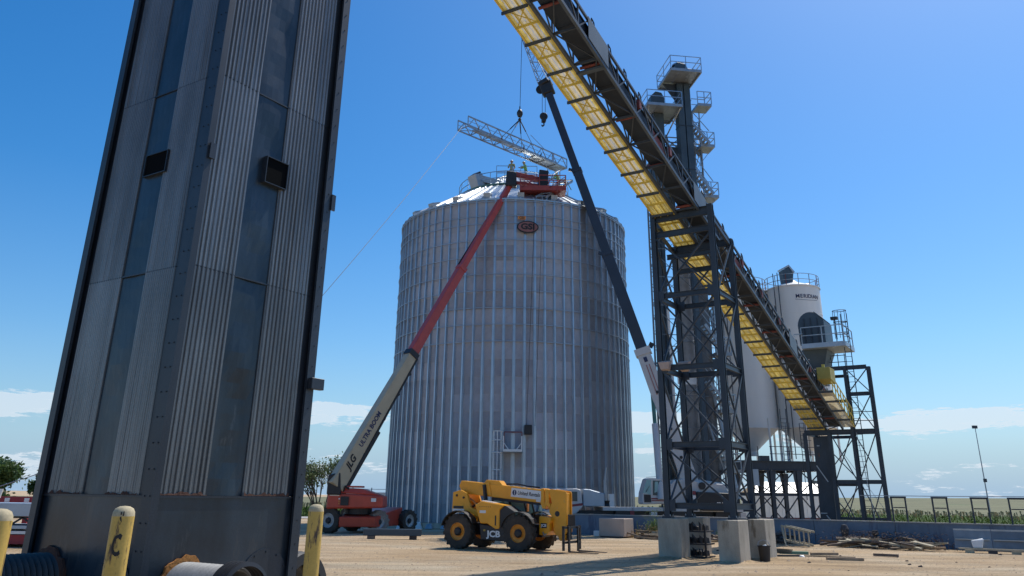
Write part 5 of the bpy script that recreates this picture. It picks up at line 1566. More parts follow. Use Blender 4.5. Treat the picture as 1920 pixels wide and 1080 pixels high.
# ================================================================ WHEELS
def wheel(T, c, ax, r, w, rim, tyre, lug=18, rimr=.52, parent=None, hub=M_BLACK):
    """tyre with lugs, dished rim and hub ; ax is the outward axis"""
    c = Vector(c); ax = Vector(ax).normalized()
    W = T.part('wheel', MB().lathe([(r * rimr * .95, -w * .42), (r * .78, -w * .5), (r * .93, -w * .44), (r * .96, -w * .3), (r * .96, w * .3), (r * .93, w * .44), (r * .78, w * .5), (r * rimr * .95, w * .42)], 40, c, ax), tyre, smooth=True)
    x = Vector((0, 0, 1)).cross(ax).normalized() if abs(ax.z) < .9 else Vector((1, 0, 0)); y = ax.cross(x)
    lg = MB()
    for k in range(lug):
        for side in (-1, 1):
            a0 = 2 * math.pi * (k + (.5 if side > 0 else 0)) / lug; a1 = a0 + .30 * 18 / lug * .8; wd = .13 * 18 / lug
            P = []
            for rr in (r * .94, r):
                for (aa, hh) in ((a0, side * .02 * w), (a0 + wd, side * .02 * w), (a1 + wd, side * w * .49), (a1, side * w * .49)):
                    P.append(c + (x * math.cos(aa) + y * math.sin(aa)) * rr + ax * hh)
            # shoulder part of the lug running down the side wall
            lg.hexa(P)
            P = []
            for rr, hh in ((r * .80, side * w * .505), (r * .99, side * w * .47)):
                P += [c + (x * math.cos(a1) + y * math.sin(a1)) * rr + ax * hh, c + (x * math.cos(a1 + wd) + y * math.sin(a1 + wd)) * rr + ax * hh]
            P2 = [p - ax * side * w * .06 for p in P]
            lg.hexa([P[0], P[1], P[3], P[2], P2[0], P2[1], P2[3], P2[2]])
    T.part('tread', lg, tyre, parent=W)
    T.part('rim', MB().lathe([(r * rimr, w * .40), (r * rimr * .93, w * .44), (r * rimr * .88, w * .30), (r * rimr * .55, w * .20), (r * rimr * .50, w * .26), (r * rimr * .30, w * .26)], 36, c, ax), rim, parent=W, smooth=True)
    T.part('rim_back', MB().lathe([(r * rimr, -w * .40), (r * rimr * .5, -w * .1), (0, -w * .1)], 24, c, ax), rim, parent=W)
    T.part('hub', MB().lathe([(r * .24, w * .25), (r * .23, w * .42), (r * .16, w * .52), (0, w * .52)], 20, c, ax), hub, parent=W, smooth=True)
    for k in range(8):
        a = 2 * math.pi * k / 8
        p = c + (x * math.cos(a) + y * math.sin(a)) * r * rimr * .42 + ax * w * .25
        T.part('wheel_nut', MB().tube(p, p + ax * .03, .016, 6), hub, parent=W)
    return W

# ================================================================ YELLOW TELEHANDLER
def telehandler():
    # own axes: +x forward, +y to the driver's left (away from the viewer)
    T = Thing('telehandler', 'yellow telescopic handler with black forks lowered in front of the grain bin', 'telehandler', (-.29, 35.40, 0), -28.5, local=True)
    Y = M_JCB; K = M_BLACK
    r = .66
    for x in (-1.35, 1.37):
        for s in (-1, 1):
            wheel(T, (x, s * .93, r), (0, s, 0), r, .40, M_RIM, M_RUBBER)
        T.tube('axle', (x, -.75, r), (x, .75, r), .11, K, 10)
    T.part('chassis', MB().box(-1.95, 2.05, -.36, .36, .52, .98), K, bevel=.02)
    # near side fenders: bent plates
    def fender(x, y0, y1, a0, a1, rr):
        mb = MB(); n = 10; v = []
        for k in range(n + 1):
            a = a0 + (a1 - a0) * k / n
            for q in (rr, rr + .03):
                for y in (y0, y1):
                    v.append((x + q * math.cos(a), y, r + q * math.sin(a)))
        f = []
        for k in range(n):
            b = 4 * k
            f += [(b, b + 4, b + 5, b + 1), (b + 2, b + 3, b + 7, b + 6), (b, b + 2, b + 6, b + 4), (b + 1, b + 5, b + 7, b + 3)]
        f += [(0, 1, 3, 2), (4 * n, 4 * n + 2, 4 * n + 3, 4 * n + 1)]
        T.part('fender', mb.add(v, f), K)
    for s in (-1, 1):
        fender(-1.35, s * .72, s * 1.16, R(25), R(165), .75)
        fender(1.37, s * .72, s * 1.16, R(28), R(165), .75)
    # rear body: tall counterweight with pivot ears
    side = [(-2.02, .80), (-1.98, 2.12), (-1.62, 2.22), (-1.32, 2.10), (-1.10, 1.55), (-.72, 1.42), (-.62, 1.32), (-.80, 1.2), (-1.25, 1.42), (-1.62, 1.36), (-1.84, 1.12), (-1.92, .80)]
    for y0, y1 in ((-.52, -.40), (.40, .52)):
        T.part('rear_side_plate', MB().prism(side, (0, y0, 0), (1, 0, 0), (0, 0, 1), (0, y1 - y0, 0)), Y, bevel=.012)
    T.part('counterweight', MB().prism([(-2.04, .62), (-2.04, 1.75), (-1.70, 1.80), (-1.3, 1.45), (-1.3, .8)], (0, -.39, 0), (1, 0, 0), (0, 0, 1), (0, .78, 0)), Y, bevel=.03)
    T.part('rear_hoses', MB().path([(-1.5, -.2, 1.75), (-1.2, -.28, 1.55), (-.95, -.25, 1.7), (-.7, -.3, 1.45)], .05, 8), K, smooth=True)
    T.part('rear_hoses', MB().path([(-1.45, -.1, 1.9), (-1.1, -.34, 1.8), (-.9, -.36, 1.62), (-.72, -.42, 1.62)], .035, 8), M_ORANGE, smooth=True)
    for (x, z) in ((-1.78, 2.0), (-1.45, 1.92)):
        T.part('pivot_pin', MB().lathe([(.045, 0), (.045, .03), (0, .032)], 14, (x, -.52, z), (0, -1, 0)), K)
    T.part('warning_label', MB().box(-1.93, -1.45, -.527, -.522, 1.50, 1.60), K)
    T.part('warning_label', MB().box(-1.97, -1.42, -.527, -.522, 1.38, 1.49), M_DECAL)
    T.part('warning_label', MB().box(-1.97, -1.38, -.527, -.522, 1.28, 1.34), M_DECAL)
    # boom: outer section slightly nose down
    def bm(x): return 2.32 - .085 * (x + 1.75)
    def sec(name, xa, xb, h, w, m, dz=0, cut=0):
        za, zb = bm(xa) + dz, bm(xb) + dz
        pts = [(xa + cut, za - h / 2), (xb, zb - h / 2), (xb, zb + h / 2), (xa + cut * .6, za + h / 2), (xa, za + h * .1)]
        return T.part(name, MB().prism(pts, (0, -w / 2, 0), (1, 0, 0), (0, 0, 1), (0, w, 0)), m, bevel=.018)
    B = sec('boom', -1.88, 2.25, .50, .46, Y, cut=.18)
    T.part('boom_hump', MB().prism([(-.78, 2.40), (-.58, 2.62), (.02, 2.58), (.20, 2.38)], (0, -.21, 0), (1, 0, 0), (0, 0, 1), (0, .42, 0)), Y, bevel=.015)
    T.part('boom_saddle', MB().prism([(-.95, 2.02), (-.70, 2.50), (-.42, 2.52), (-.30, 2.02)], (0, -.265, 0), (1, 0, 0), (0, 0, 1), (0, .03, 0)), Y, bevel=.008)
    sec('boom_collar', 1.95, 2.08, .60, .56, Y, .0)
    sec('boom_collar', 2.13, 2.30, .62, .56, Y, -.02)
    T.part('collar_foot', MB().prism([(1.92, 1.78), (2.02, 1.55), (2.12, 1.55), (2.2, 1.68), (2.3, 1.54), (2.38, 1.75)], (0, -.27, 0), (1, 0, 0), (0, 0, 1), (0, .54, 0)), Y, bevel=.01)
    T.part('boom_underside', MB().prism([(-.3, bm(-.3) - .251), (2.2, bm(2.2) - .251), (2.2, bm(2.2) - .33), (-.3, bm(-.3) - .36)], (0, -.17, 0), (1, 0, 0), (0, 0, 1), (0, .34, 0)), K)
    T.part('boom_hoses', MB().path([(.3, -.1, 2.45), (.8, -.05, 2.46), (1.3, -.12, 2.38), (1.8, -.05, 2.33)], .03, 6), K)
    for x in (.5, 1.0, 1.45):
        T.part('hose_clamp', MB().box(x, x + .08, -.18, .1, bm(x) + .25, bm(x) + .29), M_GALV)
    # rental decal on the boom side
    sl = Vector((1, 0, -.085)).normalized()
    upv = Vector((.085, 0, 1)).normalized()
    yf = -.233
    c = Vector((1.28, yf, bm(1.28) + .03))
    T.part('name_decal', MB().prism([(-.68, -.165), (.68, -.165), (.68, .165), (-.68, .165)], c, sl, upv, (0, -.004, 0)), M_DECAL)
    lg = T.part('logo_disc', MB().prism([(.095 * math.cos(t * math.pi / 12), .105 * math.sin(t * math.pi / 12)) for t in range(24)], c - sl * .53 + Vector((0, -.004, 0)), sl, upv, (0, -.003, 0)), M_NAVY)
    T.part('logo_bar', MB().prism([(-.025, -.08), (.0, -.085), (.0, .085), (-.025, .08)], c - sl * .51 + Vector((0, -.0075, 0)), sl, upv, (0, -.002, 0)), M_DECAL, parent=lg)
    T.text('decal_letters', 'United Rentals', .205, M_INK, c + sl * .11 + Vector((0, -.0065, 0)), sl, upv, ext=.002, bold=.003, shear=.15, sx=.82)
    T.part('small_decal', MB().prism([(-.10, -.05), (.10, -.05), (.10, .05), (-.10, .05)], Vector((1.82, yf, bm(1.82) - .17)), sl, upv, (0, -.004, 0)), M_DECAL)
    # lift cylinder (black) at the saddle
    T.part('lift_cylinder', MB().bar((-.62, -.30, 2.42), (-.50, -.34, 1.75), .12, .10), K)
    T.part('lift_cylinder', MB().bar((-.50, -.34, 1.75), (-.62, -.34, 1.0), .15, .13), K)
    # goose neck head
    nose = [(2.28, 2.24), (2.42, 2.28), (3.02, 2.20), (3.06, 2.12), (3.05, .74), (2.98, .62), (2.62, .60), (2.50, .72), (2.46, 1.02), (2.40, 1.30), (2.30, 1.44), (2.34, 1.62), (2.42, 1.78)]
    for y0 in (-.27, .20):
        T.part('head_plate', MB().prism(nose, (0, y0, 0), (1, 0, 0), (0, 0, 1), (0, .07, 0)), Y, bevel=.012)
    T.part('head_core', MB().prism([(2.34, 2.2), (3.0, 2.14), (3.0, .8), (2.7, .66), (2.52, 1.3)], (0, -.199, 0), (1, 0, 0), (0, 0, 1), (0, .398, 0)), Y, bevel=.01)
    T.part('head_hole', MB().lathe([(.10, 0), (.10, .004), (0, .004)], 20, (2.66, -.2705, 1.38), (0, -1, 0)), K)
    T.part('head_foot', MB().prism([(2.66, .62), (3.0, .62), (2.96, .42), (2.74, .42)], (0, -.25, 0), (1, 0, 0), (0, 0, 1), (0, .5, 0)), Y, bevel=.01)
    # fork carriage and forks
    cx = 3.10
    T.part('carriage_bar', MB().box(cx, cx + .08, -.80, .80, .86, .94), K)
    T.part('carriage_bar', MB().box(cx, cx + .08, -.80, .80, .34, .42), K)
    for y in (-.80, .72):
        T.part('carriage_side', MB().box(cx, cx + .08, y, y + .08, .10, .96), K)
    T.part('tilt_cylinder', MB().box(cx - .25, cx - .02, -.14, .14, .45, .98), K)
    for k in range(8):
        y = -.30 + .60 * k / 7
        T.bar('backrest_bar', (cx + .04, y, .95), (cx + .04, y * .9, 1.34), .035, K)
    T.bar('backrest_top', (cx + .04, -.3, 1.34), (cx + .04, .3, 1.34), .04, K)
    for y in (-.42, .42):
        fk = MB(); fk.hexa([(cx + .09, y - .06, .05), (cx + .15, y - .06, .05), (cx + .15, y + .06, .05), (cx + .09, y + .06, .05), (cx + .09, y - .06, .94), (cx + .14, y - .06, .94), (cx + .14, y + .06, .94), (cx + .09, y + .06, .94)])
        fk.hexa([(cx + .15, y - .06, .03), (cx + 1.3, y - .045, .03), (cx + 1.3, y + .045, .03), (cx + .15, y + .06, .03), (cx + .15, y - .06, .085), (cx + 1.3, y - .045, .05), (cx + 1.3, y + .045, .05), (cx + .15, y + .06, .085)])
        T.part('fork', fk, K)
    # engine pod on the near side
    ey0, ey1 = -1.10, -.42
    T.part('engine_cover', MB().prism([(-.58, 1.66), (-.26, 1.80), (.78, 1.66), (.55, 1.48), (.56, .80), (.38, .78), (.0, .98), (-.32, .98), (-.5, 1.45)], (0, ey0, 0), (1, 0, 0), (0, 0, 1), (0, ey1 - ey0, 0)), Y, bevel=.03)
    T.part('engine_nose', MB().prism([(.79, 1.655), (1.24, 1.42), (1.22, 1.26), (1.05, 1.10), (.90, .80), (.565, .80), (.56, 1.47)], (0, ey0 + .02, 0), (1, 0, 0), (0, 0, 1), (0, ey1 - ey0 - .02, 0)), K, bevel=.02)
    for k in range(6):
        x = -.30 + .095 * k
        T.part('cover_slot', MB().hexa([(x, ey0 + .06, 1.80 - .013 * k), (x + .05, ey0 + .06, 1.795 - .013 * k), (x + .05, ey1 - .1, 1.795 - .013 * k), (x, ey1 - .1, 1.80 - .013 * k), (x, ey0 + .06, 1.825 - .013 * k), (x + .05, ey0 + .06, 1.82 - .013 * k), (x + .05, ey1 - .1, 1.82 - .013 * k), (x, ey1 - .1, 1.825 - .013 * k)]), M_DECAL)
        T.part('cover_slot', MB().box(x - .06, x - .01, ey0 - .004, ey0 + .004, 1.585, 1.60), K)
    T.part('cover_handle', MB().box(.36, .41, ey0 - .012, ey0, .92, 1.28), K)
    T.part('small_decal', MB().box(-.34, -.06, ey0 - .005, ey0, 1.36, 1.46), M_DECAL)
    T.part('lower_box', MB().prism([(-.36, .96), (.98, .84), (.82, .40), (.70, .36), (-.28, .38)], (0, ey0 + .02, 0), (1, 0, 0), (0, 0, 1), (0, .60, 0)), K, bevel=.03)
    T.text('maker_letters', 'JCB', .31, M_DECAL, (.30, ey0 + .012, .60), (1, 0, 0), (0, 0, 1), ext=.004, bold=.012, sx=1.22)
    T.part('maker_corner', MB().box(-.16, -.07, ey0 + .008, ey0 + .014, .70, .77), mat('muted_gold', (.35, .25, .05), .6))
    T.part('fuel_tank', MB().box(-.30, .70, .45, 1.08, .45, 1.0), M_RIM, bevel=.05)
    # cab on the far side
    cb = [(-.55, 1.0), (-.62, 1.95), (-.50, 2.28), (.55, 2.28), (.86, 1.85), (1.02, 1.3), (1.0, .95)]
    T.part('cab_base', MB().prism([(-.55, .75), (-.6, 1.28), (1.05, 1.28), (1.05, .75)], (0, .36, 0), (1, 0, 0), (0, 0, 1), (0, .72, 0)), K, bevel=.03)
    T.part('cab_roof', MB().prism([(-.52, 2.26), (-.46, 2.34), (.52, 2.34), (.6, 2.26)], (0, .36, 0), (1, 0, 0), (0, 0, 1), (0, .74, 0)), K, bevel=.02)
    for (p, q) in (((-.58, 1.28), (-.60, 1.95)), ((-.60, 1.95), (-.48, 2.27)), ((1.02, 1.28), (.86, 1.85)), ((.86, 1.85), (.56, 2.27)), ((.22, 1.28), (.20, 2.27))):
        for y in (.39, 1.07):
            T.bar('cab_pillar', (p[0], y, p[1]), (q[0], y, q[1]), .07, K)
    for y in (.40, 1.08):
        T.part('cab_window', MB().prism([(-.54, 1.30), (-.56, 1.94), (-.46, 2.25), (.16, 2.25), (.18, 1.3)], (0, y, 0), (1, 0, 0), (0, 0, 1), (0, .008, 0)), M_GLASSL)
        T.part('cab_window', MB().prism([(.26, 1.30), (.25, 2.25), (.54, 2.25), (.82, 1.85), (.97, 1.3)], (0, y, 0), (1, 0, 0), (0, 0, 1), (0, .008, 0)), M_GLASSL)
    T.part('seat', MB().hexa([(-.35, .5, 1.2), (.1, .5, 1.2), (.1, .95, 1.2), (-.35, .95, 1.2), (-.35, .5, 1.35), (.1, .5, 1.35), (.1, .95, 1.35), (-.35, .95, 1.35)]), K, bevel=.03)
    T.part('seat_back', MB().hexa([(-.38, .52, 1.35), (-.26, .52, 1.35), (-.26, .93, 1.35), (-.38, .93, 1.35), (-.46, .56, 1.95), (-.36, .56, 1.95), (-.36, .9, 1.95), (-.46, .9, 1.95)]), K, bevel=.03)
    T.part('steering_column', MB().bar((.65, .7, 1.2), (.45, .7, 1.62), .07, .07), K)
    T.part('steering_wheel', MB().lathe([(.17, 0), (.19, .02), (.17, .04), (.15, .02), (.17, 0)], 20, (.44, .7, 1.62), (-.45, 0, .9)), K)
    T.part('mirror', MB().box(1.0, 1.06, .32, .46, 1.42, 1.72), M_ORANGE, bevel=.01)
    T.bar('mirror_arm', (1.0, .4, 1.3), (1.05, .4, 1.5), .03, K)
    T.part('mirror', MB().box(1.22, 1.26, 1.0, 1.22, 1.35, 1.65), M_GLASSL)
    # front frame
    T.part('front_frame', MB().prism([(1.98, .62), (1.98, 1.26), (2.05, 1.30), (2.48, 1.24), (2.50, 1.14), (2.42, 1.05), (2.42, .74), (2.28, .60)], (0, -.50, 0), (1, 0, 0), (0, 0, 1), (0, .9, 0)), Y, bevel=.02)
    T.part('plate_decal', MB().box(2.06, 2.32, -.506, -.501, .86, 1.04), K)
    T.text('maker_letters', 'JCB', .13, M_DECAL, (2.19, -.508, .95), (1, 0, 0), (0, 0, 1), ext=.002, bold=.005, sx=1.1)
    T.part('tow_hook', MB().path([(2.10, -.52, 1.30), (2.16, -.56, 1.40), (2.24, -.54, 1.34)], .022, 6), M_GALV)
    T.part('tow_hook', MB().path([(2.16, -.52, .72), (2.24, -.56, .60), (2.32, -.54, .66)], .022, 6), M_GALV)
    T.part('head_light', MB().box(1.15, 1.25, -1.02, -.86, 1.30, 1.44), M_GLASSL, bevel=.01)
telehandler()

# ================================================================ RED LIFT BOOM
def boom_lift():
    T = Thing('boom_lift', 'red boom lift with cream lower boom and long raised red boom', 'boom lift', (-7.8, 48.2, 0), 0)
    for (x, y, r, w, ax, tyre, rim) in ((-9.55, 47.1, .66, .46, (-.35, -1, 0), M_RUBBER, M_RIMG), (-7.05, 47.75, .60, .42, (.72, -.9, 0), M_RUBBERL, M_RIMG), (-5.75, 50.45, .60, .42, (.95, -.75, 0), M_RUBBER, M_RIMG), (-8.9, 50.4, .60, .42, (-.6, .8, 0), M_RUBBER, M_RIMG)):
        wheel(T, (x, y, r), ax, r, w, rim, tyre, lug=14, rimr=.58, hub=M_BLACK)
    f = T.part('chassis', MB().hexa([(-9.0, 46.75, .35), (-7.1, 47.1, .35), (-6.1, 50.6, .35), (-8.8, 50.9, .35), (-9.0, 46.7, .86), (-7.1, 47.05, .86), (-6.1, 50.6, 1.32), (-8.8, 50.9, 1.3)]), M_JRED, bevel=.04)
    T.part('axle_beam', MB().bar((-9.6, 47.2, .72), (-7.1, 47.7, .62), .30, .34), M_JRED, bevel=.02)
    T.part('axle_beam', MB().bar((-8.9, 50.4, .62), (-5.8, 50.4, .62), .26, .28), M_JRED, bevel=.02)
    T.part('swing_bearing', MB().lathe([(.75, 0), (.75, .36)], 28, (-8.2, 47.9, .98)), M_BLACK)
    T.part('turntable', MB().hexa([(-9.75, 46.75, 1.24), (-6.72, 46.85, 1.32), (-6.72, 48.6, 1.32), (-9.75, 48.8, 1.24), (-9.70, 46.75, 2.06), (-6.75, 46.85, 1.92), (-6.75, 48.6, 1.92), (-9.7, 48.8, 2.06)]), M_JRED, bevel=.07)
    T.part('hood', MB().hexa([(-9.35, 46.80, 2.07), (-6.85, 46.9, 1.93), (-6.85, 48.5, 1.93), (-9.35, 48.7, 2.07), (-9.1, 46.95, 2.32), (-7.9, 47.0, 2.28), (-7.9, 48.3, 2.28), (-9.1, 48.5, 2.32)]), M_JRED, bevel=.05)
    T.part('hood_top', MB().box(-8.85, -7.95, 47.0, 48.0, 2.33, 2.42), M_JRED, bevel=.02)
    T.part('grille', MB().box(-8.98, -8.55, 46.70, 46.76, 1.42, 1.86), M_BLACK)
    for (x0, x1, z0, z1) in ((-9.6, -9.08, 1.90, 1.98), (-7.35, -7.08, 1.62, 1.80)):
        T.part('decal', MB().box(x0, x1, 46.74, 46.748, z0, z1), M_DECAL)
    for k in range(3):
        T.part('decal', MB().box(-9.1, -9.03, 46.74, 46.748, 1.48 + .12 * k, 1.55 + .12 * k), M_ORANGE if k < 2 else M_DECAL)
    T.part('counterweight', MB().hexa([(-9.75, 46.6, 1.95), (-9.0, 46.6, 1.95), (-9.0, 47.6, 1.95), (-9.75, 47.6, 1.95), (-9.75, 46.6, 2.95), (-9.1, 46.6, 3.1), (-9.1, 47.6, 3.1), (-9.75, 47.6, 2.95)]), M_BLACK, bevel=.05)
    T.part('hose_bundle', MB().path([(-8.9, 46.9, 2.1), (-8.8, 46.8, 2.4), (-8.6, 47, 2.2)], .05, 6), M_BLACK)
    # boom sections on one straight axis
    P0 = Vector((-9.38, 46.8, 2.35)); P1 = Vector((-.18, 56.0, 23.44)); D = P1 - P0
    at = lambda t: P0 + D * t
    side = D.cross(Vector((0, 0, 1))).normalized(); nup = side.cross(D).normalized()
    T.part('cream_boom', MB().bar(at(.0), at(.365), .58, .90, w2=.52, h2=.62), M_CREAMB, bevel=.03)
    T.part('red_boom', MB().bar(at(.366), at(.66), .46, .60, w2=.44, h2=.54), M_DRED, bevel=.02)
    T.part('red_boom', MB().bar(at(.661), at(1.0), .38, .44, w2=.34, h2=.38), M_DRED, bevel=.02)
    T.part('boom_collar', MB().bar(at(.358), at(.372), .62, .72), M_BLACK)
    T.part('boom_collar', MB().bar(at(.652), at(.664), .52, .60), M_DRED)
    T.part('hose_track', MB().bar(at(.10) - nup * .56 + side * .1, at(.365) - nup * .42 + side * .1, .14, .12), M_BLACK)
    T.part('hose_track', MB().bar(at(.66) + nup * .20 - side * .26, at(.90) + nup * .06 - side * .22, .06, .14), M_BLACK)
    T.part('lift_cylinder', MB().bar(at(.0) - nup * .55 + side * .1, at(.16) - nup * .62, .26, .30), M_BLACK, bevel=.02)
    for t in (.14, .19, .26, .32):
        T.part('cable_lug', MB().bar(at(t) - nup * .58, at(t + .006) - nup * .58, .1, .16), M_BLACK)
    # lettering on the near flank
    vis = -side if (-side).y < 0 else side
    d = D.normalized(); upl = nup
    for txt, t, sz, bold, sh in (('JLG', .060, .54, .020, .25), ('ULTRA BOOM', .147, .39, .012, .0)):
        T.text('boom_letters', txt, sz, M_NAVY if txt[0] == 'U' else M_INK, at(t) + vis * (.298 - .085 * t) + nup * .03, d, nup, ext=.004, bold=bold, shear=sh, sx=.92)
    # jib knuckle and work platform at the top
    T.part('knuckle', MB().hexa([(-.5, 55.6, 23.3), (.35, 55.6, 23.3), (.35, 56.3, 23.3), (-.5, 56.3, 23.3), (-.4, 55.6, 24.5), (.3, 55.6, 24.4), (.3, 56.3, 24.4), (-.4, 56.3, 24.5)]), M_BLACK, bevel=.06)
    T.part('jib_boom', MB().bar((.2, 56, 24.35), (2.3, 56.2, 23.95), .3, .34), M_BRED, bevel=.02)
    T.part('jib_boom', MB().bar((.2, 56, 23.7), (2.2, 56.2, 23.5), .2, .2), M_BRED, bevel=.02)
    T.part('rotator', MB().hexa([(1.9, 55.8, 23.2), (2.6, 55.8, 23.2), (2.6, 56.4, 23.2), (1.9, 56.4, 23.2), (2.0, 55.8, 24.7), (2.7, 55.8, 24.6), (2.7, 56.4, 24.6), (2.0, 56.4, 24.7)]), M_BLACK, bevel=.05)
    T.part('platform_floor', MB().box(.6, 3.95, 55.5, 56.9, 22.92, 23.02), M_BRED)
    T.part('platform_toe', MB().box(.6, 3.95, 55.46, 55.5, 22.92, 23.28), M_BRED)
    for x in (.6, 1.3, 2.0, 2.7, 3.35, 3.93):
        for y in (55.48, 56.88):
            T.bar('platform_post', (x, y, 23.0), (x, y, 24.1), .05, M_BRED)
    for z in (23.7, 24.1):
        for y in (55.48, 56.88):
            T.bar('platform_rail', (.6, y, z), (3.93, y, z), .055, M_BRED)
        T.bar('platform_rail', (3.93, 55.48, z), (3.93, 56.88, z), .055, M_BRED)
        T.bar('platform_rail', (.6, 55.48, z), (.6, 56.88, z), .055, M_BRED)
    T.bar('platform_brace', (2.7, 55.48, 23.1), (3.9, 55.48, 24.0), .04, M_BRED)
    T.bar('platform_brace', (.7, 55.48, 23.1), (1.9, 55.48, 24.0), .04, M_BRED)
boom_lift()

# ================================================================ TRUCK CRANE
def truck_crane():
    # carrier lies along the tower axes; boom points towards the grain bin
    T = Thing('mobile_crane', 'white truck crane with long dark boom reaching over the grain bin', 'crane', (14.5, 53.2, 0), LEGA)
    C = M_CRANE
    y0, y1 = 52.05, 54.4
    T.part('carrier_frame', MB().box(11.6, 22.3, y0 + .35, y1 - .35, .75, 1.22), M_BLACK)
    for xa, xb in ((13.2, 15.05), (15.1, 17.0), (17.05, 19.4), (19.45, 22.3)):
        T.part('deck', MB().box(xa, xb, y0, y1, 1.24, 1.44), C)
    for x in (10.9, 12.3, 18.4, 19.8, 21.2):
        for s, y in ((-1, y0 + .15), (1, y1 - .15)):
            wheel(T, (x, y, .52), (0, s, 0), .52, .32, M_RIMG, M_RUBBER, lug=16)
    cab = [(9.55, 1.1), (9.75, 1.75), (10.2, 2.45), (11.55, 2.5), (11.85, 2.42), (11.9, 1.9), (11.95, 1.44), (11.3, .85), (9.7, .85)]
    T.part('driver_cab', MB().prism(cab, (0, y0, 0), (1, 0, 0), (0, 0, 1), (0, y1 - y0, 0)), C, bevel=.05)
    T.part('driver_window', MB().box(11.25, 11.6, y0 - .012, y0 - .002, 1.75, 2.3), M_GLASS)
    T.part('driver_window', MB().box(10.3, 11.1, y0 - .012, y0 - .002, 1.75, 2.3), M_GLASSL)
    T.part('cab_stripe', MB().hexa([(9.6, y0 - .014, 1.25), (11.93, y0 - .014, 1.52), (11.93, y0 - .004, 1.52), (9.6, y0 - .004, 1.25), (9.62, y0 - .014, 1.36), (11.93, y0 - .014, 1.66), (11.93, y0 - .004, 1.66), (9.62, y0 - .004, 1.36)]), M_STRIPE)
    T.part('engine_hood', MB().prism([(11.98, 1.46), (11.98, 2.48), (12.4, 2.46), (13.35, 2.22), (13.35, 1.46)], (0, y0 + .1, 0), (1, 0, 0), (0, 0, 1), (0, y1 - y0 - .2, 0)), M_GREYPANEL, bevel=.05)
    T.tube('exhaust_stack', (13.45, y0 + .3, 1.5), (13.45, y0 + .3, 3.0), .11, M_GALV, 12)
    T.tube('exhaust_stack', (13.45, y0 + .3, 3.0), (13.55, y0 + .3, 3.75), .07, M_GALV, 10)
    T.part('stack_base', MB().lathe([(.25, 0), (.18, .18), (.25, .35)], 14, (13.5, y0 + .3, 1.46)), M_BLACK)
    T.part('side_box', MB().box(13.65, 13.95, y0 + .15, y0 + .5, 1.46, 2.2), M_DECAL)
    T.part('chevron_plate', MB().box(14.9, 15.15, y0 - .03, y0 - .015, .85, 1.25), M_STRIPE)
    for x in (14.0, 17.6, 20.4):
        T.part('tool_box', MB().box(x, x + 1.0, y0 + .02, y0 + .33, .72, 1.22), M_BLACK)
        T.bar('hand_rail', (x, y0 + .05, 1.44), (x, y0 + .05, 1.75), .04, M_GALV)
    T.part('outrigger_box', MB().box(16.2, 16.6, y0 - .05, y1 + .05, .7, 1.2), C)
    T.part('outrigger_box', MB().box(22.0, 22.35, y0 - .05, y1 + .05, .7, 1.2), C)
    # upper works
    T.part('slew_ring', MB().lathe([(.75, 0), (.75, .22)], 28, (18.4, 53.2, 1.44)), M_BLACK)
    T.part('upper_frame', MB().prism([(17.1, 1.68), (17.2, 2.2), (18.1, 3.1), (19.2, 3.2), (21.3, 2.95), (21.3, 1.68)], (0, 52.75, 0), (1, 0, 0), (0, 0, 1), (0, .9, 0)), C, bevel=.04)
    T.part('winch_housing', MB().prism([(18.9, 2.5), (18.9, 3.05), (21.1, 2.85), (21.4, 2.4), (21.4, 1.7), (18.9, 1.7)], (0, 52.1, 0), (1, 0, 0), (0, 0, 1), (0, .6, 0)), C, bevel=.03)
    T.part('winch_drum', MB().lathe([(.22, 0), (.22, .12), (0, .12)], 20, (19.6, 52.06, 2.75), (0, -1, 0)), M_BLACK)
    T.part('counterweight', MB().prism([(19.15, 1.45), (19.15, 2.40), (21.45, 2.34), (21.45, 1.45), (20.8, 1.3), (19.5, 1.3)], (0, 51.75, 0), (1, 0, 0), (0, 0, 1), (0, 2.9, 0)), M_BLACK, bevel=.04)
    T.text('crane_letters', 'CRANE', .34, M_DECAL, (20.75, 51.74, 1.66), (1, 0, 0), (0, 0, 1), ext=.004, bold=.01, sx=.72)
    for k, m_ in enumerate((M_DECAL, M_REDID, M_DECAL, M_STRIPE)):
        T.part('warning_plate', MB().box(18.92, 19.12, 51.9, 51.93, 1.45 + .26 * k, 1.66 + .26 * k), m_)
    # operator cab
    oc = [(15.62, 1.72), (15.70, 2.3), (15.98, 3.10), (16.15, 3.16), (17.05, 3.16), (17.12, 3.05), (17.12, 1.66), (15.7, 1.62)]
    T.part('operator_cab', MB().prism(oc, (0, 51.9, 0), (1, 0, 0), (0, 0, 1), (0, .9, 0)), C, bevel=.04)
    T.part('cab_windscreen', MB().prism([(15.70, 2.28), (15.97, 3.05), (16.28, 3.05), (16.22, 2.18)], (0, 51.885, 0), (1, 0, 0), (0, 0, 1), (0, .01, 0)), M_GLASSL)
    T.part('cab_door_window', MB().prism([(16.34, 2.16), (16.38, 3.02), (16.95, 3.0), (17.0, 2.3), (16.75, 2.14)], (0, 51.885, 0), (1, 0, 0), (0, 0, 1), (0, .01, 0)), M_GLASS)
    T.part('door_glass', MB().prism([(16.45, 2.3), (16.5, 2.95), (16.7, 2.95), (16.72, 2.4)], (0, 51.875, 0), (1, 0, 0), (0, 0, 1), (0, .005, 0)), M_GLASSL)
    T.part('lower_screen', MB().prism([(15.78, 1.74), (15.76, 2.2), (16.2, 2.18), (16.22, 1.74)], (0, 51.88, 0), (1, 0, 0), (0, 0, 1), (0, .01, 0)), M_BLACK)
    T.part('cab_stripe', MB().box(16.24, 17.1, 51.885, 51.895, 1.92, 2.0), M_STRIPE)
    T.part('cab_stripe', MB().box(16.24, 17.1, 51.885, 51.895, 1.82, 1.88), M_STRIPE)
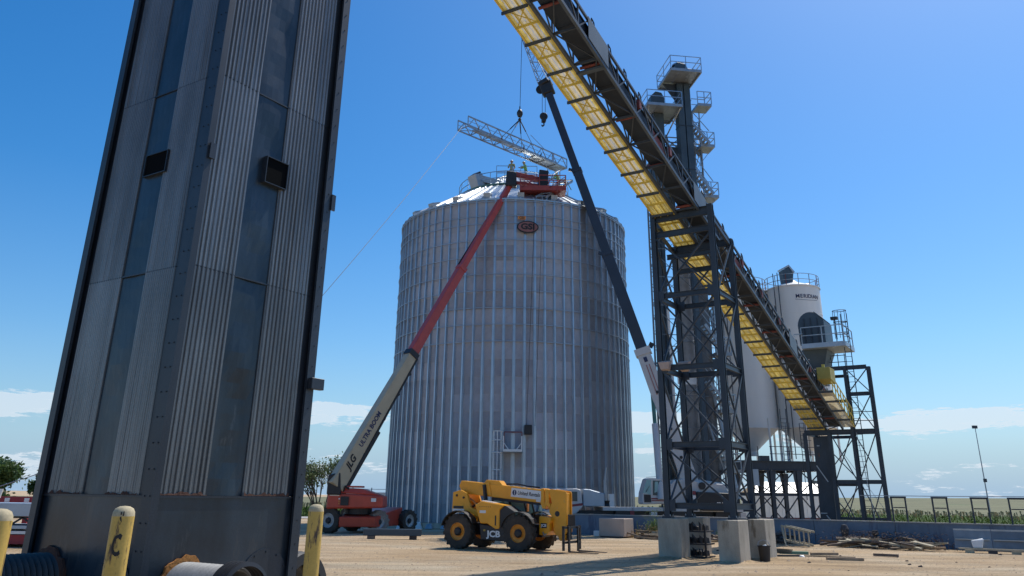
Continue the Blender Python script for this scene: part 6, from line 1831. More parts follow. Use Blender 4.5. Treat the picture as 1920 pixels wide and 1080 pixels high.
    T.bar('cab_rail', (15.95, 51.9, 3.2), (16.6, 51.9, 3.24), .03, M_GALV)
    T.bar('wiper', (15.9, 51.87, 2.35), (16.15, 51.87, 2.7), .02, M_BLACK)
    # boom in world space
    def W(x, y, z): return rotz((x, y, z), -LEGA)
    P0 = W(11.75, 55.2, 2.7); P1 = W(2.68, 57.4, 32.2)
    D = P1 - P0; d = D.normalized()
    side = D.cross(Vector((0, 0, 1))).normalized(); nup = side.cross(D).normalized()
    at = lambda t: P0 + D * t
    T.part('boom_base', MB().bar(at(0), at(.30), .80, 1.05, w2=.74, h2=.90), C, bevel=.03)
    T.part('boom_collar', MB().bar(at(.285), at(.30), .90, 1.1), C)
    T.part('boom_lug', MB().bar(at(.297) + nup * .55, at(.305) + nup * .80, .2, .3), M_BLACK)
    for t0, t1, w in ((.30, .535, .66), (.535, .76, .58), (.76, 1.0, .50)):
        T.part('boom_section', MB().bar(at(t0), at(t1), w, w * 1.16), M_CBOOM, bevel=.02)
        if t1 < 1:
            T.part('section_collar', MB().bar(at(t1 - .008), at(t1), w * 1.14, w * 1.3), M_CBOOM)
            T.part('section_lug', MB().bar(at(t1 - .004) - side * w * .5 - nup * .2, at(t1 + .004) - side * w * .5 - nup * .55, .15, .22), M_CBOOM)
    for t in (.06, .12, .20):
        T.part('pin_boss', MB().lathe([(.10, 0), (.10, .05), (0, .05)], 12, at(t) - side * (.40 if (-side).y < 0 else -.40), -side if (-side).y < 0 else side), M_BLACK)
    vis = -side if (-side).y < 0 else side
    T.part('boom_decal', MB().bar(at(.268) + vis * .385, at(.279) + vis * .385, .02, .24, up=nup), M_NAVY)
    for k in range(2):
        T.part('boom_lettering', MB().bar(at(.195) + vis * .40 + nup * (.12 - .2 * k), at(.262) + vis * .39 + nup * (.12 - .2 * k), .012, .07, up=nup), mat('faint_red_print', (.34, .17, .16), .6))
    # lift cylinder
    c0 = W(9.45, 53.6, 1.9); c1 = at(.215) - nup * .5 + W(.25, 0, 0)
    T.tube('lift_cylinder', c0, c0 + (c1 - c0) * .66, .21, C, 14)
    T.tube('lift_rod', c0 + (c1 - c0) * .66, c1, .13, M_GREEN, 12)
    # boom head and lattice jib
    H0 = at(1.0)
    T.part('boom_head', MB().bar(H0 - d * .5, H0 + d * .55, .75, 1.0), M_BLACK, bevel=.06)
    T.part('sheave', MB().lathe([(.38, 0), (.38, .1), (0, .1)], 20, H0 - nup * .5 + d * .2, side), M_BLACK)
    J1 = W(.80, 58.4, 37.55)
    J0 = H0 + d * .4
    jd = (J1 - J0).normalized(); js = jd.cross(Vector((0, 0, 1))).normalized(); ju = js.cross(jd)
    n = 11
    def jp(t, sx, su): 
        k = 1 - .62 * t
        return J0 + (J1 - J0) * t + js * sx * .48 * k + ju * su * .42 * k
    cor = [(-1, -1), (1, -1), (1, 1), (-1, 1)]
    for sx, su in cor:
        T.bar('jib_chord', jp(0, sx, su), jp(1, sx, su), .055, M_GALV)
    for k in range(n):
        t0, t1 = k / n, (k + 1) / n
        for i in range(4):
            a, b = cor[i], cor[(i + 1) % 4]
            if k % 2: a, b = b, a
            T.bar('jib_lacing', jp(t0, *a), jp(t1, *b), .032, M_GALV if i % 2 else M_STEEL)
    T.part('jib_head', MB().bar(J1 - jd * .3, J1 + jd * .35, .34, .4), M_BLACK, bevel=.03)
    T.part('jib_bracket', MB().bar(J0 - jd * .1, J0 + jd * .3, 1.0, .9), M_BLACK, bevel=.05)
    # hoist ropes and the main hook block
    hk = W(.54, 58.25, 30.6)
    T.tube('hoist_rope', J1 + Vector((-.15, 0, 0)), hk, .022, M_ROPE, 5)
    mh = H0 + W(-.28, 0, 0) + Vector((0, 0, -2.15))
    for dx in (-.12, .12):
        T.tube('hoist_rope', H0 + Vector((-.28 + dx, 0, -.3)), mh + Vector((dx, 0, 0)), .02, M_ROPE, 5)
    T.part('hook_block', MB().lathe([(.26, -.14), (.32, -.05), (.32, .05), (.26, .14)], 20, mh - Vector((0, 0, .25)), (0, 1, 0), closed=True), M_BLACK)
    T.part('block_cheek', MB().box(mh.x - .16, mh.x + .16, mh.y - .2, mh.y + .2, mh.z - .75, mh.z - .3), M_BLACK, bevel=.03)
    T.part('hook', MB().path([mh + Vector((0, 0, -.75)), mh + Vector((.02, 0, -1.0)), mh + Vector((-.1, 0, -1.12)), mh + Vector((-.16, 0, -1.0))], .055, 8), M_BLACK)
    T.part('overhaul_ball', MB().lathe([(0, -.34), (.16, -.3), (.24, -.1), (.24, .08), (.14, .28), (.05, .36), (.05, .6), (0, .62)], 18, hk - Vector((0, 0, .15))), M_BLACK, smooth=True)
    T.part('hook', MB().path([hk + Vector((0, 0, -.45)), hk + Vector((.06, 0, -.62)), hk + Vector((-.03, 0, -.74)), hk + Vector((-.1, 0, -.64))], .04, 8), M_BLACK)
truck_crane()

# ================================================================ HANGING CATWALK TRUSS
HOOK = Vector((.54, 58.25, 29.9))
def hanging_truss():
    A = Vector((-3.27, 53.8, 27.2)); B = Vector((4.47, 61.7, 27.2))
    D = (B - A); L = D.length; d = D.normalized(); w = Vector((-.74, .67, 0)); w = (w - d * w.dot(d)).normalized() * 1.10; h = Vector((0, 0, .80))
    T = Thing('catwalk_section', 'galvanised catwalk truss hanging level from the crane above the bin roof', 'catwalk truss', tuple((A + B) / 2 + w / 2), 0)
    n = 9
    pt = lambda t, s, u: A + D * t + w * s + h * u
    for s in (0, 1):
        for u in (0, 1):
            T.bar('chord', pt(0, s, u), pt(1, s, u), .085, M_GALV)
        for k in range(n):
            t0, t1 = k / n, (k + 1) / n
            m = (t0 + t1) / 2
            T.bar('lacing', pt(t0, s, 0), pt(m, s, 1), .05, M_GALV)
            T.bar('lacing', pt(m, s, 1), pt(t1, s, 0), .05, M_GALV)
        for t in (0, 1):
            T.bar('end_post', pt(t, s, 0), pt(t, s, 1), .07, M_GALV)
        T.bar('mid_rail', pt(0, s, .55), pt(1, s, .55), .025, M_GALV)
    for k in range(n + 1):
        T.bar('floor_joist', pt(k / n, 0, 0), pt(k / n, 1, 0), .06, M_GALV)
        if k < n:
            a, b = (0, 1) if k % 2 else (1, 0)
            T.bar('floor_brace', pt(k / n, a, -.01), pt((k + 1) / n, b, -.01), .04, M_GALV)
    # trough running the length, floor plates at the right end
    T.part('trough', MB().bar(pt(.0, .36, .12) + d * .9, pt(1, .36, .12), .34, .10), M_ROOF)
    for k in range(4):
        t0 = .68 + .08 * k
        T.part('floor_plate', MB().hexa([tuple(pt(t0, .03, .06)), tuple(pt(t0 + .076, .03, .06)), tuple(pt(t0 + .076, .97, .06)), tuple(pt(t0, .97, .06)), tuple(pt(t0, .03, .09)), tuple(pt(t0 + .076, .03, .09)), tuple(pt(t0 + .076, .97, .09)), tuple(pt(t0, .97, .09))]), M_GALV)
    T.part('end_panel', MB().bar(pt(.845, 0, .5) - d * .12, pt(.845, 0, .5) + d * .12, .03, .80), M_GREYPANEL)
    for t in (.10, .32, .54, .72):
        T.part('black_bracket', MB().path([pt(t, .1, .1), pt(t + .01, .1, .5), pt(t + .03, .35, .55), pt(t + .035, .4, .2)], .045, 6), M_BLACK)
    S = Thing('lifting_sling', 'dark chain sling spread from the crane hook to the hanging catwalk', 'sling', tuple(HOOK), 0)
    for (t, s, kk) in ((.40, 0, .62), (.40, 1, .62), (.62, 0, .62), (.62, 1, .62)):
        q = pt(t, s, 1)
        mid = HOOK + (q - HOOK) * .5
        S.tube('thick_leg', HOOK, mid, .045, M_BLACK, 6)
        S.tube('thin_leg', mid, q, .022, M_ROPE, 5)
    S.tube('thin_leg', HOOK + (pt(.70, 0, 1) - HOOK) * .55, pt(.76, 0, 1), .02, M_ROPE, 5)
    S.part('shackle', MB().lathe([(.08, -.12), (.14, 0), (.08, .12)], 10, tuple(HOOK - Vector((0, 0, 0)))), M_BLACK)
    # tag line running down to the left
    e = A + Vector((-.2, 0, 0)) + h * .3
    pts = []
    q = Vector((-8.7, 40.5, 13.0))
    q2 = e + (q - e) * 1.9
    for k in range(17):
        t = k / 16
        p = e + (q2 - e) * t
        p.z -= 1.2 * math.sin(math.pi * t) * .4
        pts.append(p)
    mb = MB().path(pts, .016, 4)
    solo('tag_line', 'thin rope running down to the left from the hanging catwalk', 'rope', mb, M_ROPE, tuple(e), 0)
hanging_truss()

# ================================================================ PEOPLE
def person(base, facing, label, vest, pose='stand', hat=M_HAT):
    """one skinned body with head, clothes as shells; facing is the heading angle in degrees"""
    T = Thing('person', label, 'person', base, facing, local=True)
    if pose == 'reach':
        J = dict(pelvis=(0, 0, .93), spine=(0, .04, 1.15), chest=(0, .10, 1.36), neck=(0, .14, 1.50), head=(0, .17, 1.60), crown=(0, .19, 1.72),
                 sl=(-.18, .10, 1.42), el=(-.26, .30, 1.22), hl=(-.20, .52, 1.15), sr=(.18, .10, 1.42), er=(.27, .30, 1.30), hr=(.20, .55, 1.32),
                 ll=(-.10, 0, .90), kl=(-.13, .08, .50), fl=(-.14, -.02, .08), tl=(-.15, .16, .04), lr=(.10, 0, .90), kr=(.13, .03, .50), fr=(.14, -.08, .08), tr=(.15, .10, .04))
    else:
        J = dict(pelvis=(0, 0, .95), spine=(0, 0, 1.17), chest=(0, 0, 1.38), neck=(0, .01, 1.52), head=(0, .02, 1.62), crown=(0, .02, 1.74),
                 sl=(-.19, 0, 1.44), el=(-.26, .02, 1.17), hl=(-.22, .16, .98), sr=(.19, 0, 1.44), er=(.28, .04, 1.18), hr=(.20, .24, 1.10),
                 ll=(-.10, 0, .92), kl=(-.12, .03, .50), fl=(-.13, -.02, .08), tl=(-.14, .16, .04), lr=(.10, 0, .92), kr=(.13, .02, .50), fr=(.15, -.03, .08), tr=(.17, .15, .04))
    def skin(name, chains, rad, m, root, lvl=1):
        ks = []; ed = []
        for ch in chains:
            for k in ch:
                if k not in ks: ks.append(k)
            for a, b in zip(ch[:-1], ch[1:]):
                ed.append((ks.index(a), ks.index(b)))
        me = bpy.data.meshes.new(name)
        me.from_pydata([J[k] for k in ks], ed, [])
        me.materials.append(m)
        o = bpy.data.objects.new(name, me); COL.objects.link(o); o.parent = T.o
        sk = o.modifiers.new('skin', 'SKIN')
        if not me.skin_vertices:
            return o
        for i, k in enumerate(ks):
            r_ = rad[k]
            me.skin_vertices[0].data[i].radius = (r_, r_)
            me.skin_vertices[0].data[i].use_root = (k == root)
        sb = o.modifiers.new('sub', 'SUBSURF'); sb.levels = lvl; sb.render_levels = lvl
        return o
    # bake to real meshes so that every part has its own faces
    def baked(name, chains, rad, m, root, lvl=1):
        bm_v = []; 
        mb = MB()
        for ch in chains:
            for a, b in zip(ch[:-1], ch[1:]):
                mb.tube(J[a], J[b], rad[a], 10, rad[b], caps=False)
            for k in ch:
                c = Vector(J[k]); r_ = rad[k]
                mb.lathe([(0, -r_), (r_ * .7, -r_ * .7), (r_, 0), (r_ * .7, r_ * .7), (0, r_)], 10, c)
        return T.part(name, mb, m, smooth=True)
    R_ = dict(pelvis=.13, spine=.125, chest=.14, neck=.06, head=.095, crown=.07, sl=.065, el=.05, hl=.045, sr=.065, er=.05, hr=.045, ll=.095, kl=.065, fl=.05, tl=.045, lr=.095, kr=.065, fr=.05, tr=.045)
    sk = bpy.context
    body = baked('body', [('neck', 'head', 'crown'), ('el', 'hl'), ('er', 'hr')], R_, M_SKIN, 'neck')
    baked('trousers', [('pelvis', 'll', 'kl', 'fl', 'tl'), ('pelvis', 'lr', 'kr', 'fr', 'tr')], {k: v + .01 for k, v in R_.items()}, M_CLOTH, 'pelvis')
    baked('vest', [('pelvis', 'spine', 'chest', 'sl', 'el'), ('chest', 'sr', 'er'), ('chest', 'neck')], {k: v + .015 for k, v in R_.items()}, vest, 'chest')
    hc = Vector(J['crown'])
    T.part('hard_hat', MB().lathe([(.155, -.03), (.13, -.01), (.12, .05), (.07, .10), (0, .115)], 16, hc), hat, smooth=True)
    for k in ('hl', 'hr'):
        c = Vector(J[k]); fw = Vector((0, 1, -.35)).normalized()
        hb = MB()
        for q in range(4):
            o_ = Vector((-.03 + .02 * q, .02, 0))
            hb.path([c + o_, c + o_ + fw * .06, c + o_ + fw * (.10 - .008 * abs(q - 1.5)) + Vector((0, -.01, -.03))], .010, 5)
        hb.path([c + Vector((.035 if k == 'hl' else -.035, 0, 0)), c + Vector((.055 if k == 'hl' else -.055, .05, -.01))], .011, 5)
        T.part('hand', hb, M_SKIN)
person((-.05, 63.0, 26.56), 170, 'worker in yellow vest standing behind the rail on the bin peak, left of the pair', M_HIVISY, 'stand')
person((1.15, 63.2, 26.56), 100, 'worker in green vest leaning forward on the right side of the bin peak', M_HIVIS, 'reach')
person((3.7, 60.4, 24.62), 60, 'worker in green vest at the right roof rail beside the stair scaffold', M_HIVIS, 'reach')

# ================================================================ YARD OBJECTS
solo('foam_block', 'large beige block standing in front of the blue wall', 'block', MB().box(42.4, 43.6, 19.72, 21.2, .06, .95), M_BEIGE, (43, 20.4, 0), SITE, bevel=.02)
solo('pallet_base', 'thin dark pallet under the large beige block', 'pallet', MB().box(42.35, 43.65, 19.8, 21.1, 0, .055), M_WOODD, (43, 20.4, 0), SITE)
solo('paper_box', 'small pale box on the dirt left of the beige block', 'box', MB().box(43.2, 43.5, 21.6, 21.95, 0, .28), M_DECAL, (43.3, 21.7, 0), SITE, bevel=.02)
# dark square steel beam on short blocks
T = Thing('steel_beam', 'dark square hollow steel beam lying on blocks left of the telehandler', 'steel beam', (-5.45, 41.9, 0), 0)
p0 = Vector((-6.83, 41.75, .32)); p1 = Vector((-4.1, 41.95, .32))
T.part('beam_tube', MB().bar(p0, p1, .30, .30), M_BLUEGREY, bevel=.015)
T.part('beam_mouth', MB().bar(p1, p1 + (p1 - p0).normalized() * .006, .25, .25), M_BLACK)
for t in (.14, .86):
    c = p0 + (p1 - p0) * t
    solo('timber_block', 'dark timber block under the %s end of the square steel beam' % ('left' if t < .5 else 'right'), 'timber block', MB().box(c.x - .16, c.x + .16, c.y - .2, c.y + .2, 0, .165), M_WOODD, (c.x, c.y, 0), 0)

# black bucket
T = Thing('bucket', 'black plastic bucket beside the rear concrete pier', 'bucket', (8.86, 30.55, 0), 0, local=True)
T.part('pail', MB().lathe([(0, .01), (.16, .01), (.17, .02), (.205, .48), (.225, .48), (.225, .51), (.195, .51), (.16, .03), (0, .03)], 28), M_BLACK, smooth=True)
T.part('handle', MB().path([(-.22, 0, .47), (-.17, .05, .62), (0, .08, .69), (.17, .05, .62), (.22, 0, .47)], .008, 5), M_GALV)
T.part('rag', MB().hexa([(-.05, -.1, .5), (.08, -.08, .5), (.1, .05, .5), (-.04, .04, .5), (-.03, -.09, .53), (.07, -.07, .52), (.08, .04, .54), (-.03, .03, .52)]), M_DECAL)

# crates stacked between the piers
T = Thing('clamp_crate', 'dark open steel crate full of clamps between the left concrete piers', 'crate', (30.8, 11.2, 0), SITE)
rs = random.Random(9)
for z in (.0, .42, .84):
    for b in (10.95, 11.75):
        T.bar('crate_rail', (30.3, b, z + .05), (31.2, b, z + .05), .05, M_DEBRIS)
    T.bar('crate_rail', (30.3, 10.95, z + .05), (30.3, 11.75, z + .05), .05, M_DEBRIS)
    for k in range(7):
        x = 30.35 + rs.random() * .2; y = 11.0 + .11 * k
        T.part('clamp', MB().hexa([(x, y, z + .08), (x + .4, y, z + .08), (x + .4, y + .07, z + .08), (x, y + .07, z + .08), (x, y, z + .2 + rs.random() * .2), (x + .35, y + .01, z + .25), (x + .35, y + .06, z + .25), (x, y + .08, z + .22 + rs.random() * .2)]), M_DEBRIS)
for b in (10.95, 11.75):
    T.bar('crate_post', (30.3, b, 0), (30.3, b, 1.08), .06, M_DEBRIS)

# loose planks and scrap on the dirt
def plank(a, b, z, L, w, h, yaw, m, label, group=None, tilt=0.0, roll=0.0, name='plank', cat='plank'):
    mb = MB().box(-L / 2, L / 2, -w / 2, w / 2, -h / 2, h / 2)
    p = rotz((a, b, z), SITE)
    o = solo(name, label, cat, mb, m, (p.x, p.y, p.z), 0, group=group, local=True)
    o.rotation_euler = (R(roll), R(tilt), R(SITE + yaw))
    return o
E1 = 0
for (x0, y0, x1, y1, w, m, lab) in ((11.4, 31.75, 12.65, 31.55, .16, M_WOOD, 'nearest long grey plank lying right of the piers'),
                                     (11.75, 34.35, 12.85, 34.5, .13, M_WOOD, 'pale topped short plank lying behind the nearest plank'),
                                     (14.2, 34.4, 14.95, 33.9, .16, M_WOODD, 'short dark plank lying alone on the open dirt at the right')):
    mb = MB().bar((x0, y0, .05), (x1, y1, .05), w, .09)
    solo('plank', lab, 'plank', mb, m, ((x0 + x1) / 2, (y0 + y1) / 2, 0), 0)
solo('rod', 'thin brown rod lying between the loose planks', 'rod', MB().tube((11.0, 33.4, .03), (12.9, 32.9, .03), .02, 6), M_WOOD, (12, 33.1, 0), 0)
# bent sheets beside the bucket
mb = MB()
v = []; n = 10
for k in range(n + 1):
    t = k / n
    v += [(8.95 + 1.9 * t, 34.5 - .55 * t, .05 + .02 * math.sin(t * 9)), (8.95 + 1.9 * t, 34.2 - .55 * t, .30 - .08 * t)]
mb.add(v, [(2 * k, 2 * k + 2, 2 * k + 3, 2 * k + 1) for k in range(n)])
mb.add([(a, b, c + .012) for a, b, c in v], [(2 * k, 2 * k + 1, 2 * k + 3, 2 * k + 2) for k in range(n)])
solo('metal_sheet', 'bent pale metal sheet lying behind the black bucket', 'metal sheet', mb, M_GALV, (9.9, 34.2, 0), 0)
mb = MB().bar((10.5, 34.2, .10), (11.5, 33.85, .10), .32, .10)
solo('green_board', 'short grey green board at the end of the bent metal sheet', 'board', mb, M_GREEN, (11, 34, 0), 0)
mb = MB().path([(8.75, 33.9, .12), (9.2, 33.3, .05), (9.9, 33.0, .05), (10.9, 33.1, .05)], .035, 6)
solo('hose', 'black hose curling on the dirt in front of the bent sheet', 'hose', mb, M_BLACK, (9.8, 33.2, 0), 0)
mb = MB().hexa([(10.85, 33.0, .0), (11.05, 32.95, .0), (11.1, 33.2, .0), (10.9, 33.25, .0), (10.88, 33.02, .07), (11.0, 33.0, .04), (11.05, 33.12, .08), (10.93, 33.2, .03)])
solo('cloth_scrap', 'small white scrap lying at the end of the black hose', 'scrap', mb, M_DECAL, (11, 33.1, 0), 0)

rs = random.Random(31)
def pile(a0, a1, b0, b1, n, zmax, grp, lab, wood=(M_WOOD, M_WOODD, M_WOODL)):
    for i in range(n):
        z = .06 + zmax * (i / n) * rs.uniform(.5, 1.0)
        a = rs.uniform(a0, a1); b = rs.uniform(b0, b1)
        L = rs.uniform(.7, 2.0)
        m = rs.choice(wood)
        plank(a, b, z, L, rs.uniform(.09, .22), rs.uniform(.04, .10), 90 + rs.gauss(0, 28), m, lab, grp, tilt=rs.gauss(0, 6), roll=rs.gauss(0, 8))
pile(42.3, 43.6, 17.6, 19.2, 14, .34, 'scrap planks beside the beige block', 'weathered scrap plank in the low heap right of the beige block')
pile(42.4, 43.6, 14.3, 15.7, 11, .34, 'scrap planks seen between the piers', 'weathered scrap plank in the small heap seen between the piers')
pile(42.6, 43.9, 10.9, 13.0, 12, .38, 'dark scrap planks left of the wooden rack', 'dark scrap plank in the heap beside the wooden rack', (M_WOODD, M_WOODD, M_DEBRIS))
pile(42.3, 43.8, 7.9, 9.6, 16, .36, 'scrap planks under the loading tower', 'weathered scrap plank in the heap below the loading tower')
pile(41.9, 43.8, 5.0, 8.0, 30, .36, 'scrap planks in the largest heap', 'weathered scrap plank in the largest heap left of the grey panels')
# wooden rack standing askew
T = Thing('wooden_rack', 'pale slatted wooden rack tipped on its side before the blue wall', 'rack', (41.8, 10.4, 0), SITE)
for a in (41.3, 42.0):
    T.bar('rack_rail', (a, 11.2, .86), (a - .25, 9.85, .62), .09, M_WOODL)
    T.bar('rack_rail', (a, 11.1, .25), (a - .25, 9.95, .05), .09, M_WOODL)
for k in range(6):
    t = k / 5
    T.bar('rack_slat', (41.27 - .25 * t, 11.05 - 1.1 * t, .88 - .24 * t), (41.27 - .25 * t, 11.05 - 1.1 * t, .20 - .17 * t), .12, M_WOODL, .04)
for k in range(3):
    T.bar('rack_spreader', (41.3 - .1 * k, 11.15 - .5 * k, .84 - .1 * k), (42.0 - .1 * k, 11.15 - .5 * k, .84 - .1 * k), .08, M_WOODL, .05)
T.bar('rack_leg', (41.3, 11.2, .86), (40.7, 10.9, 0), .07, M_WOODL)

# rusty scrap and dry weeds
def tuft(cx, cy, n, h, spread, m, name, label, seed, frame=SITE):
    rr = np.random.RandomState(seed)
    V = []; F = []
    for i in range(n):
        x, y = cx + rr.randn() * spread[0], cy + rr.randn() * spread[1]
        a = rr.rand() * 6.28; L = h * (.4 + .8 * rr.rand()); lean = rr.rand() * .6
        w = .008 + .012 * rr.rand()
        p = rotz((x, y, 0), frame)
        dx, dy = math.cos(a), math.sin(a)
        o = len(V)
        V += [(p.x - dy * w, p.y + dx * w, -.02), (p.x + dy * w, p.y - dx * w, -.02), (p.x + dx * L * lean * .4 + dy * w, p.y + dy * L * lean * .4 - dx * w, L * .6), (p.x + dx * L * lean * .4 - dy * w, p.y + dy * L * lean * .4 + dx * w, L * .6)]
        F += [o, o + 1, o + 2, o + 3]
        for k in range(3):
            o = len(V); z = L * (.3 + .3 * k); aa = a + k * 2.1; s = .05 + .05 * rr.rand()
            bx, by = p.x + dx * L * lean * .4 * (z / L), p.y + dy * L * lean * .4 * (z / L)
            cx2, cy2 = math.cos(aa), math.sin(aa)
            V += [(bx, by, z), (bx + cx2 * s - cy2 * .012, by + cy2 * s + cx2 * .012, z + s * .6), (bx + cx2 * s * 1.6, by + cy2 * s * 1.6, z + s * .5), (bx + cx2 * s + cy2 * .012, by + cy2 * s - cx2 * .012, z + s * .3)]
            F += [o, o + 1, o + 2, o + 3]
    o = bpy.data.objects.new(name, mesh_np(name, V, F, 4, m)); COL.objects.link(o)
    o['kind'] = 'stuff'; o['label'] = label; o['category'] = 'weeds'
tuft(43.7, 18.4, 260, .55, (.35, .8), M_WEED, 'dry_weeds', 'brown dry weeds growing over the scrap heap by the blue wall', 3)
tuft(43.9, 18.7, 90, 1.3, (.15, .25), M_WEEDG, 'green_weeds', 'tall green weeds growing up the blue wall beside the beige block', 4)
tuft(43.8, 7.2, 420, .60, (.3, 1.4), mat('rust_brown_brush', (.12, .08, .055), .9, 0, .4, 3), 'dead_brush', 'rust brown dead brush behind the largest scrap heap', 6)
tuft(43.9, 14.8, 80, .5, (.2, .5), M_WEEDG, 'green_weeds', 'low green weeds against the blue wall between the piers', 7)
tuft(44.0, 12.4, 160, .5, (.2, .7), mat('rust_brown_brush', (.12, .08, .055)), 'dead_brush', 'rust brown dead brush behind the wooden rack', 8)
for (a, b, h, lab) in ((44.2, 9.0, .75, 'tall dark round scrap standing against the wall'), (44.2, 7.65, .55, 'small dark bent scrap piece standing against the wall')):
    mb = MB().lathe([(.05, 0), (.12, .2), (.2, h * .75), (.12, h), (0, h + .02)] if h > .6 else [(.1, 0), (.08, h * .6), (.16, h * .7), (.14, h), (0, h)], 12)
    p = rotz((a, b, .15), SITE)
    solo('scrap_piece', lab, 'scrap', mb, M_DEBRIS, (p.x, p.y, p.z), local=True)

# grey panels at the right
T = Thing('panel_form', 'row of grey steel form panels leaning before the blue wall at the far right', 'steel panels', (42.2, 2, 0), SITE)
for k, (b1, b0) in enumerate(((4.15, 2.75), (2.72, 1.35), (1.32, .0), (-.03, -1.4), (-1.43, -2.8))):
    T.part('form_panel', MB().hexa([(42.0, b0, .16), (42.0, b1, .16), (42.08, b1, .16), (42.08, b0, .16), (42.35, b0, .86), (42.35, b1, .86), (42.43, b1, .86), (42.43, b0, .86)]), mat('form_grey', (.19, .20, .205), .6, .1, .2, 1.5) if k % 2 else mat('dirty_grey_panel', (.24, .255, .26), .6, .1, .2, 1.5))
    T.bar('panel_lip', (42.38, b1, .89), (42.38, b0, .89), .06, M_GALV)
    T.bar('panel_rib', (42.14, b1 - .05, .52), (42.14, b0 + .05, .52), .05, M_GALV, .04)
T.bar('base_rail', (41.75, 4.0, .17), (41.85, -2.8, .17), .10, M_WOODL, .06)
for k in range(8):
    b = 3.6 - .85 * k
    T.part('base_block', MB().box(41.72, 41.9, b - .17, b + .17, 0, .13), M_WOODL if k % 2 == 0 else M_DEBRIS)
mb = MB().hexa([(41.75, 3.1, .2), (42.0, 3.1, .2), (42.0, 3.45, .2), (41.75, 3.45, .2), (41.8, 3.0, .55), (42.0, 3.05, .6), (42.0, 3.5, .48), (41.8, 3.5, .5)])
solo('crumpled_sack', 'small crumpled white sack at the foot of the grey panels', 'sack', mb, M_DECAL, (41.9, 3.3, .2), SITE, bevel=.03)

# tiny scraps scattered at the right
for i in range(16):
    rr = rnd
    x, y = rr.uniform(8, 20), rr.uniform(24, 36)
    s = rr.uniform(.03, .09)
    mb = MB().hexa([(-s, -s * .6, 0), (s, -s * .5, 0), (s * .8, s * .6, 0), (-s * .7, s * .5, 0), (-s * .6, -s * .3, s * .5), (s * .7, -s * .2, s * .7), (s * .5, s * .3, s * .4), (-s * .4, s * .4, s * .5)])
    solo('dirt_clod', 'small dark clod lying on the open dirt at the right', 'clod', mb, M_DEBRIS, (x, y, float(zground(np.array([x]), np.array([y]))[0])), local=True, group='small dark clods on the dirt')

# ================================================================ TRAILERS AT THE LEFT EDGE
T = Thing('flatbed_trailer', 'maroon flatbed trailer with steel trusses seen between bollard and tower', 'trailer', (-19, 33.5, 0), 0)
T.part('deck_frame', MB().box(-23.5, -16.2, 33.0, 35.2, .10, .42), M_RED)
T.part('deck_edge', MB().box(-23.5, -16.2, 32.9, 35.2, .45, .55), M_DECAL)
T.part('deck_edge', MB().box(-23.5, -16.2, 32.95, 35.15, .64, .74), M_GREYPANEL)
for k in range(8):
    x = -23 + .85 * k
    T.bar('truss_web', (x, 33.2, .75), (x + .42, 33.2, 1.02), .06, M_BLACK)
    T.bar('truss_web', (x + .42, 33.2, 1.02), (x + .85, 33.2, .75), .06, M_BLACK)
for z in (.76, 1.02):
    T.bar('truss_chord', (-23.2, 33.2, z), (-16.3, 33.2, z), .06, M_BLACK)
T.part('reflector', MB().box(-17.75, -17.45, 32.88, 32.895, .16, .26), M_DECAL)
for x in (-22.2, -21.2):
    wheel(T, (x, 33.1, .42), (0, -1, 0), .42, .25, M_RIMG, M_RUBBER, lug=12)
solo('panel_stack', 'pale blue grey cladding panels stacked on the trailer trusses', 'panel stack', MB().box(-23.2, -16.45, 33.1, 35.0, 1.06, 1.52), M_GREYPANEL, (-19, 34, 1.06), 0, bevel=.01)
T = Thing('farm_implement', 'dark red machine with bolted beams beyond the trailer', 'machine', (-20, 38, 0), 0)
T.part('main_beam', MB().box(-25, -19.2, 37.9, 38.2, 1.35, 1.72), M_RED)
for k in range(6):
    T.part('bolt_plate', MB().box(-24.4 + .85 * k, -24.2 + .85 * k, 37.85, 37.9, 1.5, 1.66), M_DECAL)
T.part('upright', MB().box(-20.0, -19.55, 37.9, 38.3, 0, 2.25), M_STRIPE)
T.part('upright_cap', MB().box(-20.05, -19.6, 37.85, 38.3, 2.26, 2.55), M_BLACK)
for x in (-24.5, -21):
    T.part('support_leg', MB().box(x, x + .2, 38.0, 38.2, 0, 1.35), M_RED)
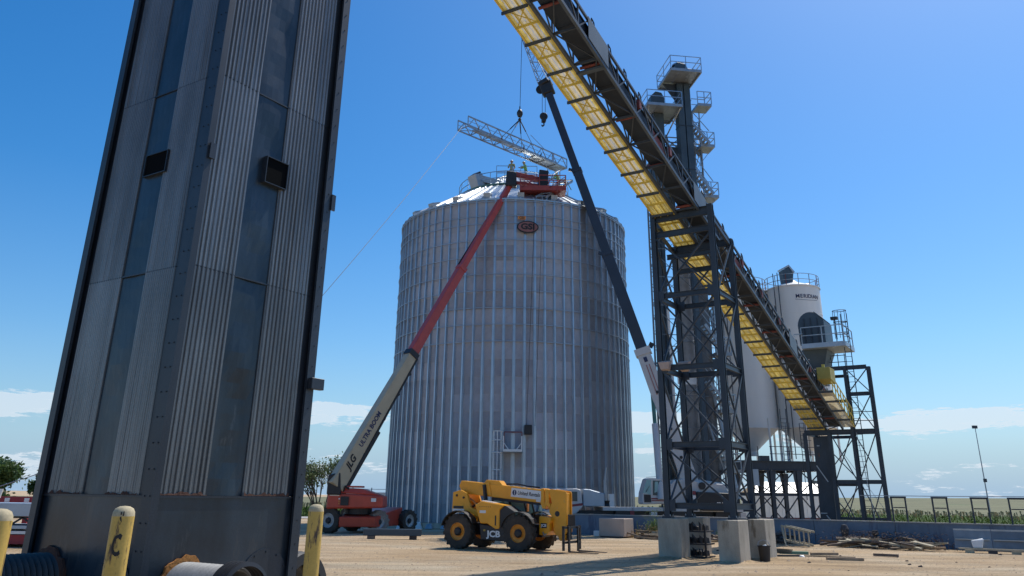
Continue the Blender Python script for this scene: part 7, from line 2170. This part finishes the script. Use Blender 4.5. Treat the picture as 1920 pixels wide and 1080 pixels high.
T.tube('guy_rod', (-22.8, 38, 1.95), (-20, 38, 2.9), .02, M_GALV, 5)
T = Thing('barrier_board', 'orange and white striped barrier board behind the left bollard', 'barrier', (-18.3, 30, 0), 0)
for k in range(5):
    x = -19.6 + .42 * k
    T.part('stripe_board', MB().hexa([(x, 30, 1.72), (x + .42, 30, 1.72), (x + .42, 30.04, 1.72), (x, 30.04, 1.72), (x + .05, 30, 2.02), (x + .47, 30, 2.02), (x + .47, 30.04, 2.02), (x + .05, 30.04, 2.02)]), M_DECAL if k % 2 == 0 else mat('coral_red', (.7, .13, .09), .6, 0, .05, 3))
for x in (-19.4, -17.7):
    T.part('barrier_leg', MB().box(x, x + .07, 30.05, 30.12, 0, 2.0), M_GALV)
# low structures behind the lift boom
T = Thing('field_trailer', 'low pale flat trailer parked beyond the boom lift', 'trailer', (-9.5, 70, 0), 0)
T.part('deck', MB().box(-13.5, -8.2, 69.5, 71.5, 1.85, 2.15), M_DECAL)
T.part('deck_shadow_block', MB().box(-13.5, -8.2, 69.55, 71.4, 1.55, 1.84), M_BLACK)  # black block put in as the shade below the deck
T.part('lower_rail', MB().box(-13.3, -8.2, 69.5, 69.6, 1.3, 1.5), M_GALV)
for x in (-12.5, -11.0, -9.5):
    T.part('deck_post', MB().box(x, x + .08, 69.6, 69.68, 2.15, 2.5), M_GALV)
T.part('deck_rail', MB().box(-13.4, -8.2, 69.6, 69.64, 2.36, 2.40), M_GALV)
for x in (-12.8, -9.2):
    wheel(T, (x, 69.6, .5), (0, -1, 0), .5, .3, M_RIMG, M_RUBBER, lug=12)
solo('concrete_slab', 'pale concrete slab between the corn and the shaded dirt at the left', None, MB().box(-32, -12.2, 74.5, 80, -.25, .03), M_WTOP, (-22, 77, -.25), 0, kind='structure')
mb = MB().lathe([(0, 0), (.55, .0), (.5, .5), (.3, .85), (0, .95)], 14)
solo('tarp_heap', 'white tarpaulin heap on the pale slab right of the steel tower', 'tarpaulin', mb, M_DECAL, (-19.7, 73.5, 0), local=True, smooth=True)
